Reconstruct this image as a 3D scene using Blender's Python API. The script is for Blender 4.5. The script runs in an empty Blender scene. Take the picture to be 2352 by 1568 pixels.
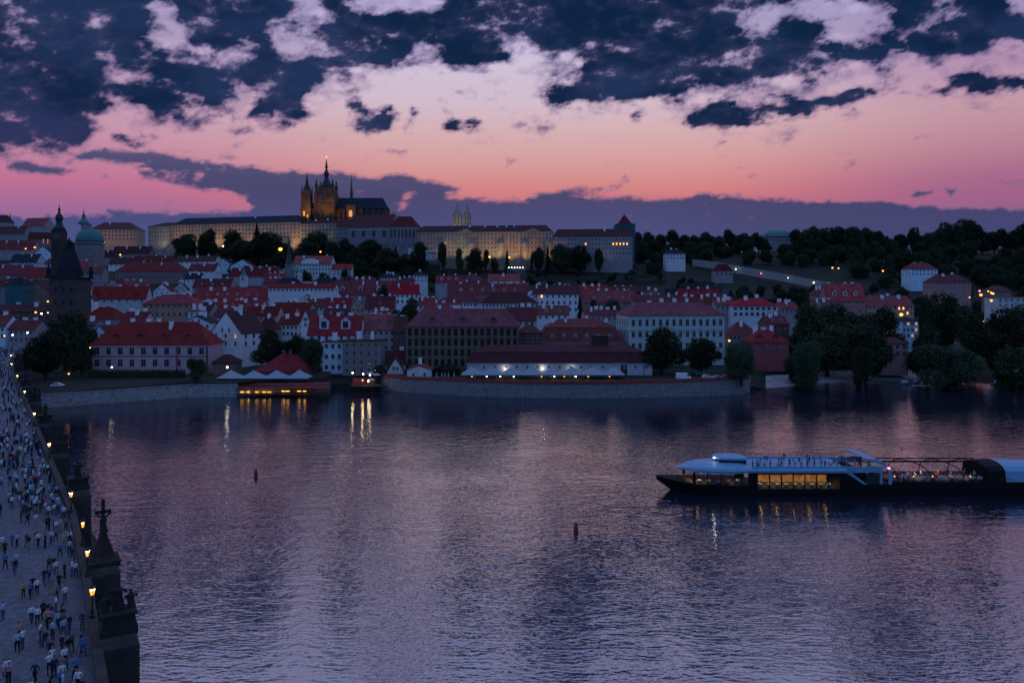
import bpy, bmesh, math, random
import numpy as np
from mathutils import Vector, Matrix
rnd = random.Random(7)
SC = bpy.context.scene
COL = SC.collection
R = math.radians

# ------------------------------------------------------------------ camera
F = 1760.0            # focal length in units of a 2352 px wide frame
CX, HY = 1176.0, 660.0  # principal column, horizon row
CH = 42.4             # camera height above the river
cam_d = bpy.data.cameras.new('camera')
cam = bpy.data.objects.new('camera', cam_d); COL.objects.link(cam)
cam.location = (0, 0, CH); cam.rotation_euler = (R(90), 0, 0)
cam_d.sensor_width = 36.0; cam_d.sensor_fit = 'HORIZONTAL'
cam_d.lens = 36.0 * F / 2352.0
cam_d.shift_y = -(784.0 - HY) / 2352.0
cam_d.clip_start = 0.5; cam_d.clip_end = 12000
SC.camera = cam

def at(px, py, Y):
    return Vector(((px - CX) / F * Y, Y, CH + (HY - py) / F * Y))
def wx(px, Y): return (px - CX) / F * Y
def wz(py, Y): return CH + (HY - py) / F * Y

def lin(r, g, b, a=1.0):
    f = lambda c: ((c / 255.0 + 0.055) / 1.055) ** 2.4 if c > 10 else c / 255.0 / 12.92
    return (f(r), f(g), f(b), a)

# ------------------------------------------------------------------ colour management
SC.view_settings.view_transform = 'Standard'
SC.view_settings.look = 'None'
SC.view_settings.exposure = 0.0
SC.view_settings.gamma = 1.0
SC.cycles.max_bounces = 5
SC.cycles.diffuse_bounces = 2
SC.cycles.glossy_bounces = 3
SC.cycles.transmission_bounces = 4
SC.cycles.transparent_max_bounces = 12
SC.cycles.sample_clamp_indirect = 4.0
SC.cycles.caustics_reflective = False
SC.cycles.caustics_refractive = False

# ------------------------------------------------------------------ sun: already under the cloud bank, a faint warm rest
sun_d = bpy.data.lights.new('sun', 'SUN'); sun_d.energy = 0.03; sun_d.angle = R(12)
sun_d.color = (1.0, 0.62, 0.5)
sun = bpy.data.objects.new('sun', sun_d); COL.objects.link(sun)
SUN_AZ, SUN_EL = R(8), R(4)       # azimuth from +Y towards +X
sv = Vector((math.sin(SUN_AZ) * math.cos(SUN_EL), math.cos(SUN_AZ) * math.cos(SUN_EL), math.sin(SUN_EL)))
sun.rotation_euler = sv.to_track_quat('Z', 'Y').to_euler()

# ------------------------------------------------------------------ world: dusk sky with clouds
# cloud outlines as (column, row) seen over the river; turned into azimuth and elevation below
DARK = [
 [(0,-40),(2352,-40),(2352,117),(2263,127),(2192,138),(2114,141),(2086,124),(2060,140),(2090,180),(2050,205),(2010,190),(1977,148),(1945,159),(1920,152),(1888,173),(1857,187),(1825,198),(1768,201),(1719,208),(1627,219),(1536,233),(1420,243),(1360,236),(1230,240),(1208,233),(1251,212),(1275,183),(1321,166),(1318,130),(1282,134),(1254,138),(1219,127),(1198,152),(1141,155),(1078,148),(1067,159),(1025,172),(960,180),(937,165),(909,141),(877,155),(829,166),(741,187),(690,198),(705,205),(727,229),(720,247),(712,275),(681,307),(663,293),(621,268),(600,300),(564,296),(494,282),(423,272),(339,272),(328,255),(300,268),(262,283),(225,285),(212,300),(197,328),(166,349),(70,335),(0,346)],
 [(2047,212),(2136,191),(2245,163),(2352,170),(2352,205),(2228,212),(2139,219),(2051,215)],
 [(1549,279),(1616,230),(1669,230),(1691,244),(1768,230),(1874,226),(1973,198),(2016,198),(2023,219),(1963,254),(1839,272),(1698,283),(1574,290)],
 [(764,226),(782,208),(813,210),(849,229),(863,254),(877,243),(902,243),(910,275),(902,300),(859,314),(820,317),(806,282),(796,254)],
 [(926,243),(965,243),(972,289),(940,282)],
 [(993,272),(1020,264),(1060,275),(1100,268),(1131,289),(1100,296),(1060,293),(1032,307),(1000,289)],
 [(1020,190),(1045,187),(1055,205),(1035,212),(1022,206)], [(856,192),(900,180),(925,198),(890,204)],
 [(1448,250),(1476,255),(1470,305),(1455,300)], [(1140,358),(1170,350),(1196,360),(1190,374),(1150,372)],
 [(437,289),(470,285),(478,303),(440,304)], [(395,307),(425,305),(430,322),(400,326)],
 [(240,312),(268,296),(300,303),(330,316),(370,325),(365,337),(300,332)],
 [(1128,236),(1148,232),(1152,246),(1130,250)], [(1370,250),(1395,244),(1400,268),(1380,262)],
]
GAPS = [
 [(353,11),(392,7),(409,35),(420,81),(388,95),(406,116),(374,123),(353,88),(317,81),(296,53),(328,53),(363,60),(342,28)],
 [(420,114),(500,118),(504,132),(440,134)], [(526,88),(547,92),(572,141),(550,138),(530,113)],
 [(600,78),(640,64),(680,78),(745,78),(740,100),(690,130),(665,144),(648,138),(650,113),(617,95)],
 [(645,-40),(725,-40),(750,42),(735,48),(690,25),(670,32)], [(504,39),(540,56),(528,71),(515,57)],
 [(224,130),(245,125),(262,155),(284,180),(275,189),(240,165)], [(284,145),(310,148),(352,162),(352,190),(328,202),(312,180)],
 [(152,16),(175,22),(182,42),(162,37)], [(9,65),(40,68),(72,86),(55,90),(15,80)], [(90,123),(106,118),(114,157),(100,152)],
 [(395,183),(420,185),(423,202),(400,200)], [(430,216),(455,213),(494,250),(480,260),(440,234)],
 [(520,200),(540,178),(560,198),(597,198),(602,225),(577,245),(592,262),(580,270),(560,257),(545,264),(533,250),(548,235),(538,215)],
 [(205,228),(240,238),(325,230),(332,250),(310,264),(290,257),(255,264),(232,247)],
 [(210,290),(225,278),(264,281),(264,312),(240,327),(213,332)],
 [(810,-40),(1015,-40),(1000,10),(880,15),(820,12)], [(843,83),(872,100),(869,120),(850,112)],
 [(944,113),(975,108),(1010,125),(1023,155),(985,160),(945,155)], [(1150,125),(1172,95),(1196,92),(1205,112),(1190,130),(1160,132)], [(1206,100),(1222,104),(1216,132),(1204,134)],
 [(1716,46),(1761,20),(1839,8),(1927,4),(2051,16),(2042,48),(1993,73),(1979,95),(1920,84),(1890,88),(1902,53),(1828,39),(1804,70),(1716,80)],
 [(2024,88),(2062,82),(2068,127),(2040,132)], [(2171,-40),(2200,-40),(2195,30),(2150,55),(2105,72),(2072,92),(2068,76),(2125,42),(2160,20)],
 [(2294,-40),(2352,-40),(2352,28),(2326,48),(2308,36)],
 [(1880,100),(1912,95),(1930,118),(1905,128)], [(1960,150),(1995,118),(2002,150),(1985,185),(1960,178)], [(2040,150),(2100,160),(2060,192),(2040,185)],
 [(1628,165),(1645,160),(1648,185),(1632,190)],
]
BANK = [
 [(-200,488),(0,490),(106,497),(240,492),(268,488),(247,477),(300,478),(353,485),(423,488),(494,488),(578,484),(602,479),(578,462),(582,455),(511,441),(459,437),(388,423),(353,420),(296,406),(296,388),(353,383),(370,377),(459,377),(547,381),(582,384),(614,391),(698,391),(830,402),(919,404),(944,413),(1007,423),(1064,437),(1043,446),(1007,455),(1057,458),(1148,460),(1194,462),(1219,455),(1152,447),(1219,443),(1290,440),(1342,431),(1448,427),(1395,437),(1307,452),(1378,452),(1448,455),(1521,456),(1609,447),(1768,454),(2051,463),(2086,473),(2352,477),(2552,480),(2552,700),(-200,700)],
 [(140,355),(210,343),(330,345),(430,362),(520,370),(500,378),(440,375),(350,382),(260,373),(180,368)],
 [(5,372),(50,369),(90,375),(172,389),(140,399),(60,396),(20,384)], [(215,405),(240,403),(256,412),(230,416)],
 [(2079,450),(2110,437),(2148,434),(2148,451),(2090,456)], [(2176,434),(2203,430),(2206,449),(2182,450)], [(2286,417),(2352,416),(2352,427),(2300,426)],
]
BANKGAPS = [[(421,399),(450,395),(475,402),(440,408)], [(915,442),(944,441),(944,452),(920,452)], [(903,468),(946,466),(950,476),(912,478)], [(318,392),(340,390),(345,398),(325,400)],
 [(360,400),(400,396),(405,404),(370,408)]]

def raster(polys, PX, PY):
    out = np.zeros(PX.shape, bool)
    for p in polys:
        ins = np.zeros(PX.shape, bool); n = len(p)
        for i in range(n):
            x0, y0 = p[i]; x1, y1 = p[(i + 1) % n]
            if y0 == y1: continue
            c = ((PY >= min(y0, y1)) & (PY < max(y0, y1)))
            xi = x0 + (PY - y0) * (x1 - x0) / (y1 - y0)
            ins ^= c & (PX < xi)
        out |= ins
    return out

world = bpy.data.worlds.new('World'); world.use_nodes = True
nt = world.node_tree; nt.nodes.clear()
def N(t, **kw):
    n = nt.nodes.new(t)
    for k, v in kw.items(): setattr(n, k, v)
    return n
def L(a, b): nt.links.new(a, b)
def M(op, a, b=None, c=None, clamp=False):
    n = N('ShaderNodeMath', operation=op, use_clamp=clamp)
    for i, v in enumerate((a, b, c)):
        if v is None: continue
        if isinstance(v, (int, float)): n.inputs[i].default_value = v
        else: L(v, n.inputs[i])
    return n.outputs[0]
def SMOOTH(v, a, b):
    n = N('ShaderNodeMapRange', interpolation_type='SMOOTHSTEP')
    L(v, n.inputs['Value']); n.inputs['From Min'].default_value = a; n.inputs['From Max'].default_value = b
    return n.outputs['Result']
def LINR(v, a, b):
    n = N('ShaderNodeMapRange'); n.clamp = True
    L(v, n.inputs['Value']); n.inputs['From Min'].default_value = a; n.inputs['From Max'].default_value = b
    return n.outputs['Result']
def MIXC(f, a, b, mode='MIX'):
    n = N('ShaderNodeMix', data_type='RGBA', blend_type=mode)
    for s, v in ((n.inputs[0], f), (n.inputs[6], a), (n.inputs[7], b)):
        if isinstance(v, (int, float)): s.default_value = v
        elif isinstance(v, tuple): s.default_value = v
        else: L(v, s)
    return n.outputs[2]
def RAMP(v, stops, interp='LINEAR'):
    n = N('ShaderNodeValToRGB'); cr = n.color_ramp; cr.interpolation = interp
    while len(cr.elements) > 1: cr.elements.remove(cr.elements[-1])
    cr.elements[0].position = stops[0][0]; cr.elements[0].color = stops[0][1]
    for p, c in stops[1:]:
        e = cr.elements.new(p); e.color = c
    L(v, n.inputs[0]); return n.outputs[0]

tc = N('ShaderNodeTexCoord').outputs['Generated']
sep = N('ShaderNodeSeparateXYZ'); L(tc, sep.inputs[0])
X_, Y_, Z_ = sep.outputs
az_r = M('ARCTAN2', X_, Y_)
el_r = M('ARCSINE', Z_)
def NOISE(scale, detail, rough, sx=1, sy=1, sz=1, off=0.0, distort=0.0):
    mp = N('ShaderNodeMapping'); L(tc, mp.inputs[0]); mp.inputs['Scale'].default_value = (sx, sy, sz); mp.inputs['Location'].default_value = (off, off * .7, off * 1.3)
    n = N('ShaderNodeTexNoise'); L(mp.outputs[0], n.inputs['Vector']); n.inputs['Scale'].default_value = scale
    n.inputs['Detail'].default_value = detail; n.inputs['Roughness'].default_value = rough; n.inputs['Distortion'].default_value = distort
    return n
absaz = M('ABSOLUTE', az_r)
# clear sky colour by elevation, for the left, the middle and the right of the sunset
def elp(row): return max(0.0, min(1.0, math.degrees(math.atan((HY - row) / F)) / 60.0))
te = M('DIVIDE', el_r, R(60), clamp=True)
left = RAMP(te, [(elp(r), lin(*c)) for r, c in ((640,(92,92,150)),(500,(160,106,150)),(450,(190,112,148)),(400,(194,130,158)),(340,(198,148,170)),(250,(200,166,190)),(130,(198,178,208)),(0,(186,174,214)),(-400,(152,168,222)),(-1500,(126,160,224)))])
midc = RAMP(te, [(elp(r), lin(*c)) for r, c in ((640,(150,95,130)),(470,(208,116,126)),(430,(212,134,134)),(370,(214,158,158)),(300,(212,176,181)),(230,(210,188,204)),(150,(208,192,216)),(0,(192,182,220)),(-400,(154,168,222)),(-1500,(126,160,224)))])
right = RAMP(te, [(elp(r), lin(*c)) for r, c in ((640,(120,90,140)),(480,(160,98,138)),(440,(168,106,140)),(380,(186,132,150)),(300,(196,154,168)),(200,(182,146,178)),(50,(182,172,214)),(0,(178,170,214)),(-400,(150,168,222)),(-1500,(126,160,224)))])
clear = MIXC(SMOOTH(az_r, R(-30), R(-6)), left, midc)
clear = MIXC(SMOOTH(az_r, R(12), R(33)), clear, right)
# away from the sunset the dome turns to blue-hour blue
east = RAMP(te, [(0.0, lin(98,134,200)), (0.25, lin(104,156,226)), (0.7, lin(118,160,226)), (1.0, lin(126,160,224))])
clear = MIXC(SMOOTH(absaz, R(45), R(115)), clear, east)
# below the horizon: dark ground tone
sky = MIXC(SMOOTH(el_r, R(-1.0), R(-0.2)), lin(30,34,60), clear)
nish = N('ShaderNodeTexSky', sky_type='NISHITA'); nish.sun_disc = False
nish.sun_elevation = SUN_EL; nish.sun_rotation = SUN_AZ; nish.altitude = 200
bg1 = N('ShaderNodeBackground'); L(sky, bg1.inputs[0]); bg1.inputs[1].default_value = 1.0
bg2 = N('ShaderNodeBackground'); L(nish.outputs[0], bg2.inputs[0]); bg2.inputs[1].default_value = 0.00006
addsh = N('ShaderNodeAddShader'); L(bg1.outputs[0], addsh.inputs[0]); L(bg2.outputs[0], addsh.inputs[1])
wo = N('ShaderNodeOutputWorld'); L(addsh.outputs[0], wo.inputs[0])
world.cycles.sampling_method = 'NONE'
SC.world = world

# ------------------------------------------------------------------ clouds: one high layer, a dome 7 km out
def vnoise(u, v, seed, octaves=5, rough=0.55):
    out = np.zeros(u.shape); amp, tot = 1.0, 0.0
    g = np.random.RandomState(seed)
    for o in range(octaves):
        tab = g.rand(256, 256)
        iu, iv = np.floor(u).astype(int), np.floor(v).astype(int)
        fu, fv = u - iu, v - iv
        fu = fu * fu * (3 - 2 * fu); fv = fv * fv * (3 - 2 * fv)
        a = tab[iv % 256, iu % 256]; b = tab[iv % 256, (iu + 1) % 256]
        c = tab[(iv + 1) % 256, iu % 256]; d = tab[(iv + 1) % 256, (iu + 1) % 256]
        out += amp * ((a * (1 - fu) + b * fu) * (1 - fv) + (c * (1 - fu) + d * fu) * fv)
        tot += amp; amp *= rough; u = u * 2.03 + 17.3; v = v * 2.03 + 5.7
    return out / tot
D2 = math.degrees
az_l = np.concatenate([np.arange(-180, -36, 3.0), np.arange(-36, 36, 0.2), np.arange(36, 180.1, 3.0)])
el_l = np.concatenate([np.arange(-1.5, 2.5, 1.0), np.arange(2.5, 22, 0.16), np.arange(22, 40, 1.5), np.arange(40, 90, 5.0)])
AZG, ELG = np.meshgrid(np.radians(az_l), np.radians(el_l))
PXG = CX + F * np.tan(np.clip(AZG, R(-36), R(36)))
PYG = HY - F * np.tan(np.minimum(ELG, R(40))) / np.cos(np.clip(AZG, R(-36), R(36)))
wu = (vnoise(PXG / 60, PYG / 40, 3, 5) - 0.5); wv = (vnoise(PXG / 60, PYG / 40, 4, 5) - 0.5)
def soft(polys, gaps, ax, ay, off):
    acc = np.zeros(PXG.shape); k = 0
    for ox in off:
        for oy in off:
            qx = np.clip(PXG + wu * ax + ox, 1, 2351); qy = np.maximum(PYG + wv * ay + oy, -30)
            acc += raster(polys, qx, qy) & ~raster(gaps, qx, qy); k += 1
    return acc / k
cov_d = np.maximum(soft(DARK[:1], GAPS, 70, 50, (-26, -15, -5, 5, 15, 26)), soft(DARK[1:], [], 64, 46, (-14, -5, 5, 14)))
veil = soft(DARK, [], 150, 110, (-60, -36, -12, 12, 36, 60))
cov_b = soft(BANK, BANKGAPS, 100, 20, (-8, -3, 3, 8))
sm = lambda x, a, b: (lambda t: t * t * (3 - 2 * t))(np.clip((x - a) / (b - a), 0, 1))
ins_a = 1 - sm(np.abs(AZG), R(33.5), R(44))
ins = ins_a * (1 - sm(ELG, R(19.5), R(27)))
bn = vnoise(AZG * 6 + 40, ELG * 9 + 11, 9, 5)
out_c = 0.7 * sm(bn, 0.53, 0.68) * sm(ELG, R(5), R(14))
veil = veil * ins + out_c * (1 - ins); cov_d = cov_d * ins + out_c * (1 - ins)
cov_b = cov_b * ins_a + (1 - sm(ELG, R(4), R(9))) * (1 - ins_a)
fine = vnoise((PXG + 0.6 * PYG) / 62 + 9, (PYG - 0.12 * PXG) / 30 + 3, 11, 6, 0.60)
RD = 7000.0
me = bpy.data.meshes.new('clouds')
vx = np.stack([np.sin(AZG) * np.cos(ELG) * RD, np.cos(AZG) * np.cos(ELG) * RD, np.sin(ELG) * RD + CH], -1).reshape(-1, 3)
nr_, nc_ = AZG.shape
idx = np.arange(nr_ * nc_).reshape(nr_, nc_)
quads = np.stack([idx[:-1, :-1], idx[:-1, 1:], idx[1:, 1:], idx[1:, :-1]], -1).reshape(-1, 4)
def mesh_np(me, v, q):
    me.vertices.add(len(v)); me.vertices.foreach_set('co', v.astype(np.float32).ravel())
    n = q.shape[1]
    me.loops.add(len(q) * n); me.loops.foreach_set('vertex_index', q.astype(np.int32).ravel())
    me.polygons.add(len(q)); me.polygons.foreach_set('loop_start', np.arange(0, len(q) * n, n, dtype=np.int32))
    me.polygons.foreach_set('loop_total', np.full(len(q), n, dtype=np.int32))
    me.update(calc_edges=True)
mesh_np(me, vx, quads)
me.polygons.foreach_set('use_smooth', np.ones(len(quads), bool))
for nm, arr in (('cover', cov_d), ('bank', cov_b), ('wisp', fine), ('veil', veil)):
    at_ = me.attributes.new(nm, 'FLOAT', 'POINT'); at_.data.foreach_set('value', arr.astype(np.float32).ravel())
clouds = bpy.data.objects.new('clouds', me); COL.objects.link(clouds); clouds['kind'] = 'stuff'
clouds['label'] = 'broken dark dusk clouds over a grey bank on the horizon'; clouds['category'] = 'clouds'
cm = bpy.data.materials.new('cloud_layer'); cm.use_nodes = True; cm.cycles.emission_sampling = 'NONE'
nt = cm.node_tree; nt.nodes.clear()
geo = N('ShaderNodeNewGeometry'); vm = N('ShaderNodeVectorMath', operation='SUBTRACT'); L(geo.outputs['Position'], vm.inputs[0]); vm.inputs[1].default_value = (0, 0, CH)
vn = N('ShaderNodeVectorMath', operation='SCALE'); L(vm.outputs[0], vn.inputs[0]); vn.inputs['Scale'].default_value = 1.0 / RD
tc = vn.outputs[0]
sep = N('ShaderNodeSeparateXYZ'); L(tc, sep.inputs[0]); X_, Y_, Z_ = sep.outputs
az_r = M('ARCTAN2', X_, Y_); el_r = M('ARCSINE', Z_); absaz = M('ABSOLUTE', az_r); te = M('DIVIDE', el_r, R(60), clamp=True)
A = lambda nm: N('ShaderNodeAttribute', attribute_name=nm).outputs['Fac']
n1 = NOISE(48, 5, 0.6, 1, 1, 1.5, 1.7); n4 = NOISE(120, 4, 0.62, 1, 1, 1.4, 4.4); n2 = NOISE(7, 3, 0.55, 1, 1, 2.2, 5.0); n3 = NOISE(30, 4, 0.6, 1, 1, 4.0, 2.2)
jit = M('ADD', M('MULTIPLY', M('SUBTRACT', A('wisp'), 0.5), 1.9), M('ADD', M('MULTIPLY', M('SUBTRACT', n1.outputs[0], 0.5), 1.0), M('MULTIPLY', M('SUBTRACT', n4.outputs[0], 0.5), 0.5)))
dv = M('ADD', M('MULTIPLY', A('cover'), 1.33), jit)
dens = SMOOTH(dv, 0.26, 1.14)
densB = SMOOTH(M('ADD', A('bank'), M('ADD', M('MULTIPLY', M('SUBTRACT', n3.outputs[0], 0.5), 0.8), M('MULTIPLY', M('SUBTRACT', n4.outputs[0], 0.5), 0.5))), 0.16, 0.92)
dk = MIXC(SMOOTH(M('ADD', n2.outputs[0], M('MULTIPLY', SMOOTH(az_r, R(-4), R(-26)), 0.13)), 0.44, 0.68), lin(6,33,66), lin(28,48,86))
dk = MIXC(M('MULTIPLY', SMOOTH(M('ADD', M('MULTIPLY', A('wisp'), 0.6), M('MULTIPLY', n1.outputs[0], 0.4)), 0.58, 0.36), 0.34), dk, lin(72,72,114))
dk = MIXC(SMOOTH(dv, 0.55, 1.15), lin(92,82,130), dk)
dk = MIXC(M('MULTIPLY', M('SUBTRACT', 1.0, SMOOTH(el_r, R(8.5), R(13))), 0.55), dk, lin(54,54,98))
dk = MIXC(SMOOTH(absaz, R(60), R(130)), dk, lin(70,88,140))
bankc = RAMP(te, [(elp(r), lin(*c)) for r, c in ((640,(78,84,138)),(540,(70,78,130)),(500,(66,74,120)),(450,(66,70,110)),(400,(72,74,114)),(340,(96,88,128)))])
bankc = MIXC(M('MULTIPLY', SMOOTH(az_r, R(5), R(25)), 0.6), bankc, lin(60,64,102))
vl = M('MULTIPLY', SMOOTH(M('ADD', A('veil'), M('MULTIPLY', jit, 0.9)), 0.20, 0.95), 0.46)
vcol = MIXC(SMOOTH(el_r, R(10), R(18)), lin(150,112,150), lin(128,118,166))
ccol = MIXC(densB, vcol, bankc)
ccol = MIXC(dens, ccol, dk)
alpha = M('SUBTRACT', 1.0, M('MULTIPLY', M('MULTIPLY', M('SUBTRACT', 1.0, vl), M('SUBTRACT', 1.0, M('MULTIPLY', densB, 0.97))), M('SUBTRACT', 1.0, M('MULTIPLY', dens, 0.99))))
em = N('ShaderNodeEmission'); L(ccol, em.inputs[0]); tr = N('ShaderNodeBsdfTransparent')
mx = N('ShaderNodeMixShader'); L(alpha, mx.inputs[0]); L(tr.outputs[0], mx.inputs[1]); L(em.outputs[0], mx.inputs[2])
mo = N('ShaderNodeOutputMaterial'); L(mx.outputs[0], mo.inputs[0])
me.materials.append(cm)
# ------------------------------------------------------------------ materials
def mat(name, col, rough=0.8, var=0.25, scale=0.6, bump=0.0, bscale=8.0, metal=0.0, spec=0.3, emit=None, estr=0.0, sx=1, sy=1, sz=1, col2=None, ovar=0.0):
    m = bpy.data.materials.new(name); m.use_nodes = True
    t = m.node_tree; b = t.nodes['Principled BSDF']
    b.inputs['Roughness'].default_value = rough; b.inputs['Metallic'].default_value = metal
    b.inputs['Specular IOR Level'].default_value = spec
    c = tuple(col[:3]) + (1,)
    b.inputs['Base Color'].default_value = c
    if var or col2:
        tcn = t.nodes.new('ShaderNodeTexCoord'); mp = t.nodes.new('ShaderNodeMapping'); t.links.new(tcn.outputs['Object'], mp.inputs[0])
        mp.inputs['Scale'].default_value = (sx, sy, sz)
        n = t.nodes.new('ShaderNodeTexNoise'); n.inputs['Scale'].default_value = scale; n.inputs['Detail'].default_value = 6; n.inputs['Roughness'].default_value = 0.65
        t.links.new(mp.outputs[0], n.inputs['Vector'])
        r = t.nodes.new('ShaderNodeValToRGB'); r.color_ramp.elements[0].position = 0.3; r.color_ramp.elements[1].position = 0.72
        k = 1 - var
        r.color_ramp.elements[0].color = (c[0]*k, c[1]*k, c[2]*k, 1)
        r.color_ramp.elements[1].color = (tuple(col2[:3]) + (1,)) if col2 else tuple(min(1, x*(1+var)) for x in c[:3]) + (1,)
        t.links.new(n.outputs[0], r.inputs[0]); t.links.new(r.outputs[0], b.inputs['Base Color'])
        if ovar:
            oi = t.nodes.new('ShaderNodeObjectInfo'); hs = t.nodes.new('ShaderNodeHueSaturation')
            for nm, lo, hi in (('Value', 1 - ovar, 1 + ovar), ('Saturation', 0.85, 1.12), ('Hue', 0.493, 0.512)):
                wn = t.nodes.new('ShaderNodeTexWhiteNoise'); wn.noise_dimensions = '2D'; cx_ = t.nodes.new('ShaderNodeCombineXYZ'); t.links.new(oi.outputs['Random'], cx_.inputs[0]); cx_.inputs[1].default_value = len(nm) * 1.7
                t.links.new(cx_.outputs[0], wn.inputs['Vector'])
                mr = t.nodes.new('ShaderNodeMapRange'); t.links.new(wn.outputs[0], mr.inputs[0]); mr.inputs[3].default_value = lo; mr.inputs[4].default_value = hi; t.links.new(mr.outputs[0], hs.inputs[nm])
            t.links.new(r.outputs[0], hs.inputs['Color']); t.links.new(hs.outputs[0], b.inputs['Base Color'])
        if bump:
            n2 = t.nodes.new('ShaderNodeTexNoise'); n2.inputs['Scale'].default_value = bscale; n2.inputs['Detail'].default_value = 4
            t.links.new(mp.outputs[0], n2.inputs['Vector'])
            bp = t.nodes.new('ShaderNodeBump'); bp.inputs['Strength'].default_value = bump; bp.inputs['Distance'].default_value = 0.1
            t.links.new(n2.outputs[0], bp.inputs['Height']); t.links.new(bp.outputs[0], b.inputs['Normal'])
    if emit:
        b.inputs['Emission Color'].default_value = tuple(emit[:3]) + (1,); b.inputs['Emission Strength'].default_value = estr
    return m
def rooftile(name, col):
    m = mat(name, col, 0.75, 0.45, 0.35, spec=0.25, ovar=0.42)
    t = m.node_tree; b = t.nodes['Principled BSDF']
    tcn = t.nodes.new('ShaderNodeTexCoord')
    w = t.nodes.new('ShaderNodeTexWave'); w.wave_type = 'BANDS'; w.bands_direction = 'Z'; w.inputs['Scale'].default_value = 1.1; w.inputs['Distortion'].default_value = 1.2; w.inputs['Detail'].default_value = 2
    t.links.new(tcn.outputs['Object'], w.inputs['Vector'])
    bp = t.nodes.new('ShaderNodeBump'); bp.inputs['Strength'].default_value = 0.5; bp.inputs['Distance'].default_value = 0.10
    t.links.new(w.outputs['Fac'], bp.inputs['Height']); t.links.new(bp.outputs[0], b.inputs['Normal'])
    return m
MT = {}
def defm(k, *a, **kw): MT[k] = mat(k, *a, **kw)
defm('plaster_white', (0.58, 0.60, 0.62), 0.9, 0.14, 0.25, ovar=0.25)
defm('plaster_cream', (0.44, 0.36, 0.27), 0.9, 0.16, 0.25, ovar=0.25)
defm('plaster_grey', (0.20, 0.20, 0.21), 0.9, 0.2, 0.25, ovar=0.25)
defm('plaster_lilac', (0.29, 0.26, 0.28), 0.9, 0.18, 0.25, ovar=0.25)
defm('plaster_pink', (0.32, 0.18, 0.175), 0.9, 0.16, 0.25, ovar=0.25)
defm('plaster_ochre', (0.19, 0.14, 0.085), 0.9, 0.2, 0.25, ovar=0.25)
defm('plaster_green', (0.36, 0.44, 0.41), 0.9, 0.14, 0.25, ovar=0.25)
defm('plaster_orange', (0.38, 0.20, 0.14), 0.9, 0.18, 0.25, ovar=0.25)
defm('plaster_brown', (0.14, 0.09, 0.07), 0.9, 0.2, 0.25, ovar=0.25)
defm('plaster_blue', (0.44, 0.58, 0.66), 0.9, 0.14, 0.25, ovar=0.25)
defm('plaster_rose', (0.48, 0.31, 0.35), 0.9, 0.16, 0.25)
defm('plaster_red', (0.26, 0.07, 0.08), 0.9, 0.16, 0.25, ovar=0.25)
defm('stone_dark', (0.05, 0.044, 0.040), 0.92, 0.45, 0.5, bump=0.6, bscale=3)
defm('stone_black', (0.025, 0.024, 0.022), 0.9, 0.4, 0.6, bump=0.5, bscale=4)
defm('stone_tower', (0.070, 0.058, 0.058), 0.92, 0.4, 0.3, bump=0.6, bscale=2)
defm('saloon_panel', (0.22, 0.12, 0.06), 0.7, 0.6, 1.6, col2=(0.45, 0.3, 0.16))
defm('stone_pale', (0.29, 0.275, 0.27), 0.92, 0.5, 0.7, sz=2.5, bump=0.6, bscale=2.5)
defm('stone_wall', (0.19, 0.185, 0.19), 0.95, 0.6, 0.9, bump=1.0, bscale=2.0, sz=2.5)
defm('stone_castle', (0.30, 0.25, 0.20), 0.9, 0.3, 0.12, bump=0.4, bscale=1.0)
defm('stone_cathedral', (0.115, 0.075, 0.05), 0.9, 0.45, 0.15, bump=0.6, bscale=0.8)
defm('brick_red', (0.26, 0.055, 0.045), 0.9, 0.3, 0.5)
MT['tile_red'] = rooftile('tile_red', (0.185, 0.017, 0.022))
MT['tile_bright'] = rooftile('tile_bright', (0.25, 0.022, 0.030))
MT['tile_dark'] = rooftile('tile_dark', (0.085, 0.014, 0.020))
MT['tile_rose'] = rooftile('tile_rose', (0.19, 0.030, 0.040))
defm('slate', (0.016, 0.021, 0.030), 0.8, 0.35, 0.3, spec=0.15)
defm('slate_blue', (0.018, 0.026, 0.042), 0.8, 0.35, 0.2, spec=0.15)
defm('copper', (0.05, 0.19, 0.17), 0.6, 0.25, 0.4)
defm('copper_dark', (0.022, 0.048, 0.046), 0.6, 0.35, 0.4)
defm('scaffold_net', (0.040, 0.12, 0.13), 0.9, 0.3, 0.3)
defm('glass_dark', (0.012, 0.014, 0.018), 0.12, 0.0, spec=0.5)
defm('frame_white', (0.40, 0.40, 0.40), 0.6, 0.0)
defm('frame_brown', (0.10, 0.07, 0.05), 0.6, 0.0)
defm('iron', (0.012, 0.013, 0.013), 0.5, 0.2, 3.0, spec=0.4)
defm('chimney_plaster', (0.74, 0.77, 0.80), 0.9, 0.15, 1.0)
defm('bark', (0.045, 0.032, 0.022), 0.95, 0.3, 2.0)
defm('grass_ground', (0.014, 0.021, 0.013), 0.95, 0.5, 0.06, col2=(0.028, 0.034, 0.022))
defm('sand', (0.32, 0.29, 0.28), 0.95, 0.3, 0.2, bump=0.4, bscale=2)
defm('paving', (0.125, 0.125, 0.145), 0.85, 0.5, 1.6, bump=0.6, bscale=6)
defm('cloth_white', (0.30, 0.33, 0.37), 0.85, 0.08, 1.0)
defm('wood_dark', (0.05, 0.032, 0.022), 0.8, 0.3, 2.0)
defm('paint_white', (0.75, 0.76, 0.78), 0.4, 0.05, 1.0)
defm('paint_blue', (0.10, 0.24, 0.40), 0.4, 0.1, 1.0)
defm('paint_black', (0.006, 0.006, 0.007), 0.6, 0.1, 1.0, spec=0.12)
defm('paint_red', (0.45, 0.02, 0.03), 0.45, 0.1, 1.0)
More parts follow.
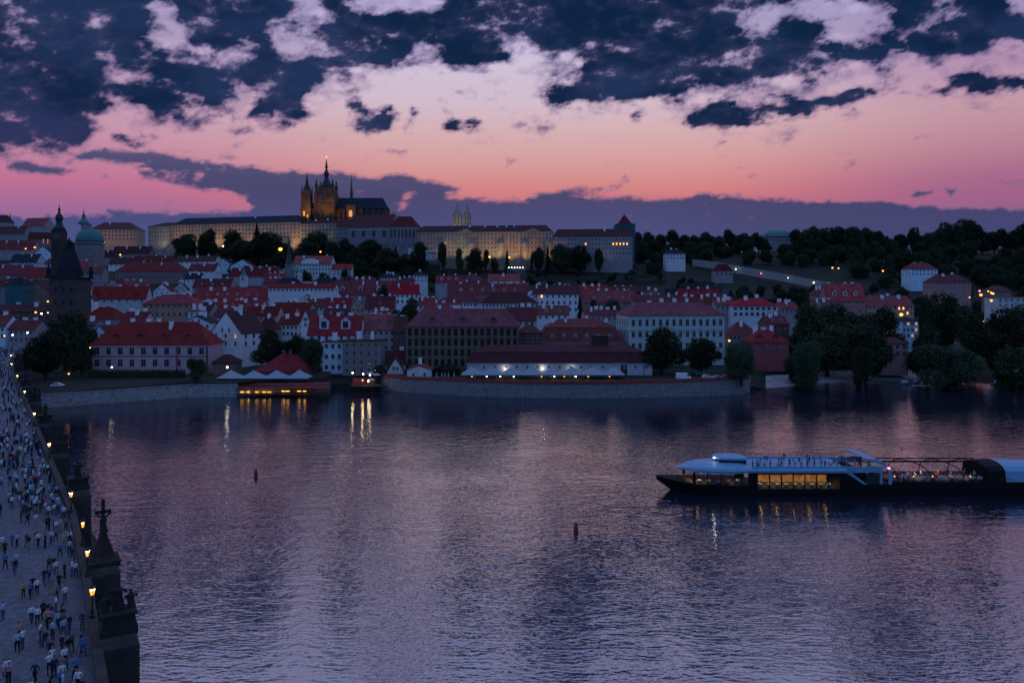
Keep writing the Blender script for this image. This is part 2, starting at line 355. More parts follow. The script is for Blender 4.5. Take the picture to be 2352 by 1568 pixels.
defm('boat_white', (0.17, 0.35, 0.50), 0.45, 0.10, 0.4, spec=0.3)
defm('rubber', (0.012, 0.012, 0.012), 0.8, 0.0)
MT['lit_window'] = mat('lit_window', (0.3, 0.2, 0.1), 0.5, 0, emit=(1.0, 0.42, 0.13), estr=0.75)
MT['lit_warm'] = mat('lit_warm', (0.3, 0.2, 0.1), 0.5, 0, emit=(1.0, 0.50, 0.14), estr=7.0)
MT['lit_white'] = mat('lit_white', (0.4, 0.4, 0.4), 0.5, 0, emit=(1.0, 0.86, 0.66), estr=14.0)
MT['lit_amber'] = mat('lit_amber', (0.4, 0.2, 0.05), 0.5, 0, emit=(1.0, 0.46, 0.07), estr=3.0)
MT['lit_orange'] = mat('lit_orange', (0.4, 0.2, 0.05), 0.5, 0, emit=(1.0, 0.26, 0.03), estr=4.0)
MT['lit_green'] = mat('lit_green', (0.3, 0.4, 0.3), 0.5, 0, emit=(0.62, 1.0, 0.55), estr=6.0)
MT['lit_pink'] = mat('lit_pink', (0.4, 0.2, 0.3), 0.5, 0, emit=(1.0, 0.16, 0.35), estr=4.0)

def leafmat(name, a, b):
    m = bpy.data.materials.new(name); m.use_nodes = True
    t = m.node_tree; p = t.nodes['Principled BSDF']; p.inputs['Roughness'].default_value = 0.7; p.inputs['Specular IOR Level'].default_value = 0.15
    oi = t.nodes.new('ShaderNodeObjectInfo'); tcn = t.nodes.new('ShaderNodeTexCoord')
    n = t.nodes.new('ShaderNodeTexNoise'); n.inputs['Scale'].default_value = 2.2; n.inputs['Detail'].default_value = 3
    t.links.new(tcn.outputs['Object'], n.inputs['Vector'])
    ad = t.nodes.new('ShaderNodeMath'); ad.operation = 'MULTIPLY_ADD'; ad.inputs[1].default_value = 0.5; t.links.new(oi.outputs['Random'], ad.inputs[0]); t.links.new(n.outputs[0], ad.inputs[2])
    r = t.nodes.new('ShaderNodeValToRGB'); r.color_ramp.elements[0].position = 0.4; r.color_ramp.elements[1].position = 1.0
    r.color_ramp.elements[0].color = a + (1,); r.color_ramp.elements[1].color = b + (1,)
    t.links.new(ad.outputs[0], r.inputs[0]); t.links.new(r.outputs[0], p.inputs['Base Color'])
    return m
MT['leaf'] = leafmat('leaf', (0.016, 0.026, 0.013), (0.045, 0.065, 0.032))
MT['leaf_light'] = leafmat('leaf_light', (0.028, 0.050, 0.026), (0.065, 0.105, 0.055))
MT['needle'] = leafmat('needle', (0.012, 0.020, 0.012), (0.028, 0.042, 0.024))

# ------------------------------------------------------------------ objects
def thing(name, label, cat, loc=(0, 0, 0), rz=0.0, group=None, kind=None):
    o = bpy.data.objects.new(name, None); COL.objects.link(o)
    o.location = loc; o.rotation_euler = (0, 0, rz); o.empty_display_size = 0.5
    tag(o, label, cat, group, kind or 'thing'); return o
def tag(o, label=None, cat=None, group=None, kind=None):
    if label: o['label'] = label
    if cat: o['category'] = cat
    if group: o['group'] = group
    if kind: o['kind'] = kind
    return o
class MB:
    def __init__(s): s.v = []; s.f = []; s.m = []; s.mats = []; s.mi = 0
    def use(s, key):
        if key not in s.mats: s.mats.append(key)
        s.mi = s.mats.index(key); return s
    def add(s, vs, fs):
        o = len(s.v); s.v += [tuple(v) for v in vs]
        for f in fs: s.f.append([i + o for i in f]); s.m.append(s.mi)
        return s
    def box(s, x0, x1, y0, y1, z0, z1):
        return s.add([(x0,y0,z0),(x1,y0,z0),(x1,y1,z0),(x0,y1,z0),(x0,y0,z1),(x1,y0,z1),(x1,y1,z1),(x0,y1,z1)],
                     [(0,3,2,1),(4,5,6,7),(0,1,5,4),(1,2,6,5),(2,3,7,6),(3,0,4,7)])
    def bar(s, a, b, w, h=None):
        a, b = Vector(a), Vector(b); d = b - a
        if d.length < 1e-6: return s
        d.normalize(); h = h or w
        up = Vector((0, 0, 1)) if abs(d.z) < 0.95 else Vector((0, 1, 0))
        sx = d.cross(up).normalized() * (w / 2); sy = sx.cross(d).normalized() * (h / 2)
        vs = [p + q for p in (a, b) for q in (-sx - sy, sx - sy, sx + sy, -sx + sy)]
        return s.add(vs, [(0,3,2,1),(4,5,6,7),(0,1,5,4),(1,2,6,5),(2,3,7,6),(3,0,4,7)])
    def prism(s, poly, y0, y1):       # polygon in x,z extruded along y
        n = len(poly)
        return s.add([(x, y0, z) for x, z in poly] + [(x, y1, z) for x, z in poly],
                     [tuple(range(n)), tuple(range(2*n-1, n-1, -1))] + [(i, i+n, (i+1) % n + n, (i+1) % n) for i in range(n)])
    def prismx(s, poly, x0, x1):      # polygon in y,z extruded along x
        n = len(poly)
        return s.add([(x0, y, z) for y, z in poly] + [(x1, y, z) for y, z in poly],
                     [tuple(range(n-1, -1, -1)), tuple(range(n, 2*n))] + [(i, (i+1) % n, (i+1) % n + n, i+n) for i in range(n)])
    def prismz(s, poly, z0, z1):
        n = len(poly)
        return s.add([(x, y, z0) for x, y in poly] + [(x, y, z1) for x, y in poly],
                     [tuple(range(n-1, -1, -1)), tuple(range(n, 2*n))] + [(i, (i+1) % n, (i+1) % n + n, i+n) for i in range(n)])
    def lathe(s, prof, n=12, cx=0, cy=0, ph=0.0, sq=1.0):   # prof: (radius, z) from bottom to top
        o = []; k = len(prof)
        for r, z in prof:
            for i in range(n):
                a = ph + 2 * math.pi * i / n
                o.append((cx + r * math.cos(a), cy + r * math.sin(a) * sq, z))
        fs = [(j*n+i, j*n+(i+1) % n, (j+1)*n+(i+1) % n, (j+1)*n+i) for j in range(k-1) for i in range(n)]
        fs += [tuple(range(n-1, -1, -1)), tuple(range((k-1)*n, k*n))]
        return s.add(o, fs)
    def tube(s, pts, r, n=6):
        pts = [Vector(p) for p in pts]; k = len(pts); o = []
        rs = r if isinstance(r, (list, tuple)) else [r] * k
        for j in range(k):
            d = (pts[min(j+1, k-1)] - pts[max(j-1, 0)]).normalized()
            up = Vector((0, 0, 1)) if abs(d.z) < 0.9 else Vector((1, 0, 0))
            a = d.cross(up).normalized(); b = d.cross(a).normalized()
            for i in range(n):
                t = 2 * math.pi * i / n
                o.append(pts[j] + a * (rs[j] * math.cos(t)) + b * (rs[j] * math.sin(t)))
        fs = [(j*n+i, (j+1)*n+i, (j+1)*n+(i+1) % n, j*n+(i+1) % n) for j in range(k-1) for i in range(n)]
        fs += [tuple(range(n)), tuple(range(k*n-1, (k-1)*n-1, -1))]
        return s.add(o, fs)
    def hip(s, x0, x1, y0, y1, z0, rx0, rx1, ry, z1, t=0.0):
        v = [(x0,y0,z0),(x1,y0,z0),(x1,y1,z0),(x0,y1,z0),(rx0,ry,z1),(rx1,ry,z1)]
        return s.add(v, [(0,3,2,1),(0,1,5,4),(2,3,4,5),(1,2,5),(3,0,4)])
    def mesh(s, name, smooth=False):
        me = bpy.data.meshes.new(name); me.from_pydata(s.v, [], s.f)
        for k in s.mats: me.materials.append(MT[k] if isinstance(k, str) else k)
        if len(s.mats) > 1: me.polygons.foreach_set('material_index', s.m)
        if smooth: me.polygons.foreach_set('use_smooth', [True] * len(s.f))
        me.update(); return me
    def build(s, name, parent=None, loc=None, rz=0.0, smooth=False):
        return put(name, s.mesh(name, smooth), parent, loc, rz)
def put(name, me, parent=None, loc=None, rz=0.0, scale=None):
    o = bpy.data.objects.new(name, me); COL.objects.link(o)
    if parent: o.parent = parent
    if loc is not None: o.location = loc
    if rz: o.rotation_euler = (0, 0, rz)
    if scale: o.scale = scale
    return o
def copy_tree(o, parent=None):
    c = o.copy(); COL.objects.link(c)
    if parent: c.parent = parent
    for ch in list(KIDS.get(o.name, ())): copy_tree(ch, c)
    return c
KIDS = {}

# ------------------------------------------------------------------ ground and river
def interp(x, xs, ys): return float(np.interp(x, xs, ys))
SHORE = [(-1600,1010),(-400,975),(90,937),(430,912),(545,911),(750,901),(762,882),(872,882),(884,896),(1000,905),(1200,913),(1500,912),(1700,905),(1750,893),(1800,890),(1860,882),(2000,876),(2110,876),(2250,882),(2400,885),(3600,895)]
def shore_Y(u): return CH * F / (interp(u, [p[0] for p in SHORE], [p[1] for p in SHORE]) - HY)
GY = [250, 400, 500, 600, 700, 800, 900, 1000, 1200, 1600, 6000]
GU = [-400, 0, 340, 750, 1200, 1500, 1900, 2352, 2800]
GZ = [[4.6,8,12,20,32,48,66,92,128,140,140],[4.6,8,12,20,32,48,66,90,122,138,138],[4.6,8,12,19,30,47,69,76,84,90,90],
      [4.8,7,11,18,30,50,71,76,78,78,78],[5.2,7,11,17,27,50,71,74,76,76,76],[5.2,7,10,16,25,48,72,86,92,92,92],
      [5,6,8.5,14,24,44,72,92,98,98,98],[4.5,5.5,7.5,12,22,40,68,94,104,104,104],[4.5,5.5,7.5,12,22,40,68,94,104,104,104]]
GZ = np.array(GZ, float)
def ground(x, Y):
    u = CX + F * x / max(Y, 1.0)
    col = [float(np.interp(Y, GY, GZ[i])) for i in range(len(GU))]
    z = interp(u, GU, col)
    d = Y - shore_Y(u)
    if 1690 < u < 2700:
        k = min(1.0, max(0.0, (u - 1690) / 60.0)); zz = min(z, -0.4 + d * 0.13)
        z = z * (1 - k) + zz * k
    return z
us = list(range(-1600, 3640, 40)); us = sorted(set(us + [750, 756, 762, 872, 878, 884, 1690, 1710]))
offs = [0.4, 2, 5, 10, 16, 24, 34, 46, 60, 80, 100, 125, 150, 175, 200, 225, 250, 275, 300, 330, 360, 390, 420, 450, 480, 510, 540, 570, 600, 640, 680, 730, 800, 900, 1050, 1300, 1800, 2600, 4000, 5600]
gv, gf = [], []
for j, of in enumerate(offs):
    for u in us:
        Y = shore_Y(u) + of; x = wx(u, Y)
        gv.append((x, Y, ground(x, Y)))
ncol = len(us)
for j in range(len(offs) - 1):
    for i in range(ncol - 1):
        gf.append((j*ncol+i, j*ncol+i+1, (j+1)*ncol+i+1, (j+1)*ncol+i))
me = bpy.data.meshes.new('ground'); me.from_pydata(gv, [], gf); me.materials.append(MT['grass_ground']); me.update()
g = bpy.data.objects.new('ground', me); COL.objects.link(g); g['kind'] = 'structure'; g['label'] = 'dark ground of the town bank rising to the castle hill'

wm = bpy.data.materials.new('river_water'); wm.use_nodes = True
t = wm.node_tree; b = t.nodes['Principled BSDF']
b.inputs['Base Color'].default_value = (0.014, 0.014, 0.026, 1); b.inputs['Roughness'].default_value = 0.04
b.inputs['IOR'].default_value = 4.6; b.inputs['Specular IOR Level'].default_value = 0.5
tcn = t.nodes.new('ShaderNodeTexCoord')
def wnoise(scale, sx, sy, det, rot=0.0, rough=0.55):
    mp = t.nodes.new('ShaderNodeMapping'); t.links.new(tcn.outputs['Object'], mp.inputs[0]); mp.inputs['Scale'].default_value = (sx, sy, 1); mp.inputs['Rotation'].default_value = (0, 0, rot)
    n = t.nodes.new('ShaderNodeTexNoise'); n.inputs['Scale'].default_value = scale; n.inputs['Detail'].default_value = det; n.inputs['Roughness'].default_value = rough
    t.links.new(mp.outputs[0], n.inputs['Vector']); return n.outputs[0]
na = wnoise(1.75, 0.42, 1.0, 2, 0.12, 0.45); nb = wnoise(0.42, 0.5, 1.0, 2, -0.2, 0.4); nc = wnoise(0.05, 1, 1, 3, 0.4)
pw = t.nodes.new('ShaderNodeMapRange'); t.links.new(nc, pw.inputs[0]); pw.inputs[1].default_value = 0.35; pw.inputs[2].default_value = 0.7; pw.inputs[3].default_value = 0.55; pw.inputs[4].default_value = 1.25
m1 = t.nodes.new('ShaderNodeMath'); m1.operation = 'MULTIPLY'; t.links.new(na, m1.inputs[0]); t.links.new(pw.outputs[0], m1.inputs[1])
m2 = t.nodes.new('ShaderNodeMath'); m2.operation = 'MULTIPLY_ADD'; t.links.new(nb, m2.inputs[0]); m2.inputs[1].default_value = 1.3; t.links.new(m1.outputs[0], m2.inputs[2])
bp = t.nodes.new('ShaderNodeBump'); bp.inputs['Strength'].default_value = 1.0; bp.inputs['Distance'].default_value = 0.07
t.links.new(m2.outputs[0], bp.inputs['Height']); t.links.new(bp.outputs[0], b.inputs['Normal'])
wme = bpy.data.meshes.new('river'); wme.from_pydata([(-5000,-3000,0),(5000,-3000,0),(5000,420,0),(-5000,420,0)], [], [(0,1,2,3)]); wme.materials.append(wm)
river = bpy.data.objects.new('river', wme); COL.objects.link(river); river['kind'] = 'structure'; river['label'] = 'wide rippled river reflecting the pink dusk sky'
# ------------------------------------------------------------------ windows, chimneys, dormers, houses
WCACHE = {}
def window_mesh(w, h, kind='plain', frame='frame_white', lit=None):
    key = (round(w, 2), round(h, 2), kind, frame, lit)
    if key in WCACHE: return WCACHE[key]
    m = MB(); f = 0.10 if w < 2 else 0.16
    m.use(lit or 'glass_dark')
    if kind == 'arch':
        n = 6; pts = [(-w/2, 0), (w/2, 0), (w/2, h - w/2)] + [(w/2*math.cos(math.pi*i/n), h - w/2 + w/2*math.sin(math.pi*i/n)) for i in range(1, n)] + [(-w/2, h - w/2)]
        m.prism(pts, -0.03, 0.05)
        m.use(frame).box(-w/2-f, w/2+f, -0.14, 0.02, -f*1.5, 0).box(-0.04, 0.04, -0.08, -0.031, 0, h*0.96)
        out = [(p[0]*(1+2*f/w), p[1] + (f if p[1] > h*0.5 else 0)) for p in pts]
        k = len(pts)
        for i in range(1, k):
            a, b = pts[i], pts[(i+1) % k]; c, d = out[(i+1) % k], out[i]
            if i == 0: continue
            m.add([(a[0],-0.1,a[1]),(b[0],-0.1,b[1]),(c[0],-0.1,c[1]),(d[0],-0.1,d[1])], [(0,1,2,3)])
    else:
        m.box(-w/2, w/2, -0.03, 0.04, 0, h)
        m.use(frame)
        m.box(-w/2-f, -w/2, -0.12, 0.02, -f, h+f).box(w/2, w/2+f, -0.12, 0.02, -f, h+f)
        m.box(-w/2, w/2, -0.12, 0.02, h, h+f).box(-w/2-f*1.4, w/2+f*1.4, -0.2, 0.02, -2*f, -f)
        m.box(-w/2, w/2, -0.12, 0.02, -f, 0)
        m.box(-0.035, 0.035, -0.07, -0.031, 0, h)
        if h > 1.3: m.box(-w/2, w/2, -0.065, -0.032, h*0.62, h*0.62+0.06)
    WCACHE[key] = m.mesh('window'); return WCACHE[key]
CHC = {}
def chimney_mesh(w, d, h, mk='chimney_plaster'):
    key = (w, d, h, mk)
    if key not in CHC:
        m = MB().use(mk).box(-w/2, w/2, -d/2, d/2, -1.2, h); m.box(-w/2-0.1, w/2+0.1, -d/2-0.1, d/2+0.1, h, h+0.18)
        m.use('tile_red')
        for i in range(2): m.lathe([(0.16, h+0.18), (0.14, h+0.6)], 6, (i-0.5)*w*0.45, 0)
        CHC[key] = m.mesh('chimney')
    return CHC[key]
def dormer_mesh(w, h, d, wallk, roofk):
    key = ('d', w, h, d, wallk, roofk)
    if key not in CHC:
        m = MB().use(wallk)
        m.prism([(-w/2, -0.3), (w/2, -0.3), (w/2, h), (0, h + w*0.42), (-w/2, h)], 0, d)
        m.use(roofk)
        e = 0.18; t = 0.12
        for s in (-1, 1):
            a = (s*(w/2+e), h - e*0.84); b = (0, h + w*0.42)
            m.prism([a, (a[0], a[1]+t), (0, b[1]+t*1.3), b] if s > 0 else [b, (0, b[1]+t*1.3), (a[0], a[1]+t), a], -e, d)
        m.use('glass_dark').box(-w*0.28, w*0.28, -0.04, 0.05, h*0.12, h*0.92)
        m.use('frame_white').box(-0.03, 0.03, -0.07, -0.041, h*0.12, h*0.92).box(-w*0.34, w*0.34, -0.1, 0.02, h*0.04, h*0.12)
        CHC[key] = m.mesh('dormer')
    return CHC[key]
def winrow(root, x0, x1, n, z, w, h, y, kind='plain', frame='frame_white', lit=(), rz=0.0, xfix=None, litk='lit_window', skip=()):
    """a row of windows between x0 and x1 on the wall plane y (rz 0) or x = xfix (rz +-90 deg)"""
    for i in range(n):
        if i in skip: continue
        c = x0 + (x1 - x0) * (i + 0.5) / n
        me = window_mesh(w, h, kind, frame, litk if i in lit else None)
        put('window', me, root, (c, y, z) if xfix is None else (xfix, c, z), rz)
YA_e = [560, 593, 624, 664, 696, 725, 758, 800, 850]; YA_Y = [1000, 900, 800, 700, 600, 500, 400, 345, 315]
def auto_Y(e): return float(np.interp(e, YA_e, YA_Y))
HOUSES = {}
def house(label, x0, x1, ye, yr, wall='plaster_white', roof='tile_red', kind='gable', Y=None, d=None, rot=0.0, rows=2, cols=None, ww=1.1, wh=1.6,
          dorm=0, chim=2, base=None, name='town_house', cat='house', lit=(), sidewin=True, group=None, st=3.3, wtop=2.4, frame='frame_white', dwall=None, dsz=(1.7, 1.3), ridge=None, cornice=True, arch=False, chs=(1.9, 1.2, 2.2), litk='lit_window', ends=None):
    if ends: Y = (ends[0][1] + ends[1][1]) / 2; sidewin = False
    if Y is None: Y = auto_Y(ye)
    if not rot and not ends and Y > 356 and kind in ('gable', 'front', 'hip'): rot = random.Random(int(x0*7+ye)).uniform(-0.24, 0.24)
    cs = math.cos(rot)
    W = (x1 - x0) / F * Y
    d = d or max(7.0, min(13.0, W * 0.7))
    if rot: W = max(3.0, (W - d * abs(math.sin(rot))) / cs)
    cxw = wx((x0 + x1) / 2, Y); cyw = Y + (d * cs + W * abs(math.sin(rot))) / 2
    if ends:
        A_ = Vector((wx(*ends[0]), ends[0][1], 0)); B_ = Vector((wx(*ends[1]), ends[1][1], 0)); dv_ = B_ - A_
        W = dv_.length; d = d or 14.0; rot = math.atan2(dv_.y, dv_.x); mid = (A_ + B_) / 2 + Vector((-math.sin(rot), math.cos(rot), 0)) * d / 2
        cxw, cyw = mid.x, mid.y
    ze = wz(ye, Y); zb = min(ground(cxw, Y), ground(cxw, cyw)) - 1.0 if base is None else base
    zb = min(zb, ze - 3.0)
    zr = wz(yr, cyw if kind != 'front' else Y + 1)
    zr = max(zr, ze + 1.2)
    rt = thing(name, label, cat, (cxw, cyw, zb), rot, group)
    ze -= zb; zr -= zb
    w2, d2 = W / 2, d / 2
    o = 0.45
    wl = MB().use(wall); rf = MB().use(roof); t = 0.28
    ry = 0.0; slope_front = None
    if kind in ('gable', 'half'):
        wl.prismx([(-d2, 0), (d2, 0), (d2, ze), (0, zr - t*1.1), (-d2, ze)], -w2, w2)
        sl = (zr - ze) / d2
        for s in (-1, 1):
            a = (s*(d2+o), ze - o*sl); 
            poly = [a, (0, zr), (0, zr + t), (a[0], a[1] + t)]
            rf.prismx(poly if s < 0 else poly[::-1], -w2 - o*0.6, w2 + o*0.6)
        slope_front = (ze, zr, d2)
    elif kind == 'front':
        wl.prism([(-w2, 0), (w2, 0), (w2, ze), (0, zr - t*1.1), (-w2, ze)], -d2, d2)
        sl = (zr - ze) / w2
        for s in (-1, 1):
            a = (s*(w2+o), ze - o*sl)
            poly = [a, (a[0], a[1] + t), (0, zr + t), (0, zr)]
            rf.prism(poly if s > 0 else poly[::-1], -d2 - o*0.6, d2 + o*0.6)
    elif kind == 'hip':
        wl.box(-w2, w2, -d2, d2, 0, ze)
        r = min(w2 * 0.75, d2 * 0.95) if ridge is None else ridge * w2
        rf.hip(-w2-o, w2+o, -d2-o, d2+o, ze - 0.02, -w2 + r, w2 - r, 0, zr); slope_front = (ze, zr, d2)
        rf.box(-w2-o, w2+o, -d2-o, d2+o, ze - 0.22, ze - 0.021)
    elif kind == 'mansard':
        wl.box(-w2, w2, -d2, d2, 0, ze)
        zm = ze + (zr - ze) * 0.62; i1 = d2 * 0.28
        a = [(-w2-o,-d2-o,ze),(w2+o,-d2-o,ze),(w2+o,d2+o,ze),(-w2-o,d2+o,ze)]; b_ = [(-w2+i1,-d2+i1,zm),(w2-i1,-d2+i1,zm),(w2-i1,d2-i1,zm),(-w2+i1,d2-i1,zm)]
        rf.add(a + b_, [(0,3,2,1),(0,1,5,4),(1,2,6,5),(2,3,7,6),(3,0,4,7)])
        rf.hip(-w2+i1-0.25, w2-i1+0.25, -d2+i1-0.25, d2-i1+0.25, zm+0.02, -w2+i1+d2*0.6, w2-i1-d2*0.6, 0, zr); slope_front = (ze, zm, i1 + 0.01)
    elif kind == 'pyramid':
        wl.box(-w2, w2, -d2, d2, 0, ze); rf.hip(-w2-o, w2+o, -d2-o, d2+o, ze - 0.02, -0.05, 0.05, 0, zr)
    elif kind == 'flat':
        wl.box(-w2, w2, -d2, d2, 0, ze); rf.box(-w2-0.2, w2+0.2, -d2-0.2, d2+0.2, ze, ze + 0.5)
    wl.build('wall', rt); ro = rf.build('roof', rt)
    if cornice and kind != 'front':
        c = MB().use('frame_white' if wall in ('plaster_white', 'plaster_blue', 'plaster_green') else wall)
        c.box(-w2 - 0.22, w2 + 0.22, -d2 - 0.22, -d2 - 0.003, ze - 0.75, ze - 0.32); c.build('cornice', rt)
    n = cols if cols is not None else max(1, int(W / 3.4))
    li = 0
    for k in range(rows):
        z = ze - wtop - st * k
        if z < 0.6: break
        ll = [i for (kk, i) in lit if kk == k]
        winrow(rt, -w2 + 0.3, w2 - 0.3, n, z, ww, wh, -d2 - 0.01, kind='arch' if arch else 'plain', frame=frame, lit=ll, litk=litk)
        if sidewin and abs(rot) > 0.08:
            m_ = max(1, int(d / 4.0)); s = 1 if rot < 0 else -1
            # the side that turns towards the river
            xs_ = -w2 - 0.01 if rot > 0 else w2 + 0.01
            winrow(rt, -d2 + 0.4, d2 - 0.4, m_, z, ww, wh, 0, frame=frame, rz=(R(-90) if rot > 0 else R(90)), xfix=xs_)
    if kind == 'front' and zr - ze > 3.5:
        winrow(rt, -w2*0.45, w2*0.45, 2, ze + 0.5, ww*0.8, wh*0.8, -d2 - 0.01, frame=frame)
    if dorm and slope_front:
        z0, z1, dd = slope_front; sl = (z1 - z0) / dd
        dw, dh = dsz
        fr = 0.30
        yy = -d2 + dd * fr; zz = z0 + (z1 - z0) * fr
        for i in range(dorm):
            xx = -w2*0.82 + 1.64 * w2 * (i + 0.5) / dorm
            put('dormer', dormer_mesh(dw, dh, max(1.2, dh / max(sl, 0.4) + 0.8), dwall or wall, roof), ro, (xx, yy - 0.25, zz + 0.1))
    rr = random.Random(int(x0 * 13 + ye * 7))
    for i in range(chim):
        xx = (-0.8 + 1.6 * (i + 0.5) / chim + rr.uniform(-0.08, 0.08)) * w2 if kind != 'front' else rr.uniform(-0.3, 0.3) * w2
        yy = rr.choice((-0.25, 0.12, 0.3)) * d2 if kind != 'front' else rr.uniform(-0.3, 0.6) * d2
        if kind == 'hip': xx *= 0.7
        zz = zr - abs(yy) / d2 * (zr - ze) if kind != 'front' else zr - abs(xx) / w2 * (zr - ze)
        put('chimney', chimney_mesh(*chs), ro, (xx, yy, zz + 0.2), rr.choice((0, R(90))))
    HOUSES[label] = (rt, W, d, ze, zr, zb)
    return rt, W, d, ze, zr, zb

# ------------------------------------------------------------------ quay walls along the far bank
def quay(label, pts, mk, cap, name='quay_wall', thick=1.2, capk='stone_pale', course=None):
    """pts: (column, foot row, top row) on the waterline"""
    rt = thing(name, label, 'wall', (wx(pts[0][0], CH*F/(pts[0][1]-HY)), CH*F/(pts[0][1]-HY), 0))
    ox, oy = rt.location.x, rt.location.y
    P = []
    for u, yf, yt in pts:
        Y = CH * F / (yf - HY); P.append((wx(u, Y), Y, wz(yt, Y)))
    w = MB().use(mk); c = MB().use(capk)
    for (xa, ya, za), (xb, yb, zb_) in zip(P, P[1:]):
        n = max(1, int(math.hypot(xb-xa, yb-ya) / 6))
        for i in range(n):
            f0, f1 = i / n, (i + 1) / n
            q0 = (xa+(xb-xa)*f0-ox, ya+(yb-ya)*f0-oy, za+(zb_-za)*f0); q1 = (xa+(xb-xa)*f1-ox, ya+(yb-ya)*f1-oy, za+(zb_-za)*f1)
            w.add([(q0[0],q0[1]-0.5,-1),(q1[0],q1[1]-0.5,-1),(q1[0],q1[1],q1[2]),(q0[0],q0[1],q0[2]),(q0[0],q0[1]+thick,-1),(q1[0],q1[1]+thick,-1),(q1[0],q1[1]+thick,q1[2]),(q0[0],q0[1]+thick,q0[2])],
                  [(0,1,2,3),(3,2,6,7),(5,4,7,6),(0,3,7,4),(1,5,6,2)])
            c.add([(q0[0],q0[1]-0.15,q0[2]+0.003),(q1[0],q1[1]-0.15,q1[2]+0.003),(q1[0],q1[1]-0.15,q1[2]+cap),(q0[0],q0[1]-0.15,q0[2]+cap),(q0[0],q0[1]+0.6,q0[2]+0.003),(q1[0],q1[1]+0.6,q1[2]+0.003),(q1[0],q1[1]+0.6,q1[2]+cap),(q0[0],q0[1]+0.6,q0[2]+cap)],
                  [(0,1,2,3),(3,2,6,7),(5,4,7,6),(0,3,7,4),(1,5,6,2)])
    w.build('masonry', rt); c.build('coping', rt)
    return rt
quay('long pale stone quay wall below the grass before the pink palace', [(-60,955,925),(90,937,908),(150,932,904),(430,912,885),(545,911,884)], 'stone_pale', 0.5)
quay('dark stone basement wall under the lamplit terrace restaurant', [(545,910.5,893),(640,908,894),(750,901,890),(764,882,872)], 'stone_wall', 0.3)
quay('short quay wall at the mouth of the side channel', [(764,882,862),(872,882,866)], 'stone_wall', 0.3)
quay('curved stone river wall with a red brick band below the white tents', [(872,882,860),(884,896,866),(930,900,872),(1000,905,874),(1100,910,878),(1200,913,882),(1350,914,883),(1500,912,880),(1620,909,876),(1700,905,871),(1722,900,871)], 'stone_wall', 1.35, capk='brick_red')
def lowwall(label, pts, h, mk='stone_pale', name='garden_wall', thick=0.5):
    x0, y0, z0 = pts[0]; rt = thing(name, label, 'wall', (x0, y0, z0))
    m = MB().use(mk); c = MB().use(mk)
    for a, b_ in zip(pts, pts[1:]):
        d = Vector((b_[0]-a[0], b_[1]-a[1], 0)).normalized(); nn = Vector((-d.y, d.x, 0)) * thick
        q = [Vector((p[0]-x0, p[1]-y0, p[2]-z0)) for p in (a, b_)]
        for mm, lo, hi, ex in ((m, -2.5, h, 0.0), (c, h + 0.003, h + 0.25, 0.12)):
            e = nn.normalized() * ex
            vs = [q[0]-e+Vector((0,0,lo)), q[1]-e+Vector((0,0,lo)), q[1]+nn+e+Vector((0,0,lo)), q[0]+nn+e+Vector((0,0,lo)), q[0]-e+Vector((0,0,hi)), q[1]-e+Vector((0,0,hi)), q[1]+nn+e+Vector((0,0,hi)), q[0]+nn+e+Vector((0,0,hi))]
            mm.add(vs, [(0,3,2,1),(4,5,6,7),(0,1,5,4),(1,2,6,5),(2,3,7,6),(3,0,4,7)])
    m.build('masonry', rt); c.build('coping', rt); return rt
def gp(u, Y, dz=0.0):
    x = wx(u, Y); return (x, Y, ground(x, Y) + dz)
# ------------------------------------------------------------------ town houses, from the river back to the hill
H = house
PW, PC, PG, PL, PP, PO, PGR, POR, PBR, PB, PR = ('plaster_' + k for k in ('white','cream','grey','lilac','pink','ochre','green','orange','brown','blue','red'))
TR, TB, TD, TO = 'tile_red', 'tile_bright', 'tile_dark', 'tile_rose'
# riverside row
rt, W, d, ze, zr, zb = H('long two storey pink palace with red hipped roof by the grass quay', 208, 478, 791, 739, 'plaster_rose', TB, 'hip', Y=322, d=17, rows=2, cols=10, ww=1.9, wh=2.8, st=5.0, wtop=4.1, dorm=4, chim=5, name='palace', cat='palace', dwall=TB, dsz=(1.5, 0.9), ridge=0.32, base=5.0)
for x in (-W/2+0.35, -W/2+W*0.735, W/2-0.35): MB().use('plaster_red').box(-0.42, 0.42, -0.2, -0.004, 0, ze-0.8).build('pilaster', rt, (x, -d/2, 0))
MB().use('plaster_pink').box(-W/2, W/2, -d/2-0.16, -d/2-0.005, ze-5.15, ze-4.75).build('string_course', rt)
H('white house turning a broad gable to the river beside the pink palace', 466, 590, 765, 716, PW, TD, 'front', Y=345, d=15, rot=-0.5, rows=2, cols=3, chim=2, lit=((0, 2),), ww=1.2, wh=1.8)
H('low red roofed shed behind the grass quay trees', 488, 540, 832, 813, PBR, TD, 'hip', Y=318, d=8, rows=0, chim=0, name='garden_shed', cat='shed')
H('wide low pavilion with red hipped roof behind the four white canopies', 587, 712, 852, 811, PBR, TR, 'hip', Y=322, d=18, rows=0, chim=1, name='pavilion', cat='pavilion')
H('tall red roofed house with two big white dormers above the river channel', 706, 828, 768, 726, PW, TR, 'gable', Y=345, d=12, rows=1, cols=7, dorm=2, dsz=(4.2, 3.6), chim=3, dwall=PW)
H('narrow pale blue house front with three window rows by the channel', 741, 788, 786, 774, PB, TD, 'flat', Y=332, d=10, rows=3, cols=3, chim=1, cornice=True, ww=1.2, wh=1.8, st=4.6)
H('grey riverside house with iron balcony beside the channel mouth', 787, 874, 784, 772, PG, TD, 'flat', Y=326, d=12, rows=4, cols=5, chim=2, st=3.6, ww=1.1, wh=1.9)
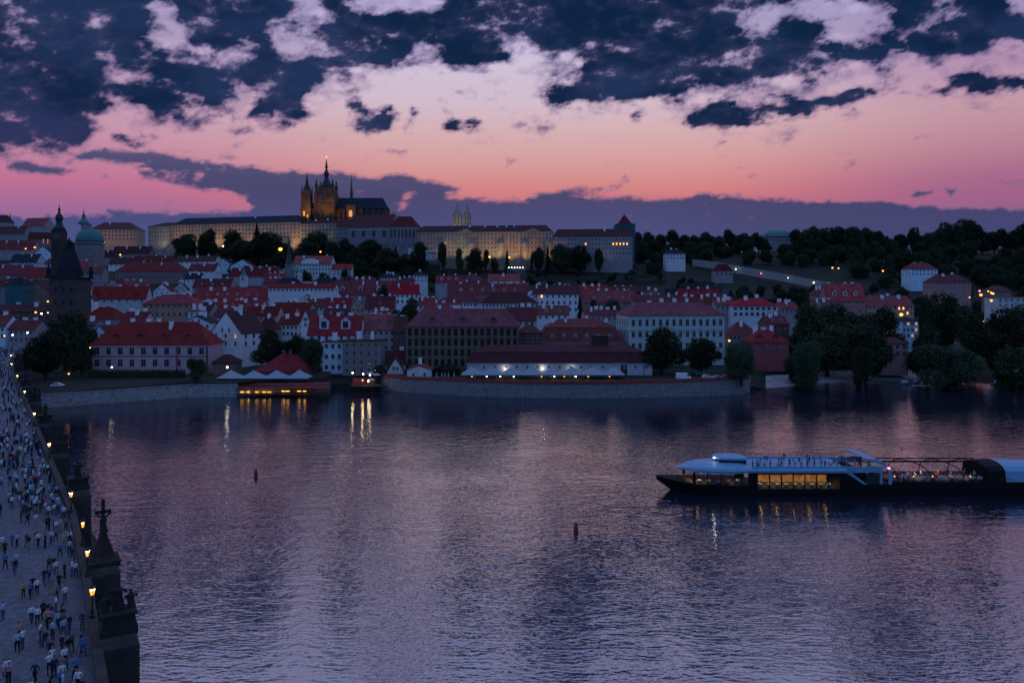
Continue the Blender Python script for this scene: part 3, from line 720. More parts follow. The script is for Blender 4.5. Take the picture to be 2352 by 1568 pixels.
H('lilac house with red roof and three small gabled dormers', 829, 908, 756, 722, PL, TR, 'gable', Y=352, d=12, rows=3, cols=6, dorm=3, chim=3, dsz=(1.6, 1.4))
H('narrow dark brown house squeezed beside the big ochre building', 903, 933, 761, 727, PBR, TD, 'gable', Y=350, d=11, rows=3, cols=2, chim=1)
rt, W, d, ze, zr, zb = H('big ochre four storey building with red hipped roof and tall arched windows', 932, 1192, 750, 708, PO, TO, 'hip', Y=338, d=22, rows=4, cols=17, ww=1.5, wh=2.9, st=4.4, wtop=3.9, dorm=3, chim=4, name='ochre_building', cat='building', frame='frame_brown', dwall=TO, dsz=(1.6, 1.0), ridge=0.25, chs=(3.4, 1.1, 1.9))
MB().use('plaster_ochre').box(-W/2, W/2, -d/2-0.25, -d/2-0.004, ze-5.15, ze-4.75).build('string_course', rt)
MB().use('plaster_ochre').box(-W/2+W*0.19, -W/2+W*0.2, -d/2-0.4, -d/2-0.005, 0, ze-0.8).build('pilaster', rt)
H('lower brown annexe at the end of the ochre building', 1190, 1243, 764, 745, PBR, TD, 'hip', Y=352, d=12, rows=2, cols=4, chim=0)
rt, W, d, ze, zr, zb = H('white riverside cottage with red roof and small chimney on the wall', 935, 990, 849, 838, PW, TR, 'front', Y=314, d=9, rows=1, cols=2, chim=1, base=4.5, ww=0.8, wh=1.2, wtop=2.6)
H('blank white gabled outbuilding beside the channel mouth', 880, 926, 852, 822, PW, TD, 'front', Y=322, d=12, rot=0.15, rows=0, chim=0, base=3.5)
H('white house end with dark red lean roof behind the cottage', 878, 960, 835, 806, PW, TD, 'gable', Y=338, d=11, rows=1, cols=3, chim=1)
# the long restaurant
rt, W, d, ze, zr, zb = H('long low white restaurant with two tier dark red roof behind the tents', 1073, 1498, 833, 791, PW, TD, 'mansard', Y=318, d=20, rows=1, cols=17, ww=0.8, wh=0.9, wtop=2.2, chim=0, name='long_restaurant', cat='restaurant', base=4.8, cornice=True)
MB().use('wood_dark').box(W*0.33, W*0.365, -d/2-0.06, -d/2-0.004, 0, ze-0.8).build('door', rt)
for fx in (0.30, 0.455):
    MB().use('iron').tube([(W*(fx-0.0), -d/2-0.12, 0), (W*fx, -d/2-0.12, ze-0.4)], 0.1, 5).build('drainpipe', rt)
m = MB().use('wood_dark').box(-3.4, 3.4, -2.6, 2.6, -4, 3.6); m.box(-3.6, 3.6, -2.8, 2.8, 3.6, 4.0); m.build('stair_tower', rt, (W*0.235, 3.0, zr-0.2))
H('deep red roofed block with many dormers right behind the restaurant', 1238, 1432, 784, 731, PP, TR, 'mansard', Y=352, d=24, rows=1, cols=14, dorm=6, chim=6, ww=1.0, wh=1.2, dsz=(1.5, 1.2), dwall=PW)
# pale green palace
rt, W, d, ze, zr, zb = H('pale green palace with rows of pedimented windows behind the riverside trees', 1430, 1673, 724, 694, PGR, TO, 'hip', Y=352, d=22, rot=0.14, rows=4, cols=14, ww=1.4, wh=2.9, st=5.2, wtop=4.9, chim=4, dorm=0, name='palace', cat='palace', ridge=0.3, base=4.0, chs=(1.6, 1.0, 2.2))
MB().use('plaster_green').box(-W/2, W/2, -d/2-0.2, -d/2-0.004, ze-7.7, ze-7.3).build('string_course', rt)
MB().use('plaster_green').box(-W/2, W/2, -d/2-0.2, -d/2-0.005, ze-12.9, ze-12.5).build('string_course', rt)
for k in range(14):
    xx = -W/2+0.3+(W-0.6)*(k+0.5)/14
    put('pediment', WCACHE.setdefault('ped', MB().use('plaster_green').prism([(-1.1,0),(1.1,0),(0.8,0.25),(0,0.7),(-0.8,0.25)], -0.3, 0.0).mesh('pediment')), rt, (xx, -d/2-0.003, ze-4.6-5.2+3.1))
# right of the palace
H('white loggia house with wide red roof and open veranda', 1683, 1790, 702, 684, PW, TB, 'hip', Y=440, d=16, rows=2, cols=8, chim=2, ww=1.6, wh=1.8)
H('long low house with red roof and lilac wall beside the loggia house', 1674, 1746, 768, 740, PL, TR, 'hip', Y=372, d=13, rows=1, cols=7, chim=1)
H('crimson walled house with round dormer on its red roof by the trees', 1720, 1812, 785, 757, PR, TR, 'hip', Y=350, d=14, rows=1, cols=3, dorm=2, chim=3, dwall=TR, base=4.0)
H('red roofed barn behind the crimson house', 1758, 1815, 744, 726, PBR, TR, 'gable', Y=400, d=12, rows=1, cols=3, dorm=2, chim=2, dwall=PW)
H('tall red house with white dormers and stepped chimneys behind the big tree', 1900, 1990, 690, 652, PP, TB, 'gable', Y=520, d=16, rows=2, cols=6, dorm=3, chim=4, dwall=PW, dsz=(2.6, 2.4))
H('long house with red roof and lamplit lower wall right of the big tree', 1984, 2110, 703, 680, PC, TR, 'gable', Y=520, d=14, rows=2, cols=11, chim=4, lit=((0, 7), (0, 8), (1, 9)), litk='lit_orange')
H('small white lamplit house at the end of the tree lined street', 2068, 2112, 737, 728, PB, 'slate', 'hip', Y=430, d=9, rows=3, cols=4, chim=0, lit=((0, 1), (0, 3), (1, 3), (2, 2)), litk='lit_window')
H('ruined pinkish stone gatehouse on the bank terraces', 2022, 2086, 788, 774, PP, TD, 'hip', Y=352, d=9, rows=2, cols=4, arch=True, ww=1.2, wh=2.0, chim=0, name='gatehouse', cat='gatehouse', base=2.0)
H('white villa with red roof standing alone on the wooded slope', 2087, 2160, 618, 603, PB, TO, 'hip', Y=780, d=15, rows=2, cols=7, chim=2, name='villa', cat='villa')
H('pink villa half hidden in trees below the white villa', 2141, 2238, 648, 630, PP, TD, 'hip', Y=690, d=16, rows=2, cols=8, chim=2, name='villa', cat='villa')
H('white block building with flat top at the frame edge', 2290, 2372, 684, 676, PW, TO, 'flat', Y=520, d=14, rows=3, cols=6, chim=0)
H('rose topped building behind the white block', 2275, 2330, 668, 656, PP, TO, 'hip', Y=600, d=12, rows=1, cols=4, chim=0, lit=((0, 0),), litk='lit_orange')
H('flat pale roofed hall behind the long lamplit house', 2015, 2065, 680, 668, PL, 'slate_blue', 'hip', Y=600, d=16, rows=0, chim=0)
# middle rows, right half
H('red roofed terrace houses behind the pale green palace, with white chimneys', 1560, 1690, 698, 682, PL, TR, 'gable', Y=455, rows=1, cols=9, chim=6)
H('long red roof of the row behind the palace ridge', 1455, 1580, 694, 678, PC, TR, 'gable', Y=480, rows=1, cols=9, chim=5, chs=(1.3, 0.8, 2.2))
H('red house with tall white chimney pair below the terraced garden', 1560, 1660, 680, 664, PL, TR, 'gable', Y=545, rows=1, cols=7, chim=3, dorm=3, chs=(1.6, 1.0, 2.8))
H('peaked red house left of the tall chimney pair', 1456, 1545, 684, 664, PP, TR, 'front', Y=560, rows=1, cols=4, chim=2)
H('wide red roof with skylights behind the two dark garden trees', 1338, 1460, 694, 668, PP, TR, 'gable', Y=520, d=16, rows=1, cols=8, chim=5, dorm=3, dwall=PW)
H('red roofs with white chimneys between the garden trees and the palace', 1340, 1432, 724, 712, PL, TR, 'gable', Y=420, rows=1, cols=7, chim=5, dorm=2)
H('long white three storey house with dark roof and many chimneys', 1211, 1332, 675, 655, PW, TD, 'gable', Y=520, d=13, rows=3, cols=9, chim=7, lit=((0, 2),), ww=1.2, wh=2.2, st=4.6, litk='lit_orange')
H('red roofed house below the long white house', 1233, 1310, 722, 702, PW, TR, 'gable', Y=445, rows=1, cols=5, chim=3, dorm=2)
H('red gabled house behind the end of the ochre building', 1160, 1235, 736, 706, PC, TR, 'gable', Y=420, rows=1, cols=5, chim=3, chs=(1.6, 0.9, 3.0))
H('long dark roofed hall with a white band of windows', 1000, 1120, 694, 676, PW, TD, 'hip', Y=500, d=18, rows=1, cols=14, chim=0, ww=1.2, wh=1.6)
H('second dark roofed hall with white window band', 1090, 1238, 696, 672, PW, TD, 'hip', Y=485, d=18, rows=2, cols=16, chim=0, ww=1.2, wh=1.6)
H('very long red roof with a row of six dormers', 1022, 1213, 677, 652, PP, TR, 'gable', Y=590, d=20, rows=0, dorm=6, chim=4, dwall=PW, dsz=(2.4, 1.8))
H('white house with bright red roof left of the dark roofed halls', 890, 962, 675, 653, PW, TB, 'gable', Y=560, d=14, rows=2, cols=6, chim=2, ww=1.3, wh=2.2, st=4.2)
H('sloping red roof in front of the white bright roofed house', 830, 900, 708, 678, PC, TR, 'hip', Y=500, rows=1, cols=4, chim=2)
H('small white house with dark roof under the wooded slope', 944, 982, 632, 624, PW, 'slate', 'hip', Y=720, rows=2, cols=4, chim=1)
H('red house with paired white dormers under the slope', 1000, 1062, 648, 633, PL, TR, 'gable', Y=690, rows=1, cols=5, dorm=3, chim=2, dwall=PW, dsz=(2.4, 2.0))
H('rose roofed house beside the paired dormer house', 1058, 1110, 645, 630, PP, TO, 'hip', Y=700, rows=1, cols=4, chim=2)
H('white gabled chapel house with red roof near the garden pergola', 1120, 1195, 645, 630, PW, TB, 'gable', Y=690, d=11, rows=1, cols=5, chim=1)
H('cream rear building between the slope houses', 1045, 1125, 660, 648, PL, TD, 'gable', Y=640, rows=1, cols=6, chim=2)
# middle rows, left half
H('white gable front house in the red roofs left of the brown house', 802, 836, 706, 686, PC, TR, 'front', Y=480, rows=1, cols=3, chim=1)
H('red roof with small dormer right of the cream gable', 836, 905, 708, 680, PL, TR, 'gable', Y=470, rows=1, cols=4, dorm=1, chim=3)
H('big red roofed hall below the white hillside palace', 748, 902, 676, 645, PL, TR, 'gable', Y=610, d=20, rows=1, cols=10, dorm=3, chim=3, dwall=PW, dsz=(3.4, 2.4))
H('long white arcaded building with thin red roof', 611, 772, 661, 652, PW, TR, 'gable', Y=560, d=9, rows=1, cols=16, ww=1.2, wh=2.2, chim=2, arch=True)
H('dark slate roofed wing above the arcaded building', 620, 694, 656, 638, PG, 'slate', 'hip', Y=600, rows=0, chim=0)
H('second dark slate roofed wing by the hillside palace', 710, 770, 656, 636, PG, 'slate', 'hip', Y=612, rows=0, chim=1)
H('large red roof with tall white chimneys above the garden trees', 613, 716, 727, 695, PL, TR, 'gable', Y=470, d=16, rows=1, cols=7, chim=4, dorm=2, chs=(1.5, 1.0, 3.0), dwall=PW)
H('white house front with square windows between two firewalls', 635, 692, 745, 727, PW, TR, 'gable', Y=410, d=12, rows=2, cols=5, chim=2)
H('plain white firewall house with one high window', 690, 722, 738, 712, PW, TD, 'front', Y=395, d=10, rows=1, cols=1, chim=0)
H('dark roofed house with round pediment above the garden', 589, 636, 756, 728, PL, TD, 'hip', Y=400, rows=1, cols=3, chim=1)
H('red roof crossing behind the round pediment house', 560, 640, 726, 704, PC, TR, 'gable', Y=460, rows=1, cols=5, chim=3, dorm=1)
H('long red roof with small dormers in the middle of the old town', 443, 612, 686, 660, PL, TR, 'gable', Y=560, d=15, rows=1, cols=11, dorm=6, chim=5, dwall=PW)
H('red roofs stepping down before the long dormer roof', 456, 606, 708, 690, PC, TR, 'gable', Y=510, d=13, rows=1, cols=10, dorm=3, chim=6, dwall=PW)
H('white walled house with slate roof behind the white gable house', 484, 560, 728, 708, PW, TD, 'gable', Y=440, rows=1, cols=5, chim=3)
H('white and blue gabled houses behind the pink palace end', 414, 486, 742, 726, PW, 'slate', 'front', Y=400, d=12, rows=2, cols=5, chim=2)
H('white stair tower house with flat top behind the pink palace', 432, 462, 716, 704, PW, TD, 'flat', Y=450, d=8, rows=2, cols=2, chim=2)
H('wide salmon coloured palace with heavy cornice in the old town', 326, 448, 698, 676, POR, TO, 'hip', Y=470, d=18, rows=2, cols=9, ww=1.3, wh=2.2, st=5.0, chim=2, name='palace', cat='palace')
H('red roof with white gable walls left of the salmon palace', 190, 328, 686, 658, PW, TR, 'gable', Y=560, d=15, rows=1, cols=8, dorm=4, chim=3, dwall=TR, dsz=(1.6, 1.0))
H('small house with white dormer front above the white gable walls', 236, 282, 659, 640, PL, TD, 'front', Y=640, rows=1, cols=2, chim=0)
H('red hipped roof with lilac wall beside the dark bank tree', 178, 272, 732, 704, PL, TR, 'hip', Y=420, d=13, rows=2, cols=7, chim=2)
H('red roof with round white vents behind the pink palace', 270, 336, 742, 716, PL, TR, 'gable', Y=395, d=12, rows=1, cols=5, chim=3)
H('narrow lilac house between the dark tree and the pink palace', 186, 218, 748, 734, PL, TD, 'gable', Y=370, d=10, rows=4, cols=3, chim=1, st=3.6)
H('white house with blue grey gable above the pink palace roof', 214, 246, 762, 748, PB, TR, 'front', Y=365, d=10, rows=1, cols=2, chim=1)
H('grey three storey house right of the dark gate tower', 181, 232, 626, 612, PG, TR, 'gable', Y=640, rows=3, cols=5, chim=1)
H('very long red roofed building with two rows of windows under the church', 258, 420, 622, 603, PP, TR, 'hip', Y=790, d=18, rows=2, cols=15, ww=1.4, wh=2.4, st=5.0, chim=2)
H('red roofs left of the teal turret', 440, 530, 660, 640, PL, TR, 'gable', Y=660, rows=1, cols=6, chim=4, dorm=3, dwall=PW)
H('blue white gable house below the castle trees', 496, 530, 604, 594, PB, 'slate', 'front', Y=840, rows=1, cols=2, chim=0)
H('second blue white gable house below the castle trees', 528, 582, 612, 596, PB, TD, 'front', Y=820, rows=1, cols=3, chim=0)
H('red roofed row under the blue white gable houses', 520, 640, 634, 616, PL, TR, 'gable', Y=770, rows=1, cols=8, chim=4)
H('white row of houses with slate roofs under the castle west wing', 390, 500, 600, 588, PW, TD, 'gable', Y=840, rows=1, cols=8, chim=3)
H('red roofed house row under the west wing of the castle', 424, 500, 622, 606, PW, TR, 'gable', Y=790, rows=1, cols=5, chim=3)
H('lilac house with red roof left of the long two row building', 222, 262, 590, 574, PL, TD, 'hip', Y=900, rows=1, cols=4, chim=1)
H('dark red roofed houses below the warm lit skyline palace', 255, 345, 582, 566, PL, TD, 'gable', Y=930, rows=1, cols=7, chim=2, lit=((0, 1),), litk='lit_warm')
H('white terrace of houses under the dark roofed row', 245, 345, 606, 592, PW, TD, 'gable', Y=860, rows=1, cols=8, chim=3)
# far left slope
H('large warm lit palace with dark red roof on the far left skyline', 200, 310, 527, 511, PC, TD, 'hip', Y=1060, d=30, rows=3, cols=13, ww=1.7, wh=2.8, st=5.2, wtop=4.0, chim=2, name='palace', cat='palace')
H('rose roofed convent on the far left skyline', 46, 106, 518, 501, PL, TO, 'gable', Y=1120, d=20, rows=2, cols=8, chim=2, name='convent', cat='building')
H('dark peaked roof at the far left edge of the skyline', -24, 20, 510, 494, PL, TD, 'hip', Y=1120, rows=1, cols=4, chim=0)
H('pink lamplit building below the rose roofed convent', 60, 130, 548, 534, PP, TD, 'gable', Y=1000, rows=2, cols=7, chim=1, lit=((0, 3), (0, 4), (1, 3), (1, 4), (1, 5)))
H('row of grey houses under the far left skyline', -20, 60, 536, 520, PG, TD, 'gable', Y=1040, rows=1, cols=7, chim=2)
H('blue white gable house left of the gate tower', 78, 118, 580, 566, PB, TD, 'front', Y=900, rows=1, cols=2, chim=0)
H('red roofed houses on the left slope', -10, 78, 572, 552, PL, TR, 'gable', Y=940, rows=1, cols=7, chim=3)
H('blue roofed row on the left slope', 10, 90, 602, 584, PB, 'slate_blue', 'gable', Y=860, rows=1, cols=7, chim=2)
H('pale grey houses behind the green netted tower', -20, 60, 630, 608, PG, TR, 'gable', Y=760, rows=2, cols=6, chim=3)
H('red roof between the pale houses and the gate tower', 50, 116, 636, 614, PL, TR, 'gable', Y=720, rows=1, cols=5, chim=2)
H('dark gabled house beside the green netted tower', 52, 108, 664, 642, PBR, TD, 'front', Y=520, d=12, rows=2, cols=4, chim=0)
H('shadowy houses at the bridge end left of the gate', -20, 100, 716, 700, PBR, TD, 'gable', Y=440, rows=2, cols=8, chim=2)
H('pale house with red roof at the bridge foot', 16, 82, 756, 736, PL, TR, 'gable', Y=365, d=11, rows=2, cols=5, chim=2)
H('small teal and red house at the left frame edge', -30, 18, 748, 724, PB, TR, 'gable', Y=372, d=10, rows=2, cols=3, chim=1)
H('grey house behind the gate tower foot', 176, 206, 664, 648, PG, TD, 'gable', Y=560, rows=3, cols=3, chim=0)
# smaller houses wedged between the rows
for a in (
 ('small white gabled house wedged above the salmon palace', 352, 392, 668, 652, PW, TR, 'front', 640, 2, 3), ('red roofed cottage left of the long dormer roof', 404, 446, 690, 674, PL, TR, 'gable', 560, 1, 4),
 ('white firewall house behind the salmon palace', 396, 428, 664, 648, PW, TD, 'front', 660, 2, 2), ('dark red roof right of the salmon palace', 446, 492, 712, 694, PL, TD, 'gable', 480, 1, 4),
 ('narrow white house between the salmon palace and the white gable', 448, 474, 730, 714, PW, TR, 'front', 430, 2, 2), ('low red roofs above the long arcaded building', 600, 652, 640, 628, PL, TR, 'gable', 720, 1, 5),
 ('red roof left of the plain firewall house', 640, 690, 706, 690, PC, TR, 'front', 520, 1, 3), ('white house with red roof right of the round pediment house', 700, 742, 704, 686, PW, TR, 'gable', 520, 1, 4),
 ('red roofed house under the big hall', 740, 806, 702, 684, PL, TR, 'gable', 510, 1, 5), ('white gable wall in the red roofs below the arcade', 690, 716, 690, 676, PW, TD, 'front', 545, 1, 2),
 ('dark red roofs above the channel houses', 740, 800, 728, 708, PL, TD, 'gable', 430, 1, 5), ('small red house above the lilac dormer house', 850, 896, 730, 714, PC, TR, 'gable', 420, 1, 4),
 ('white walled red roof left of the two dark halls', 960, 1004, 700, 684, PW, TR, 'gable', 520, 1, 4), ('red roof behind the ochre building chimneys', 975, 1060, 712, 696, PL, TR, 'gable', 440, 1, 6),
 ('white house end beside the second dark hall', 1205, 1236, 690, 676, PW, TD, 'front', 500, 2, 2), ('red roof left of the long white three storey house', 1160, 1216, 664, 650, PC, TR, 'gable', 640, 1, 4),
 ('red roofs below the hillside garden walls', 1320, 1400, 668, 654, PL, TR, 'gable', 640, 1, 6), ('red roof with dormers between garden trees and chimneys', 1400, 1470, 672, 658, PP, TR, 'gable', 630, 1, 5),
 ('red roofed annexe left of the loggia house', 1640, 1690, 700, 690, PL, TR, 'gable', 450, 1, 4), ('red roofed wing right of the loggia house', 1786, 1836, 708, 694, PL, TR, 'gable', 450, 1, 4),
 ('red roofed gatehouse at the foot of the stair wall', 1868, 1906, 676, 660, PP, TR, 'hip', 640, 1, 3), ('small red house before the tall dormer house', 1870, 1930, 708, 688, PP, TR, 'gable', 500, 1, 4),
 ('lilac house with dark roof below the domed church', 150, 200, 612, 600, PL, TR, 'gable', 700, 1, 4), ('white house below the left slope roofs', 96, 140, 606, 594, PW, TD, 'gable', 800, 1, 4),
 ('red roof behind the green netted tower', -10, 52, 658, 640, PL, TR, 'gable', 600, 1, 5), ('white gable house right of the gate tower', 182, 214, 690, 674, PW, TD, 'front', 500, 2, 2),
 ('red roofs behind the very long two row building', 300, 390, 600, 588, PL, TR, 'gable', 860, 1, 6), ('red roof below the very long two row building', 262, 330, 656, 644, PL, TR, 'gable', 680, 1, 5),
 ('white house with slate roof right of the very long building', 424, 462, 640, 628, PW, 'slate', 'gable', 720, 1, 3), ('red roofs left of the slim green spire', 574, 640, 626, 612, PL, TR, 'gable', 790, 1, 5),
 ('lilac house row before the hillside palace wing', 600, 650, 652, 640, PL, TD, 'gable', 680, 1, 4), ('red roof right of the hillside palace', 800, 860, 652, 638, PL, TR, 'gable', 680, 1, 5),
 ('white house in shrubs under the castle slope', 873, 912, 638, 628, PW, 'slate', 'hip', 710, 1, 4), ('rose roof beside the dark shrubs of the slope', 905, 950, 652, 638, PP, TO, 'gable', 660, 1, 4),
 ):
    lab, x0, x1, ye, yr, wl_, rf_, kd, Y, rows, cols = a
    H(lab, x0, x1, ye, yr, wl_, rf_, kd, Y=Y, rows=rows, cols=cols, chim=3, dorm=(2 if kd == 'gable' and x1 - x0 > 50 else 0), dwall=PW)
# beach and bank steps
bv, bf = [], []
for j, of in enumerate((0.0, 3, 6, 10, 15, 22, 30)):
    for u in range(1712, 2160, 16):
        Y = shore_Y(u) + 0.5 + of; x = wx(u, Y); bv.append((x, Y, ground(x, Y) + 0.06 - (0.3 if j == 6 else 0)))
nb_ = len(range(1712, 2160, 16))
for j in range(6):
    for i in range(nb_ - 1): bf.append((j*nb_+i, j*nb_+i+1, (j+1)*nb_+i+1, (j+1)*nb_+i))
me = bpy.data.meshes.new('beach'); me.from_pydata(bv, [], bf); me.materials.append(MT['sand']); me.update()
bo = bpy.data.objects.new('beach', me); COL.objects.link(bo); tag(bo, 'pale sandy beach on the right bank', None, None, 'structure')
lowwall('low pale bank wall before the ruined gatehouse', [gp(1990, 342), gp(2060, 338), gp(2130, 336)], 0.9, 'stone_pale')
lowwall('upper pale terrace wall at the ruined gatehouse', [gp(2000, 350), gp(2050, 347), gp(2110, 346)], 1.0, 'stone_pale')
# ------------------------------------------------------------------ castle
SCS = 'stone_castle'
H('western castle block with flat cornice and low dark roof', 340, 392, 519, 511, SCS, 'slate_blue', 'hip', ends=((340, 975), (394, 960)), d=30, rows=4, cols=8, ww=1.6, wh=2.6, st=5.0, wtop=4.2, chim=0, name='castle_wing', cat='palace', group='wings of the castle')
H('long lit southern castle wing with dark blue roof', 392, 690, 513, 498, SCS, 'slate_blue', 'hip', ends=((394, 958), (690, 912)), d=26, rows=4, cols=38, ww=1.6, wh=2.6, st=5.0, wtop=4.2, chim=5, name='castle_wing', cat='palace', group='wings of the castle', ridge=0.12)
H('lit castle wing below the cathedral towers', 690, 760, 513, 506, SCS, TD, 'hip', ends=((690, 911), (772, 897)), d=20, rows=4, cols=10, ww=1.6, wh=2.6, st=5.0, wtop=4.2, chim=2, name='castle_wing', cat='palace', group='wings of the castle', ridge=0.2)
H('dim dark roofed castle wing right under the main tower', 760, 800, 521, 505, PL, TD, 'gable', ends=((772, 897), (800, 893)), d=18, rows=4, cols=5, ww=1.6, wh=2.6, st=5.0, wtop=4.2, chim=1, name='castle_wing', cat='palace', group='wings of the castle')
rt, W, d, ze, zr, zb = H('old royal palace hall with huge dark red roof beside the cathedral', 798, 896, 521, 494, PL, TD, 'gable', ends=((798, 893), (896, 880)), d=30, rows=0, chim=3, name='palace_hall', cat='palace')
winrow(rt, -W/2+1, W/2-1, 4, ze-11.5, 4.4, 7.0, -d/2-0.01, frame='frame_white')
MB().use('plaster_white').box(-W/2, W/2, -d/2-0.35, -d/2-0.004, ze-3.6, ze-3.0).build('string_course', rt)
rt, W, d, ze, zr, zb = H('chapel choir with pointed windows and steep dark red roof', 893, 957, 520, 497, PL, TD, 'hip', ends=((893, 878), (957, 874)), d=22, rows=0, chim=0, name='chapel', cat='chapel', ridge=0.55)
winrow(rt, -W/2+1, W/2-1, 7, ze-13.0, 1.9, 9.5, -d/2-0.01, kind='arch', frame='frame_white')
for i in range(8): MB().use('plaster_lilac').box(-0.45, 0.45, -1.2, 0, 0, ze-2.0).build('buttress', rt, (-W/2+0.9+(W-1.8)*i/7.0, -d/2-0.003, 0))
H('low white terrace building below the chapel', 872, 960, 564, 558, PL, 'slate', 'flat', ends=((878, 862), (962, 858)), d=8, rows=1, cols=9, ww=1.2, wh=1.8, chim=0, name='terrace_building', cat='building')
rt, W, d, ze, zr, zb = H('long five storey castle palace with red roof under the twin towers', 953, 1269, 532, 518, SCS, TD, 'hip', ends=((953, 868), (1269, 852)), d=24, rows=5, cols=38, ww=1.3, wh=2.1, st=5.0, wtop=4.0, chim=7, dorm=7, dsz=(2.4, 2.0), dwall=SCS, name='castle_palace', cat='palace', lit=((2, 8),), ridge=0.1)
for x in (-0.30, -0.08, 0.13, 0.30, 0.47): 
    MB().use(SCS).lathe([(3.6, 0), (3.6, ze-14), (3.9, ze-13.6), (1.0, ze-10.5), (0.1, ze-9.5)], 8, 0, 0, R(22.5)).build('turret', rt, (x*W, -d/2-1.2, 0))
for k in (1, 2, 3): MB().use(SCS).box(-W/2, W/2, -d/2-0.22, -d/2-0.004, ze-0.9-5.0*k, ze-0.6-5.0*k).build('string_course', rt)
for x in (-0.13, 0.36): MB().use(SCS).prism([(-9, 0), (9, 0), (0, 3.2)], -0.5, 0.4).build('pediment', rt, (x*W, -d/2, ze))
H('white castle palace at the eastern end with lit upper windows', 1268, 1453, 543, 526, PL, TD, 'hip', ends=((1270, 851), (1453, 842)), d=22, rows=4, cols=23, ww=1.3, wh=2.1, st=5.2, wtop=4.2, chim=2, name='castle_palace', cat='palace', lit=((1, 17), (1, 18), (1, 19), (1, 20), (1, 21), (1, 9)), litk='lit_orange', ridge=0.1, chs=(2.4, 1.6, 5.0))
# twin white towers
for px, wpx, lab in ((1050, 20, 'left one of the twin white church towers with stone spires'), (1073, 17, 'right one of the twin white church towers with stone spires')):
    Y = 960; s = Y / F; zb = 74; r = wpx * s / 2; zt = wz(498, Y) - zb; za = wz(467, Y) - zb
    t_ = thing('church_tower', lab, 'tower', (wx(px, Y), Y, zb), 0.0, 'twin church towers')
    MB().use('stone_castle').box(-r, r, -r, r, 0, zt).build('shaft', t_)
    MB().use('stone_pale').box(-r-0.3, r+0.3, -r-0.3, r+0.3, zt, zt+0.5).build('cornice', t_)
    MB().use('stone_castle').lathe([(r*1.3, zt+0.5), (r*0.9, zt+3), (r*0.5, zt+(za-zt)*0.5), (0.1, za)], 8, 0, 0, R(22.5)).build('spire', t_)
    for k, zz in enumerate((zt-4.2, zt-9.2)): winrow(t_, -r*0.8, r*0.8, 2, zz, 1.6, 2.8, -r-0.01, kind='arch')
    for sx in (-1, 1):
        for sy in (-1, 1): MB().use('stone_castle').lathe([(0.9, zt+0.5), (0.9, zt+2.2), (0.05, zt+5.5)], 6, sx*r*0.85, sy*r*0.85).build('corner_turret', t_)
# netted black tower
Y = 868; s = Y / F; zb = 68; t_ = thing('netted_tower', 'square tower wrapped in green netting with dark pyramid roof', 'tower', (wx(1437, Y), Y + 11, zb))
r = 22 * s; zt = wz(514, Y) - zb
MB().use('scaffold_net').box(-r, r, -r, r, 0, zt).build('netting', t_)
m = MB().use('iron')
for i in range(6):
    x = -r - 0.2 + (2*r+0.4) * i / 5; m.bar((x, -r-0.25, 0), (x, -r-0.25, zt+1.5), 0.16)
for k in range(6): m.bar((-r-0.3, -r-0.27, zt*(k+1)/6), (r+0.3, -r-0.27, zt*(k+1)/6), 0.14)
m.build('scaffold', t_)
MB().use('tile_dark').hip(-r*0.72, r*0.72, -r*0.72, r*0.72, zt+0.02, -0.1, 0.1, 0, wz(490, Y) - zb).build('roof', t_)
MB().use('iron').tube([(0,0,wz(491,Y)-zb), (0,0,wz(484,Y)-zb)], [0.22, 0.05], 5).build('finial', t_)
# cathedral
Y = 930; s = Y / F; zb = 70.0; ox = 780
cat_ = thing('cathedral', 'dark gothic cathedral with lit towers and green baroque helmet on the hill', 'cathedral', (wx(ox, Y), Y, zb))
X = lambda px: (px - ox) * s
Z = lambda py: wz(py, Y) - zb
CS = 'stone_cathedral'
def gothic_tower(cx, cy, hw, ztop, zap, name):
    m = MB().use(CS)
    m.box(cx-hw, cx+hw, cy-hw, cy+hw, 0, ztop)
    for sx in (-1, 1):
        for sy in (-1, 1):
            m.box(cx+sx*hw-1.3, cx+sx*hw+1.3, cy+sy*hw-1.3, cy+sy*hw+1.3, 0, ztop*0.80)
            m.box(cx+sx*hw*0.95-0.8, cx+sx*hw*0.95+0.8, cy+sy*hw*0.95-0.8, cy+sy*hw*0.95+0.8, ztop*0.8, ztop*1.0)
            m.lathe([(1.0, ztop), (0.9, ztop+1.5), (0.03, ztop+8)], 6, cx+sx*hw*0.95, cy+sy*hw*0.95)
    o = m.build(name, cat_)
    w = MB().use('copper_dark').lathe([(hw*0.86, ztop), (hw*0.72, ztop+1.5), (hw*0.30, ztop+(zap-ztop)*0.5), (0.10, zap)], 8, cx, cy, R(22.5)); w.build('spire', o)
    return o
a = gothic_tower(X(700), 10, 5.2, Z(437), Z(393), 'west_tower'); b_ = gothic_tower(X(732), 32, 4.0, Z(437), Z(397), 'west_tower')
m = MB().use(CS); hw = (X(767) - X(727)) / 2; cxm = X(747)
m.box(cxm-hw, cxm+hw, -hw+6, hw+6, 0, Z(432))
for sx in (-1, 1):
    for sy in (-1, 1): m.box(cxm+sx*hw-1.6, cxm+sx*hw+1.6, 6+sy*hw-1.6, 6+sy*hw+1.6, 0, Z(444)).box(cxm+sx*(hw-0.4)-1.1, cxm+sx*(hw-0.4)+1.1, 6+sy*(hw-0.4)-1.1, 6+sy*(hw-0.4)+1.1, Z(444), Z(431))
for q in range(7):
    xx = cxm - hw + hw * 2 * (q + 0.5) / 7; m.box(xx-0.35, xx+0.35, 6-hw-0.7, 6-hw, 0, Z(434 + (q % 2) * 8))
for zz in (490, 470, 452): m.box(cxm-hw-0.5, cxm+hw+0.5, 6-hw-0.9, 6-hw+0.1, Z(zz), Z(zz)+0.8)
mt = m.build('main_tower', cat_)
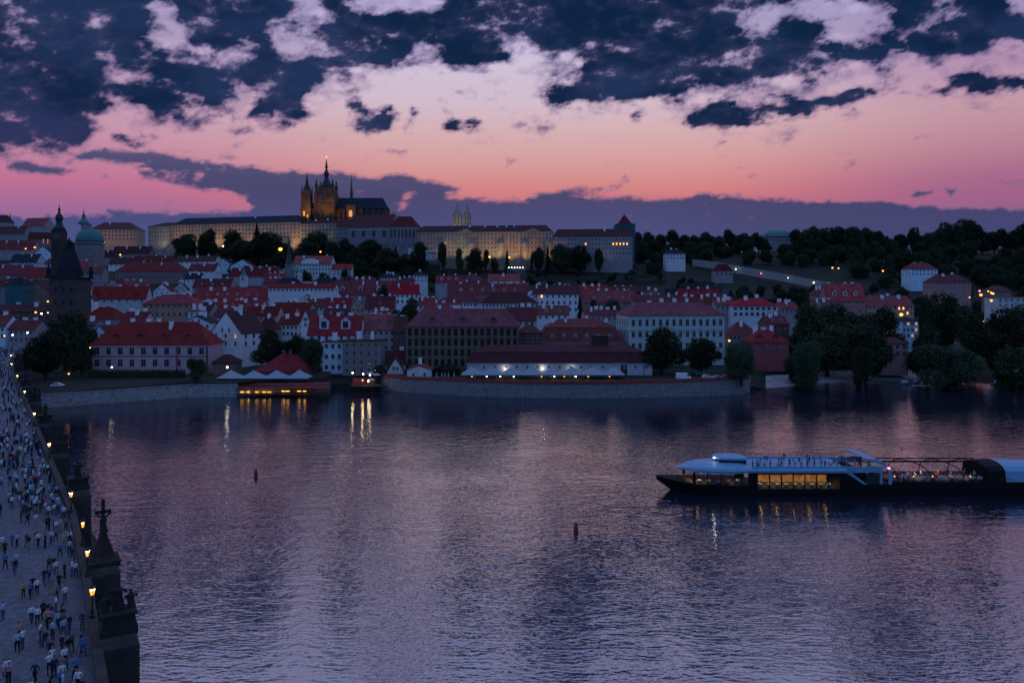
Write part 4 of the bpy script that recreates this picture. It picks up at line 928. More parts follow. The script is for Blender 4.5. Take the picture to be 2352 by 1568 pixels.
zg = Z(432); pxr = lambda p: p * s
hel = [(pxr(12.5), zg+0.02), (pxr(12.5), zg+1.2), (pxr(11.5), Z(427)), (pxr(10.8), Z(421)), (pxr(8.0), Z(416)), (pxr(6.2), Z(411)), (pxr(4.6), Z(408)), (pxr(4.6), Z(402)), (pxr(6.2), Z(400)), (pxr(5.8), Z(395)), (pxr(3.6), Z(391)), (pxr(2.2), Z(388)), (pxr(2.2), Z(384.5)), (pxr(3.6), Z(383.5)), (pxr(2.6), Z(379)), (pxr(1.5), Z(371)), (pxr(0.4), Z(364)), (0.08, Z(360))]
MB().use('copper_dark').lathe(hel, 12, cxm, 6).build('helmet', mt, smooth=True)
MB().use('lit_amber').box(cxm-0.5, cxm+0.3, 5.8, 6.4, Z(361), Z(357.5)).build('weathercock', mt)  # gleam put in as emission; the weathercock is no lamp
for dx, dy in ((-1, -1), (1, -1), (-1, 1), (1, 1)):
    MB().use('copper_dark').lathe([(1.9, Z(432)), (1.9, Z(428)), (2.3, Z(426.5)), (1.2, Z(422)), (0.7, Z(420)), (1.0, Z(418.5)), (0.05, Z(410))], 8, cxm+dx*hw*0.93, 6+dy*hw*0.93).build('corner_lantern', mt, smooth=True)
m = MB().use('iron')
for k in range(13): m.bar((cxm-hw+hw*2*k/12, 6-hw-0.2, zg), (cxm-hw+hw*2*k/12, 6-hw-0.2, zg+1.6), 0.2)
m.bar((cxm-hw, 6-hw-0.2, zg+1.6), (cxm+hw, 6-hw-0.2, zg+1.6), 0.25); m.build('gallery_rail', mt)
# nave, choir and transept
m = MB().use(CS); m.box(X(706), X(884), 8, 34, 0, Z(478)); m.box(X(796), X(816), -2, 8, 0, Z(470))
for k in range(9):
    xx = X(775) + (X(884) - X(775)) * k / 8
    m.box(xx-0.9, xx+0.9, 3, 8.2, 0, Z(484)); m.lathe([(0.9, Z(484)), (0.8, Z(481)), (0.03, Z(474))], 5, xx, 4)
m.build('nave_wall', cat_)
MB().use('slate_blue').hip(X(766), X(886), 6, 36, Z(478), X(768), X(873), 21, Z(450)).build('nave_roof', cat_)
MB().use('slate_blue').hip(X(704), X(766), 8, 34, Z(478), X(706), X(762), 21, Z(462)).build('west_roof', cat_)
MB().use('copper_dark').lathe([(pxr(3.2), Z(456)), (pxr(3.2), Z(442)), (pxr(3.8), Z(441)), (pxr(2.0), Z(425)), (pxr(0.9), Z(408)), (0.06, Z(394))], 8, X(799), 21).build('ridge_turret', cat_)
for k, (px, y0, y1) in enumerate(((885, 492, 468), (889, 498, 478), (893, 498, 480), (899, 500, 482), (903, 500, 481), (907, 502, 484), (911, 504, 488), (915, 504, 490))):
    MB().use(CS).lathe([(1.1, 0), (1.1, Z(y0)), (0.9, Z(y0)+2), (0.05, Z(y1))], 6).build('pinnacle', cat_, (X(px), 14 + (k % 3) * 6, 0))
for (px, py, w_, h_, lit_) in ((696, 495, 2.2, 6, 'lit_window'), (704, 499, 1.8, 4, 'lit_window'), (745, 462, 4.2, 10, None), (743, 498, 3.4, 7, None), (752, 447, 2.2, 6, None), (738, 447, 2.2, 6, None), (701, 460, 2.2, 8, None)):
    yy = 10 - 5.2 - 0.02 if px < 715 else 6 - hw - 0.02
    put('window', window_mesh(w_, h_, 'arch', 'stone_cathedral', lit_), cat_, (X(px), yy, Z(py)))
put('window', window_mesh(4.0, 8, 'arch', 'stone_cathedral', 'lit_window'), cat_, (X(806), -2.02, Z(498)))
for k in range(8):
    xx = X(775) + (X(884) - X(775)) * (k + 0.5) / 8
    if abs(xx - X(806)) > 8: put('window', window_mesh(3.2, 8, 'arch', 'stone_cathedral'), cat_, (xx, 7.98, Z(500)))
# ------------------------------------------------------------------ white palace and churches on the slope
rt, W, d, ze, zr, zb = H('white hillside palace with central gable below the castle', 671, 763, 606, 588, PW, TB, 'gable', Y=800, d=16, rows=3, cols=12, ww=1.3, wh=2.2, st=4.2, chim=4, name='palace', cat='palace', chs=(1.6, 1.0, 2.4))
MB().use('plaster_white').prism([(-10, 0), (10, 0), (8, 3.5), (3, 5.6), (-3, 5.6), (-8, 3.5)], -0.6, 3).build('pediment', rt, (-2, -d/2, ze))
H('left wing of the hillside palace under a green copper roof', 640, 692, 622, 612, PW, 'copper', 'hip', Y=775, d=13, rows=2, cols=5, ww=1.3, wh=2.2, st=4.4, chim=0, name='palace_wing', cat='palace')
H('right wing of the hillside palace with low red roof', 752, 808, 618, 607, PW, TB, 'gable', Y=800, d=12, rows=2, cols=6, ww=1.2, wh=1.9, chim=0, name='palace_wing', cat='palace')
H('white gate block below the hillside palace', 692, 742, 646, 640, PW, TD, 'flat', Y=690, d=9, rows=1, cols=4, arch=True, ww=1.6, wh=2.6, wtop=4.0, chim=0)
# dome church
Y = 720; s = Y / F; zb = 30.0; ch = thing('domed_church', 'baroque church with green copper dome and lantern behind the gate tower', 'church', (wx(190, Y), Y + 12, zb))
X = lambda px: (px - 190) * s
Z = lambda py: wz(py, Y) - zb
MB().use('plaster_lilac').lathe([(12.8, 0), (12.8, Z(560)), (13.8, Z(559)), (13.8, Z(556)), (12.0, Z(555.5))], 12, 0, 0, R(15)).build('drum', ch)
for k in range(6):
    a = R(-90 - 75 + 30 * k)
    put('window', window_mesh(2.6, 9.0, 'arch', 'frame_white'), ch, (12.5 * math.cos(a), 12.5 * math.sin(a), Z(592)), a + R(90))
MB().use('copper').lathe([(12.2, Z(555.4)), (12.4, Z(550)), (11.8, Z(541)), (10.0, Z(532)), (7.6, Z(527)), (5.2, Z(524.5))], 16, 0, 0).build('dome', ch, smooth=True)
MB().use('plaster_lilac').lathe([(4.6, Z(525)), (4.6, Z(514)), (5.2, Z(513.4)), (5.2, Z(512))], 8, X(182), 0).build('lantern', ch)
MB().use('copper').lathe([(5.2, Z(512)), (4.6, Z(508)), (2.8, Z(503)), (1.6, Z(498)), (1.9, Z(494)), (0.7, Z(488)), (0.3, Z(482)), (0.12, Z(473))], 10, X(176), 0).build('lantern_roof', ch, smooth=True)
Y2 = 690; s2 = Y2 / F; bt = thing('bell_tower', 'slender green topped bell tower left of the church dome', 'tower', (wx(136, Y2), Y2, 30.0))
Zb = lambda py: wz(py, Y2) - 30.0
MB().use('stone_dark').box(-4.6, 4.6, -4.6, 4.6, 0, Zb(530)).build('shaft', bt)
MB().use('copper_dark').lathe([(5.4, Zb(530)), (5.0, Zb(524)), (3.0, Zb(517)), (2.6, Zb(512)), (2.6, Zb(505)), (3.4, Zb(502)), (3.0, Zb(496)), (1.2, Zb(490)), (0.8, Zb(484)), (1.2, Zb(481)), (0.4, Zb(477)), (0.15, Zb(468))], 10).build('helmet', bt, smooth=True)
winrow(bt, -3, 3, 2, Zb(548), 1.6, 4.0, -4.62, kind='arch')
# gate tower of the bridge
Y = 430; s = Y / F; zb = 9.0; gt = thing('gate_tower', 'tall black gothic gate tower with steep wedge roof at the bridge end', 'tower', (wx(144, Y), Y + 7, zb))
X = lambda px: (px - 144) * s
Z = lambda py: wz(py, Y) - zb
MB().use('stone_tower').box(X(112), X(178), -7, 7, 0, Z(640)).build('shaft', gt)
m = MB().use('stone_black').box(X(106), X(183), -7.7, 7.7, Z(640), Z(636))
for k in range(11): m.box(X(106)+k*(X(183)-X(106))/11.0+0.2, X(106)+(k+0.62)*(X(183)-X(106))/11.0, -7.7, -7.0, Z(636), Z(631))
m.build('gallery', gt)
MB().use('slate').hip(X(126), X(166), -5.4, 5.4, Z(634), X(130), X(153), 0, Z(563)).build('roof', gt)
for px in (110, 179):
    for yy in (-6.4, 6.4): MB().use('slate').lathe([(1.3, Z(640)), (1.3, Z(626)), (1.6, Z(625)), (0.05, Z(604))], 6).build('corner_turret', gt, (X(px), yy, 0))
MB().use('slate').lathe([(1.1, Z(564)), (1.1, Z(556)), (1.6, Z(555)), (0.7, Z(549)), (0.05, Z(543))], 8, X(142), 0).build('roof_lantern', gt)
winrow(gt, X(118), X(172), 3, Z(672), 1.3, 3.0, -7.02, kind='arch', frame='stone_dark')
winrow(gt, X(118), X(172), 3, Z(700), 1.3, 3.0, -7.02, kind='arch', frame='stone_dark')
H('square bridge tower wrapped in teal netting at the left edge', 11, 54, 652, 634, 'scaffold_net', 'slate', 'pyramid', Y=452, d=11, rows=0, chim=0, name='netted_tower', cat='tower')
# small spires
def spire(label, px, ybase, yeave, ytop, wpx, Y, wallk, roofk, zb, name='church_spire'):
    s = Y / F; t_ = thing(name, label, 'tower', (wx(px, Y), Y, zb)); r = wpx * s / 2; ze_ = wz(yeave, Y) - zb; zt_ = wz(ytop, Y) - zb
    MB().use(wallk).box(-r, r, -r, r, 0, ze_).build('shaft', t_)
    MB().use(roofk).lathe([(r*1.25, ze_), (r*0.75, ze_+(zt_-ze_)*0.2), (r*0.4, ze_+(zt_-ze_)*0.55), (0.08, zt_)], 8, 0, 0, R(22.5)).build('spire', t_)
    winrow(t_, -r*0.7, r*0.7, 1, ze_-3.4, 1.2, 2.4, -r-0.01, kind='arch')
spire('slim dark green church spire rising before the castle trees', 664, 640, 606, 538, 14, 770, PG, 'copper_dark', 36)
spire('small teal church turret in the middle of the red roofs', 560, 660, 634, 612, 14, 640, PW, 'copper', 18)
spire('tiny spire on the far left skyline', 23, 520, 508, 490, 7, 1150, PG, 'copper_dark', 110)
# summer palace with green boat shaped roof
Y = 1020; s = Y / F; zb = 90; sp = thing('summer_palace', 'long summer palace with green boat shaped copper roof on the right ridge', 'palace', (wx(1789, Y), Y + 9, zb))
X = lambda px: (px - 1789) * s
Z = lambda py: wz(py, Y) - zb
MB().use('plaster_lilac').box(X(1757), X(1821), -9, 9, 0, Z(543)).build('wall', sp)
m = MB().use('copper')
lv = [(X(1754), X(1824), 11, Z(543)), (X(1757), X(1821), 9.5, Z(538)), (X(1763), X(1815), 7, Z(533)), (X(1770), X(1808), 4.4, Z(530)), (X(1776), X(1803), 0.4, Z(527.5))]
for (a0, a1, w0, z0), (b0, b1, w1, z1) in zip(lv, lv[1:]):
    m.add([(a0,-w0,z0),(a1,-w0,z0),(a1,w0,z0),(a0,w0,z0),(b0,-w1,z1),(b1,-w1,z1),(b1,w1,z1),(b0,w1,z1)], [(0,1,5,4),(1,2,6,5),(2,3,7,6),(3,0,4,7)])
m.build('roof', sp)
winrow(sp, X(1759), X(1819), 10, Z(554), 1.4, 2.6, -9.01, kind='arch')
H('white house with dark roof alone under the wooded ridge', 1528, 1575, 582, 573, PW, 'slate', 'hip', Y=850, d=12, rows=2, cols=6, chim=2)
H('stone garden pavilion with small arched front below the stair wall', 1640, 1684, 622, 606, PL, 'tile_dark', 'hip', Y=800, d=10, rows=1, cols=4, arch=True, ww=1.6, wh=2.6, wtop=4.2, chim=0, name='pavilion', cat='pavilion')
# stair wall down the slope
lowwall('long pale stair wall running down the slope from the castle', [at(1590, 606, 872), at(1640, 612, 850), at(1720, 627, 820), at(1800, 641, 792), at(1880, 657, 768), at(1945, 668, 750)], 5.0, 'stone_pale', 'stair_wall', 2.0)
for i, (u0, u1, y0, y1, Y) in enumerate(((1395, 1530, 652, 648, 745), (1440, 1500, 636, 634, 790), (1528, 1660, 668, 664, 700), (1560, 1640, 655, 652, 735), (1230, 1390, 640, 638, 770), (900, 1010, 612, 612, 850))):
    lowwall(('retaining wall under the shrubs of the hillside garden', 'upper retaining wall of the hillside garden', 'low terrace wall above the red house with chimneys', 'middle terrace wall of the stepped garden', 'terrace wall beside the lit garden pergola', 'retaining wall under the castle garden trees')[i], [at(u0, y0, Y), at(u1, y1, Y - 4)], 1.8, 'stone_dark')
lowwall('white garden wall beside the low castle terrace', [at(937, 591, 846), at(975, 591, 845)], 10.0, 'plaster_white')
# columned garden pavilion
Y = 838; s = Y / F; pv = thing('columned_pavilion', 'white columned garden pavilion under the long castle palace', 'pavilion', at(989, 594, Y))
hh = 16 * s
for k in range(6): MB().use('plaster_white').lathe([(0.42, 0), (0.36, hh)], 8).build('column', pv, (-5 + k * 2.0, 0, 0))
MB().use('plaster_white').box(-5.8, 5.8, -0.8, 5, hh, hh + 1.0).build('entablature', pv)
MB().use('plaster_white').box(-5.6, 5.6, 4, 5.2, -2, hh).build('rear_wall', pv)
# ------------------------------------------------------------------ trees
def leaf_cloud(seed, kind, lf=1.0, lc=1.0):
    g = np.random.RandomState(seed)
    cl = []
    if kind in ('round', 'tall', 'bush'):
        nl = 11
        lobes = []
        for i in range(nl):
            a = g.uniform(0, 6.283); zz = g.uniform(0.0, 1.0); r = math.sqrt(max(0.0, 1 - (2*zz-1)**2)) * g.uniform(0.35, 0.92)
            if kind == 'tall': zz = g.uniform(0.02, 1.0); r = (0.25 + 0.35 * math.sin(math.pi * min(1, zz*1.05))) * g.uniform(0.3, 1.0)
            lobes.append((0.36 * r * math.cos(a), 0.36 * r * math.sin(a), 0.22 + 0.62 * zz if kind != 'bush' else 0.08 + 0.70 * zz, g.uniform(0.095, 0.225)))
        lobes.append((0, 0, 0.55, 0.26))
        for (x, y, z, r) in lobes:
            for k in range(int(420 * r * 2.2 * lc)):
                v = g.normal(size=3); v /= np.linalg.norm(v); q = g.uniform(0.62, 1.06) ** 0.6
                cl.append((x + v[0]*r*q, y + v[1]*r*q, z + v[2]*r*q*0.85, 0.019 + 0.013 * g.rand()))
                for j in range(5):
                    o = g.normal(size=3) * 0.028
                    cl.append((x + v[0]*r*q + o[0], y + v[1]*r*q + o[1], z + v[2]*r*q*0.85 + o[2], 0.014 + 0.014 * g.rand()))
    else:                                # conifer: whorls of drooping boughs
        for lev in range(26):
            f = lev / 25.0; z = 0.06 + 0.92 * f; rad = 0.5 * (1 - f) ** 0.85 + 0.015
            for b in range(9):
                a = g.uniform(0, 6.283); L_ = rad * g.uniform(0.75, 1.08)
                for k in range(7):
                    t_ = (k + g.rand()) / 7; cl.append((L_*t_*math.cos(a), L_*t_*math.sin(a), z - 0.10*t_*L_/0.5 + g.normal()*0.008, 0.030 + 0.02*g.rand()))
    c = np.array(cl); n = len(c)
    d1 = g.normal(size=(n, 3)); d1 /= np.linalg.norm(d1, axis=1)[:, None]
    d2 = np.cross(d1, g.normal(size=(n, 3))); d2 /= np.linalg.norm(d2, axis=1)[:, None]
    s = c[:, 3:4] * lf; p = c[:, :3]
    v = np.stack([p - d1*s, p + d2*s*0.6, p + d1*s, p - d2*s*0.6], 1).reshape(-1, 3)
    q = np.arange(n * 4).reshape(-1, 4)
    me = bpy.data.meshes.new('crown'); mesh_np(me, v, q); return me
TREE = {}
def tree_proto(key, seed, kind, leaf, lf=1.0, lc=1.0):
    me = leaf_cloud(seed, kind, lf, lc); me.materials.append(MT[leaf])
    g = random.Random(seed); m = MB().use('bark')
    top = 0.62 if kind != 'cone' else 0.95
    m.tube([(0,0,-0.06), (0.004,0.003,0.12), (-0.006,0.004,0.32), (0.005,-0.004,top)], [0.034, 0.026, 0.020, 0.006], 7)
    if kind != 'cone':
        for i in range(6):
            a = g.uniform(0, 6.28); r = g.uniform(0.18, 0.33); z0 = g.uniform(0.16, 0.38)
            m.tube([(0, 0, z0), (r*0.5*math.cos(a), r*0.5*math.sin(a), z0+0.12), (r*math.cos(a), r*math.sin(a), z0+g.uniform(0.2, 0.36))], [0.015, 0.010, 0.004], 5)
    TREE[key] = (me, m.mesh('trunk'))
for i in range(4): tree_proto('r%d' % i, 20 + i, 'round', 'leaf')
tree_proto('l0', 31, 'round', 'leaf_light'); tree_proto('l1', 32, 'bush', 'leaf_light'); tree_proto('b0', 33, 'bush', 'leaf'); tree_proto('b1', 36, 'bush', 'leaf')
tree_proto('w0', 41, 'bush', 'leaf_light', 0.5, 2.6); tree_proto('w1', 42, 'round', 'leaf_light', 0.6, 2.0); tree_proto('t0', 34, 'tall', 'leaf'); tree_proto('c0', 35, 'cone', 'needle')
def tree(label, px, ytop, wpx, Y, key, ybase=None, group=None, name='broadleaf_tree', cat='tree', wscale=1.0):
    x = wx(px, Y); zb = ground(x, Y) if ybase is None else wz(ybase, Y)
    h = max(2.0, wz(ytop, Y) - zb); w = wpx / F * Y * wscale * 1.22
    t_ = thing(name, label, cat, (x, Y, zb), rnd.uniform(0, 6.28), group)
    put('crown', TREE[key][0], t_, None, 0, (w, w, h)); put('trunk', TREE[key][1], t_, None, 0, (w, w, h))
    return t_
# along the bank
tree('huge dark tree between the bridge end and the pink palace', 150, 708, 116, 332, 'r0')
tree('dark tree leaning over the bridge side of the left bank', 104, 758, 84, 306, 'r1')
tree('lower dark tree before the left corner of the pink palace', 186, 772, 62, 312, 'r2')
tree('rounded bank willow at the right end of the grass quay', 452, 808, 58, 299, 'w0', name='willow_tree')
tree('dark tree in the garden behind the canopies restaurant', 622, 757, 84, 338, 'r2')
tree('second dark garden tree in front of the white firewall', 676, 763, 66, 334, 'r3')
tree('tall dark tree right of the canopies restaurant', 716, 773, 74, 318, 't0')
tree('small dark tree beside the grey balcony house foot', 868, 830, 26, 318, 'b0')
tree('wide dark garden tree before the ochre building', 1030, 830, 92, 322, 'b1')
tree('tall round chestnut tree left of the parking place', 1520, 748, 108, 322, 'r1')
tree('second chestnut tree above the parked cars', 1612, 772, 86, 322, 'r0')
tree('drooping bank tree right of the parked cars', 1703, 785, 96, 303, 'w1', name='willow_tree')
tree('large dark tree at the left of the big riverside grove', 1862, 702, 112, 372, 'r2')
tree('tallest dark tree in the middle of the riverside grove', 1935, 688, 132, 380, 'r3')
tree('dark tree at the right of the riverside grove', 2018, 700, 116, 374, 'r1')
tree('lower tree filling the front of the riverside grove', 1900, 745, 130, 352, 'r0')
tree('lower tree at the right front of the riverside grove', 1990, 748, 120, 346, 'r2')
tree('pale green willow at the water before the grove', 1852, 782, 80, 318, 'w1', name='willow_tree')
tree('pointed small tree on the bank terrace', 1977, 790, 58, 322, 't0')
tree('narrow tall poplar beside the lamplit street', 2124, 676, 36, 380, 't0', name='poplar_tree')
tree('dark tree behind the narrow poplar', 2172, 668, 92, 400, 'r0')
tree('dark tree in front of the twin street lamp', 2225, 690, 88, 372, 'r3')
tree('wide pale green bush tree at the right bank', 2182, 764, 170, 322, 'w0', name='willow_tree')
tree('dark tree behind the wide pale bush tree', 2130, 740, 90, 345, 'r1')
tree('dark tree near the right frame edge above the pier', 2300, 712, 112, 345, 'r2')
tree('pale tree at the right frame edge', 2358, 704, 96, 350, 'l0')
tree('low dark tree at the water by the right frame edge', 2330, 768, 120, 325, 'b1')
tree('shrub on the beach beside the crimson house', 1838, 800, 60, 335, 'b0')
# in the town
tree('dark conifer beside the long white house', 1331, 675, 24, 455, 'c0', name='conifer_tree')
tree('dark tree right of the town conifer', 1358, 680, 40, 455, 'r3')
tree('broad round dark tree among the red roofs', 1409, 684, 62, 440, 'r0')
tree('dark tree left of the dark roofed halls', 942, 680, 62, 470, 'r1')
tree('dark shrub tree before the brown house roofs', 905, 690, 40, 450, 'b0')
tree('small dark tree in the red roofs left of the cream gable', 672, 680, 42, 480, 'b1')
tree('small dark tree under the cream gable', 818, 702, 42, 430, 'b0')
tree('dark tree among the roofs below the hillside palace', 880, 655, 34, 600, 'r2')
tree('dark shrub before the loggia house', 1700, 716, 40, 420, 'b1')
# castle gardens: the ones that stand out against the lit walls
for i, (px, yt, w, Y, k, lab) in enumerate((
  (422, 534, 46, 905, 'r0', 'round dark tree before the western castle block'), (478, 522, 38, 900, 'r1', 'tall round tree before the lit southern wing'),
  (538, 530, 52, 895, 'r2', 'wide dark tree before the middle of the southern wing'), (590, 513, 34, 890, 'c0', 'pointed conifer before the southern wing'),
  (612, 528, 70, 885, 'r3', 'dense dark tree right of the pointed conifer'), (566, 548, 60, 880, 'r0', 'low dark tree left of the yellow lit tree'),
  (642, 548, 44, 880, 'r1', 'dark tree with a yellow lamp glow below it'), (724, 532, 62, 880, 'r2', 'big round tree below the cathedral towers'),
  (694, 560, 54, 870, 'b0', 'low shrub tree left of the big round tree'), (764, 552, 50, 872, 't0', 'dark tree right of the big round tree'),
  (796, 546, 46, 870, 'r1', 'dark pointed tree before the royal palace hall'), (848, 545, 64, 866, 'r3', 'broad dark tree under the white palace front'),
  (822, 566, 60, 850, 'b1', 'low dark tree before the palace hall'), (890, 566, 50, 846, 'r1', 'dark round tree before the low terrace building'), (938, 572, 44, 848, 'b1', 'dark shrub tree left of the white garden wall'), (908, 568, 34, 850, 'c0', 'small dark fir left of the white garden wall'),
  (968, 552, 32, 846, 'r0', 'tree before the left end of the long castle palace'), (1016, 553, 28, 842, 't0', 'slim tree before the long castle palace'),
  (1054, 570, 22, 838, 'l0', 'small lit tree on the garden terrace'), (1090, 571, 36, 838, 'r2', 'round dark tree on the garden terrace'),
  (1117, 570, 18, 838, 't0', 'slender tree lit yellow from behind'), (1137, 582, 14, 836, 'b0', 'tiny shrub beside the slender lit tree'),
  (1165, 571, 15, 836, 'c0', 'small cypress with a yellow lamp beside it'), (1221, 580, 13, 836, 'c0', 'second small cypress with a yellow lamp'),
  (1235, 564, 27, 836, 'r3', 'reddish lit tree before the castle palace'), (1258, 562, 16, 836, 'c0', 'grey fir before the palace corner'),
  (1290, 558, 46, 834, 'r1', 'broad dark tree before the white eastern palace'), (1330, 561, 40, 834, 'r0', 'dark tree lit yellow on its right side'),
  (1376, 569, 32, 832, 't0', 'oval dark tree under the eastern palace'))):
    tree(lab, px, yt, w * (1.35 if k[0] in 'rb' else 1.0), Y, k, group='trees of the castle gardens', name='conifer_tree' if k == 'c0' else 'broadleaf_tree')
# wooded ridge on the right: silhouettes first
ridge = [(1466,534,34),(1492,530,30),(1516,536,34),(1545,528,30),(1570,540,34),(1598,538,34),(1625,531,42),(1650,540,34),(1676,523,36),(1700,538,30),(1716,531,38),(1742,530,32),(1836,522,42),(1862,517,44),(1894,520,48),(1926,521,44),(1962,518,50),(1994,520,44),(2014,528,34),(2040,538,36),(2070,536,40),(2098,519,26),(2126,533,34),(2150,524,34),(2172,508,32),(2196,512,36),(2226,500,48),(2256,524,40),(2284,530,40),(2308,520,40),(2336,514,40),(2364,508,46)]
ORD = 'first second third fourth fifth sixth seventh eighth ninth tenth eleventh twelfth thirteenth fourteenth fifteenth sixteenth seventeenth eighteenth nineteenth twentieth'.split()
ORD += ['twenty-' + o for o in ORD[:9]] + ['thirtieth'] + ['thirty-' + o for o in ORD[:9]] + ['fortieth'] + ['forty-' + o for o in ORD[:9]]
for i, (px, yt, w) in enumerate(ridge):
    tree('dark tree on the wooded skyline ridge, %s rightwards from the netted tower' % ORD[i], px, yt, w * 1.25, 985 + rnd.uniform(-25, 25), rnd.choice(('r0','r1','r2','r3','t0')), group='trees on the right skyline')
def scatter(n, u0, u1, y0, y1, hmin, hmax, label, group, keys, name, seed, avoid=()):
    g = random.Random(seed); k = 0; tries = 0
    while k < n and tries < 4000:
        tries += 1
        u = g.uniform(u0, u1); Y = g.uniform(y0, y1); x = wx(u, Y)
        if any(a <= u <= b and c <= Y <= d_ for a, b, c, d_ in avoid): continue
        h = g.uniform(hmin, hmax); zb = ground(x, Y)
        if any(o[0] - o[2] < u < o[1] + o[2] and o[3] > Y > o[3] - 70 for o in CLEAR): continue
        t_ = thing(name, label, 'tree', (x, Y, zb), g.uniform(0, 6.28), group)
        key = g.choice(keys); w = h * g.uniform(0.85, 1.25)
        put('crown', TREE[key][0], t_, None, 0, (w, w, h)); put('trunk', TREE[key][1], t_, None, 0, (w, w, h)); k += 1
CLEAR = [(1525, 1580, 6, 860), (1636, 1690, 6, 805), (2080, 2165, 4, 785), (2138, 2240, 4, 695), (1750, 1826, 4, 1025), (1895, 1992, 4, 525), (2010, 2070, 3, 605), (2270, 2340, 2, 605)]
scatter(150, 1465, 2560, 800, 985, 15, 24, 'dark tree in the dense wood on the right hill slope', 'wood on the right hill slope', ('r0','r1','r2','b0','b1','b1'), 'woodland_tree', 5, avoid=((1560, 1960, 740, 870),))
scatter(70, 1960, 2560, 560, 800, 12, 20, 'dark tree on the lower slope right of the stair wall', 'trees on the lower right slope', ('r0','r1','b0','b1'), 'woodland_tree', 6)
scatter(60, 1590, 1900, 640, 748, 9, 14, 'dark garden tree on the slope below the pale stair wall', 'trees below the stair wall', ('r0','c0','b0','r2'), 'garden_tree', 8)
scatter(105, 900, 1600, 715, 822, 6, 11, 'dark shrub of the terraced gardens below the castle', 'shrubs of the terraced gardens', ('b0','b1','r1','r3'), 'garden_shrub', 9)
scatter(34, 520, 705, 790, 872, 10, 16, 'dark tree of the wooded slope under the southern castle wing', 'trees under the southern castle wing', ('r0','r1','b1','r3'), 'garden_tree', 10)
scatter(40, 690, 960, 770, 855, 8, 14, 'dark tree of the slope between the hillside palace and the castle', 'trees under the cathedral', ('r0','r2','b1','b0'), 'garden_tree', 11)
scatter(16, 100, 225, 1085, 1130, 12, 18, 'dark tree on the far left skyline behind the dome', 'trees on the left skyline', ('r0','r1','r3'), 'skyline_tree', 12)
# hedge before the pink palace
def hedge(label, px0, px1, Y, h, d):
    x0, x1 = wx(px0, Y), wx(px1, Y); g = np.random.RandomState(5)
    t_ = thing('hedge', label, 'hedge', (x0, Y, ground((x0+x1)/2, Y)))
    n = int((x1-x0) * d * h * 7)
    p = np.stack([g.uniform(0, x1-x0, n), g.uniform(-d/2, d/2, n), g.uniform(0, h, n)], 1)
    d1 = g.normal(size=(n, 3)); d1 /= np.linalg.norm(d1, axis=1)[:, None]; d2 = np.cross(d1, g.normal(size=(n, 3))); d2 /= np.linalg.norm(d2, axis=1)[:, None]
    me = bpy.data.meshes.new('foliage'); mesh_np(me, np.stack([p-d1*.3, p+d2*.2, p+d1*.3, p-d2*.2], 1).reshape(-1, 3), np.arange(n*4).reshape(-1, 4)); me.materials.append(MT['leaf'])
    put('foliage', me, t_)
    MB().use('bark').box(0.3, x1-x0-0.3, -d/2+0.4, d/2-0.4, -0.5, h-0.5).build('stems', t_)
hedge('long clipped dark hedge along the foot of the pink palace', 205, 425, 310, 3.2, 3.0)

# ------------------------------------------------------------------ people
MT['skin'] = mat('skin', (0.36, 0.20, 0.14), 0.6, 0.0)
SHIRT = {'white': (0.62,0.66,0.70), 'pale blue': (0.30,0.46,0.62), 'blue': (0.05,0.16,0.36), 'black': (0.012,0.012,0.014), 'navy': (0.015,0.025,0.06), 'red': (0.32,0.02,0.03), 'pink': (0.46,0.22,0.28), 'yellow': (0.5,0.36,0.05), 'grey': (0.16,0.16,0.17), 'green': (0.04,0.12,0.08)}
TROUS = {'black': (0.010,0.010,0.012), 'navy': (0.012,0.02,0.05), 'blue': (0.04,0.08,0.18), 'beige': (0.30,0.24,0.17), 'grey': (0.09,0.09,0.10)}
HAIR = {'dark': (0.012,0.008,0.006), 'brown': (0.05,0.025,0.012), 'fair': (0.30,0.20,0.09), 'grey': (0.25,0.25,0.25)}
for k, c in SHIRT.items(): MT['shirt ' + k] = mat('cloth_' + k.replace(' ', '_'), c, 0.85, 0.12, 6.0)
for k, c in TROUS.items(): MT['trouser ' + k] = mat('trouser_' + k, c, 0.85, 0.12, 6.0)
for k, c in HAIR.items(): MT['hair ' + k] = mat('hair_' + k, c, 0.7, 0.1, 20.0)
MT['shoe'] = mat('shoe', (0.015, 0.013, 0.012), 0.6, 0.0)
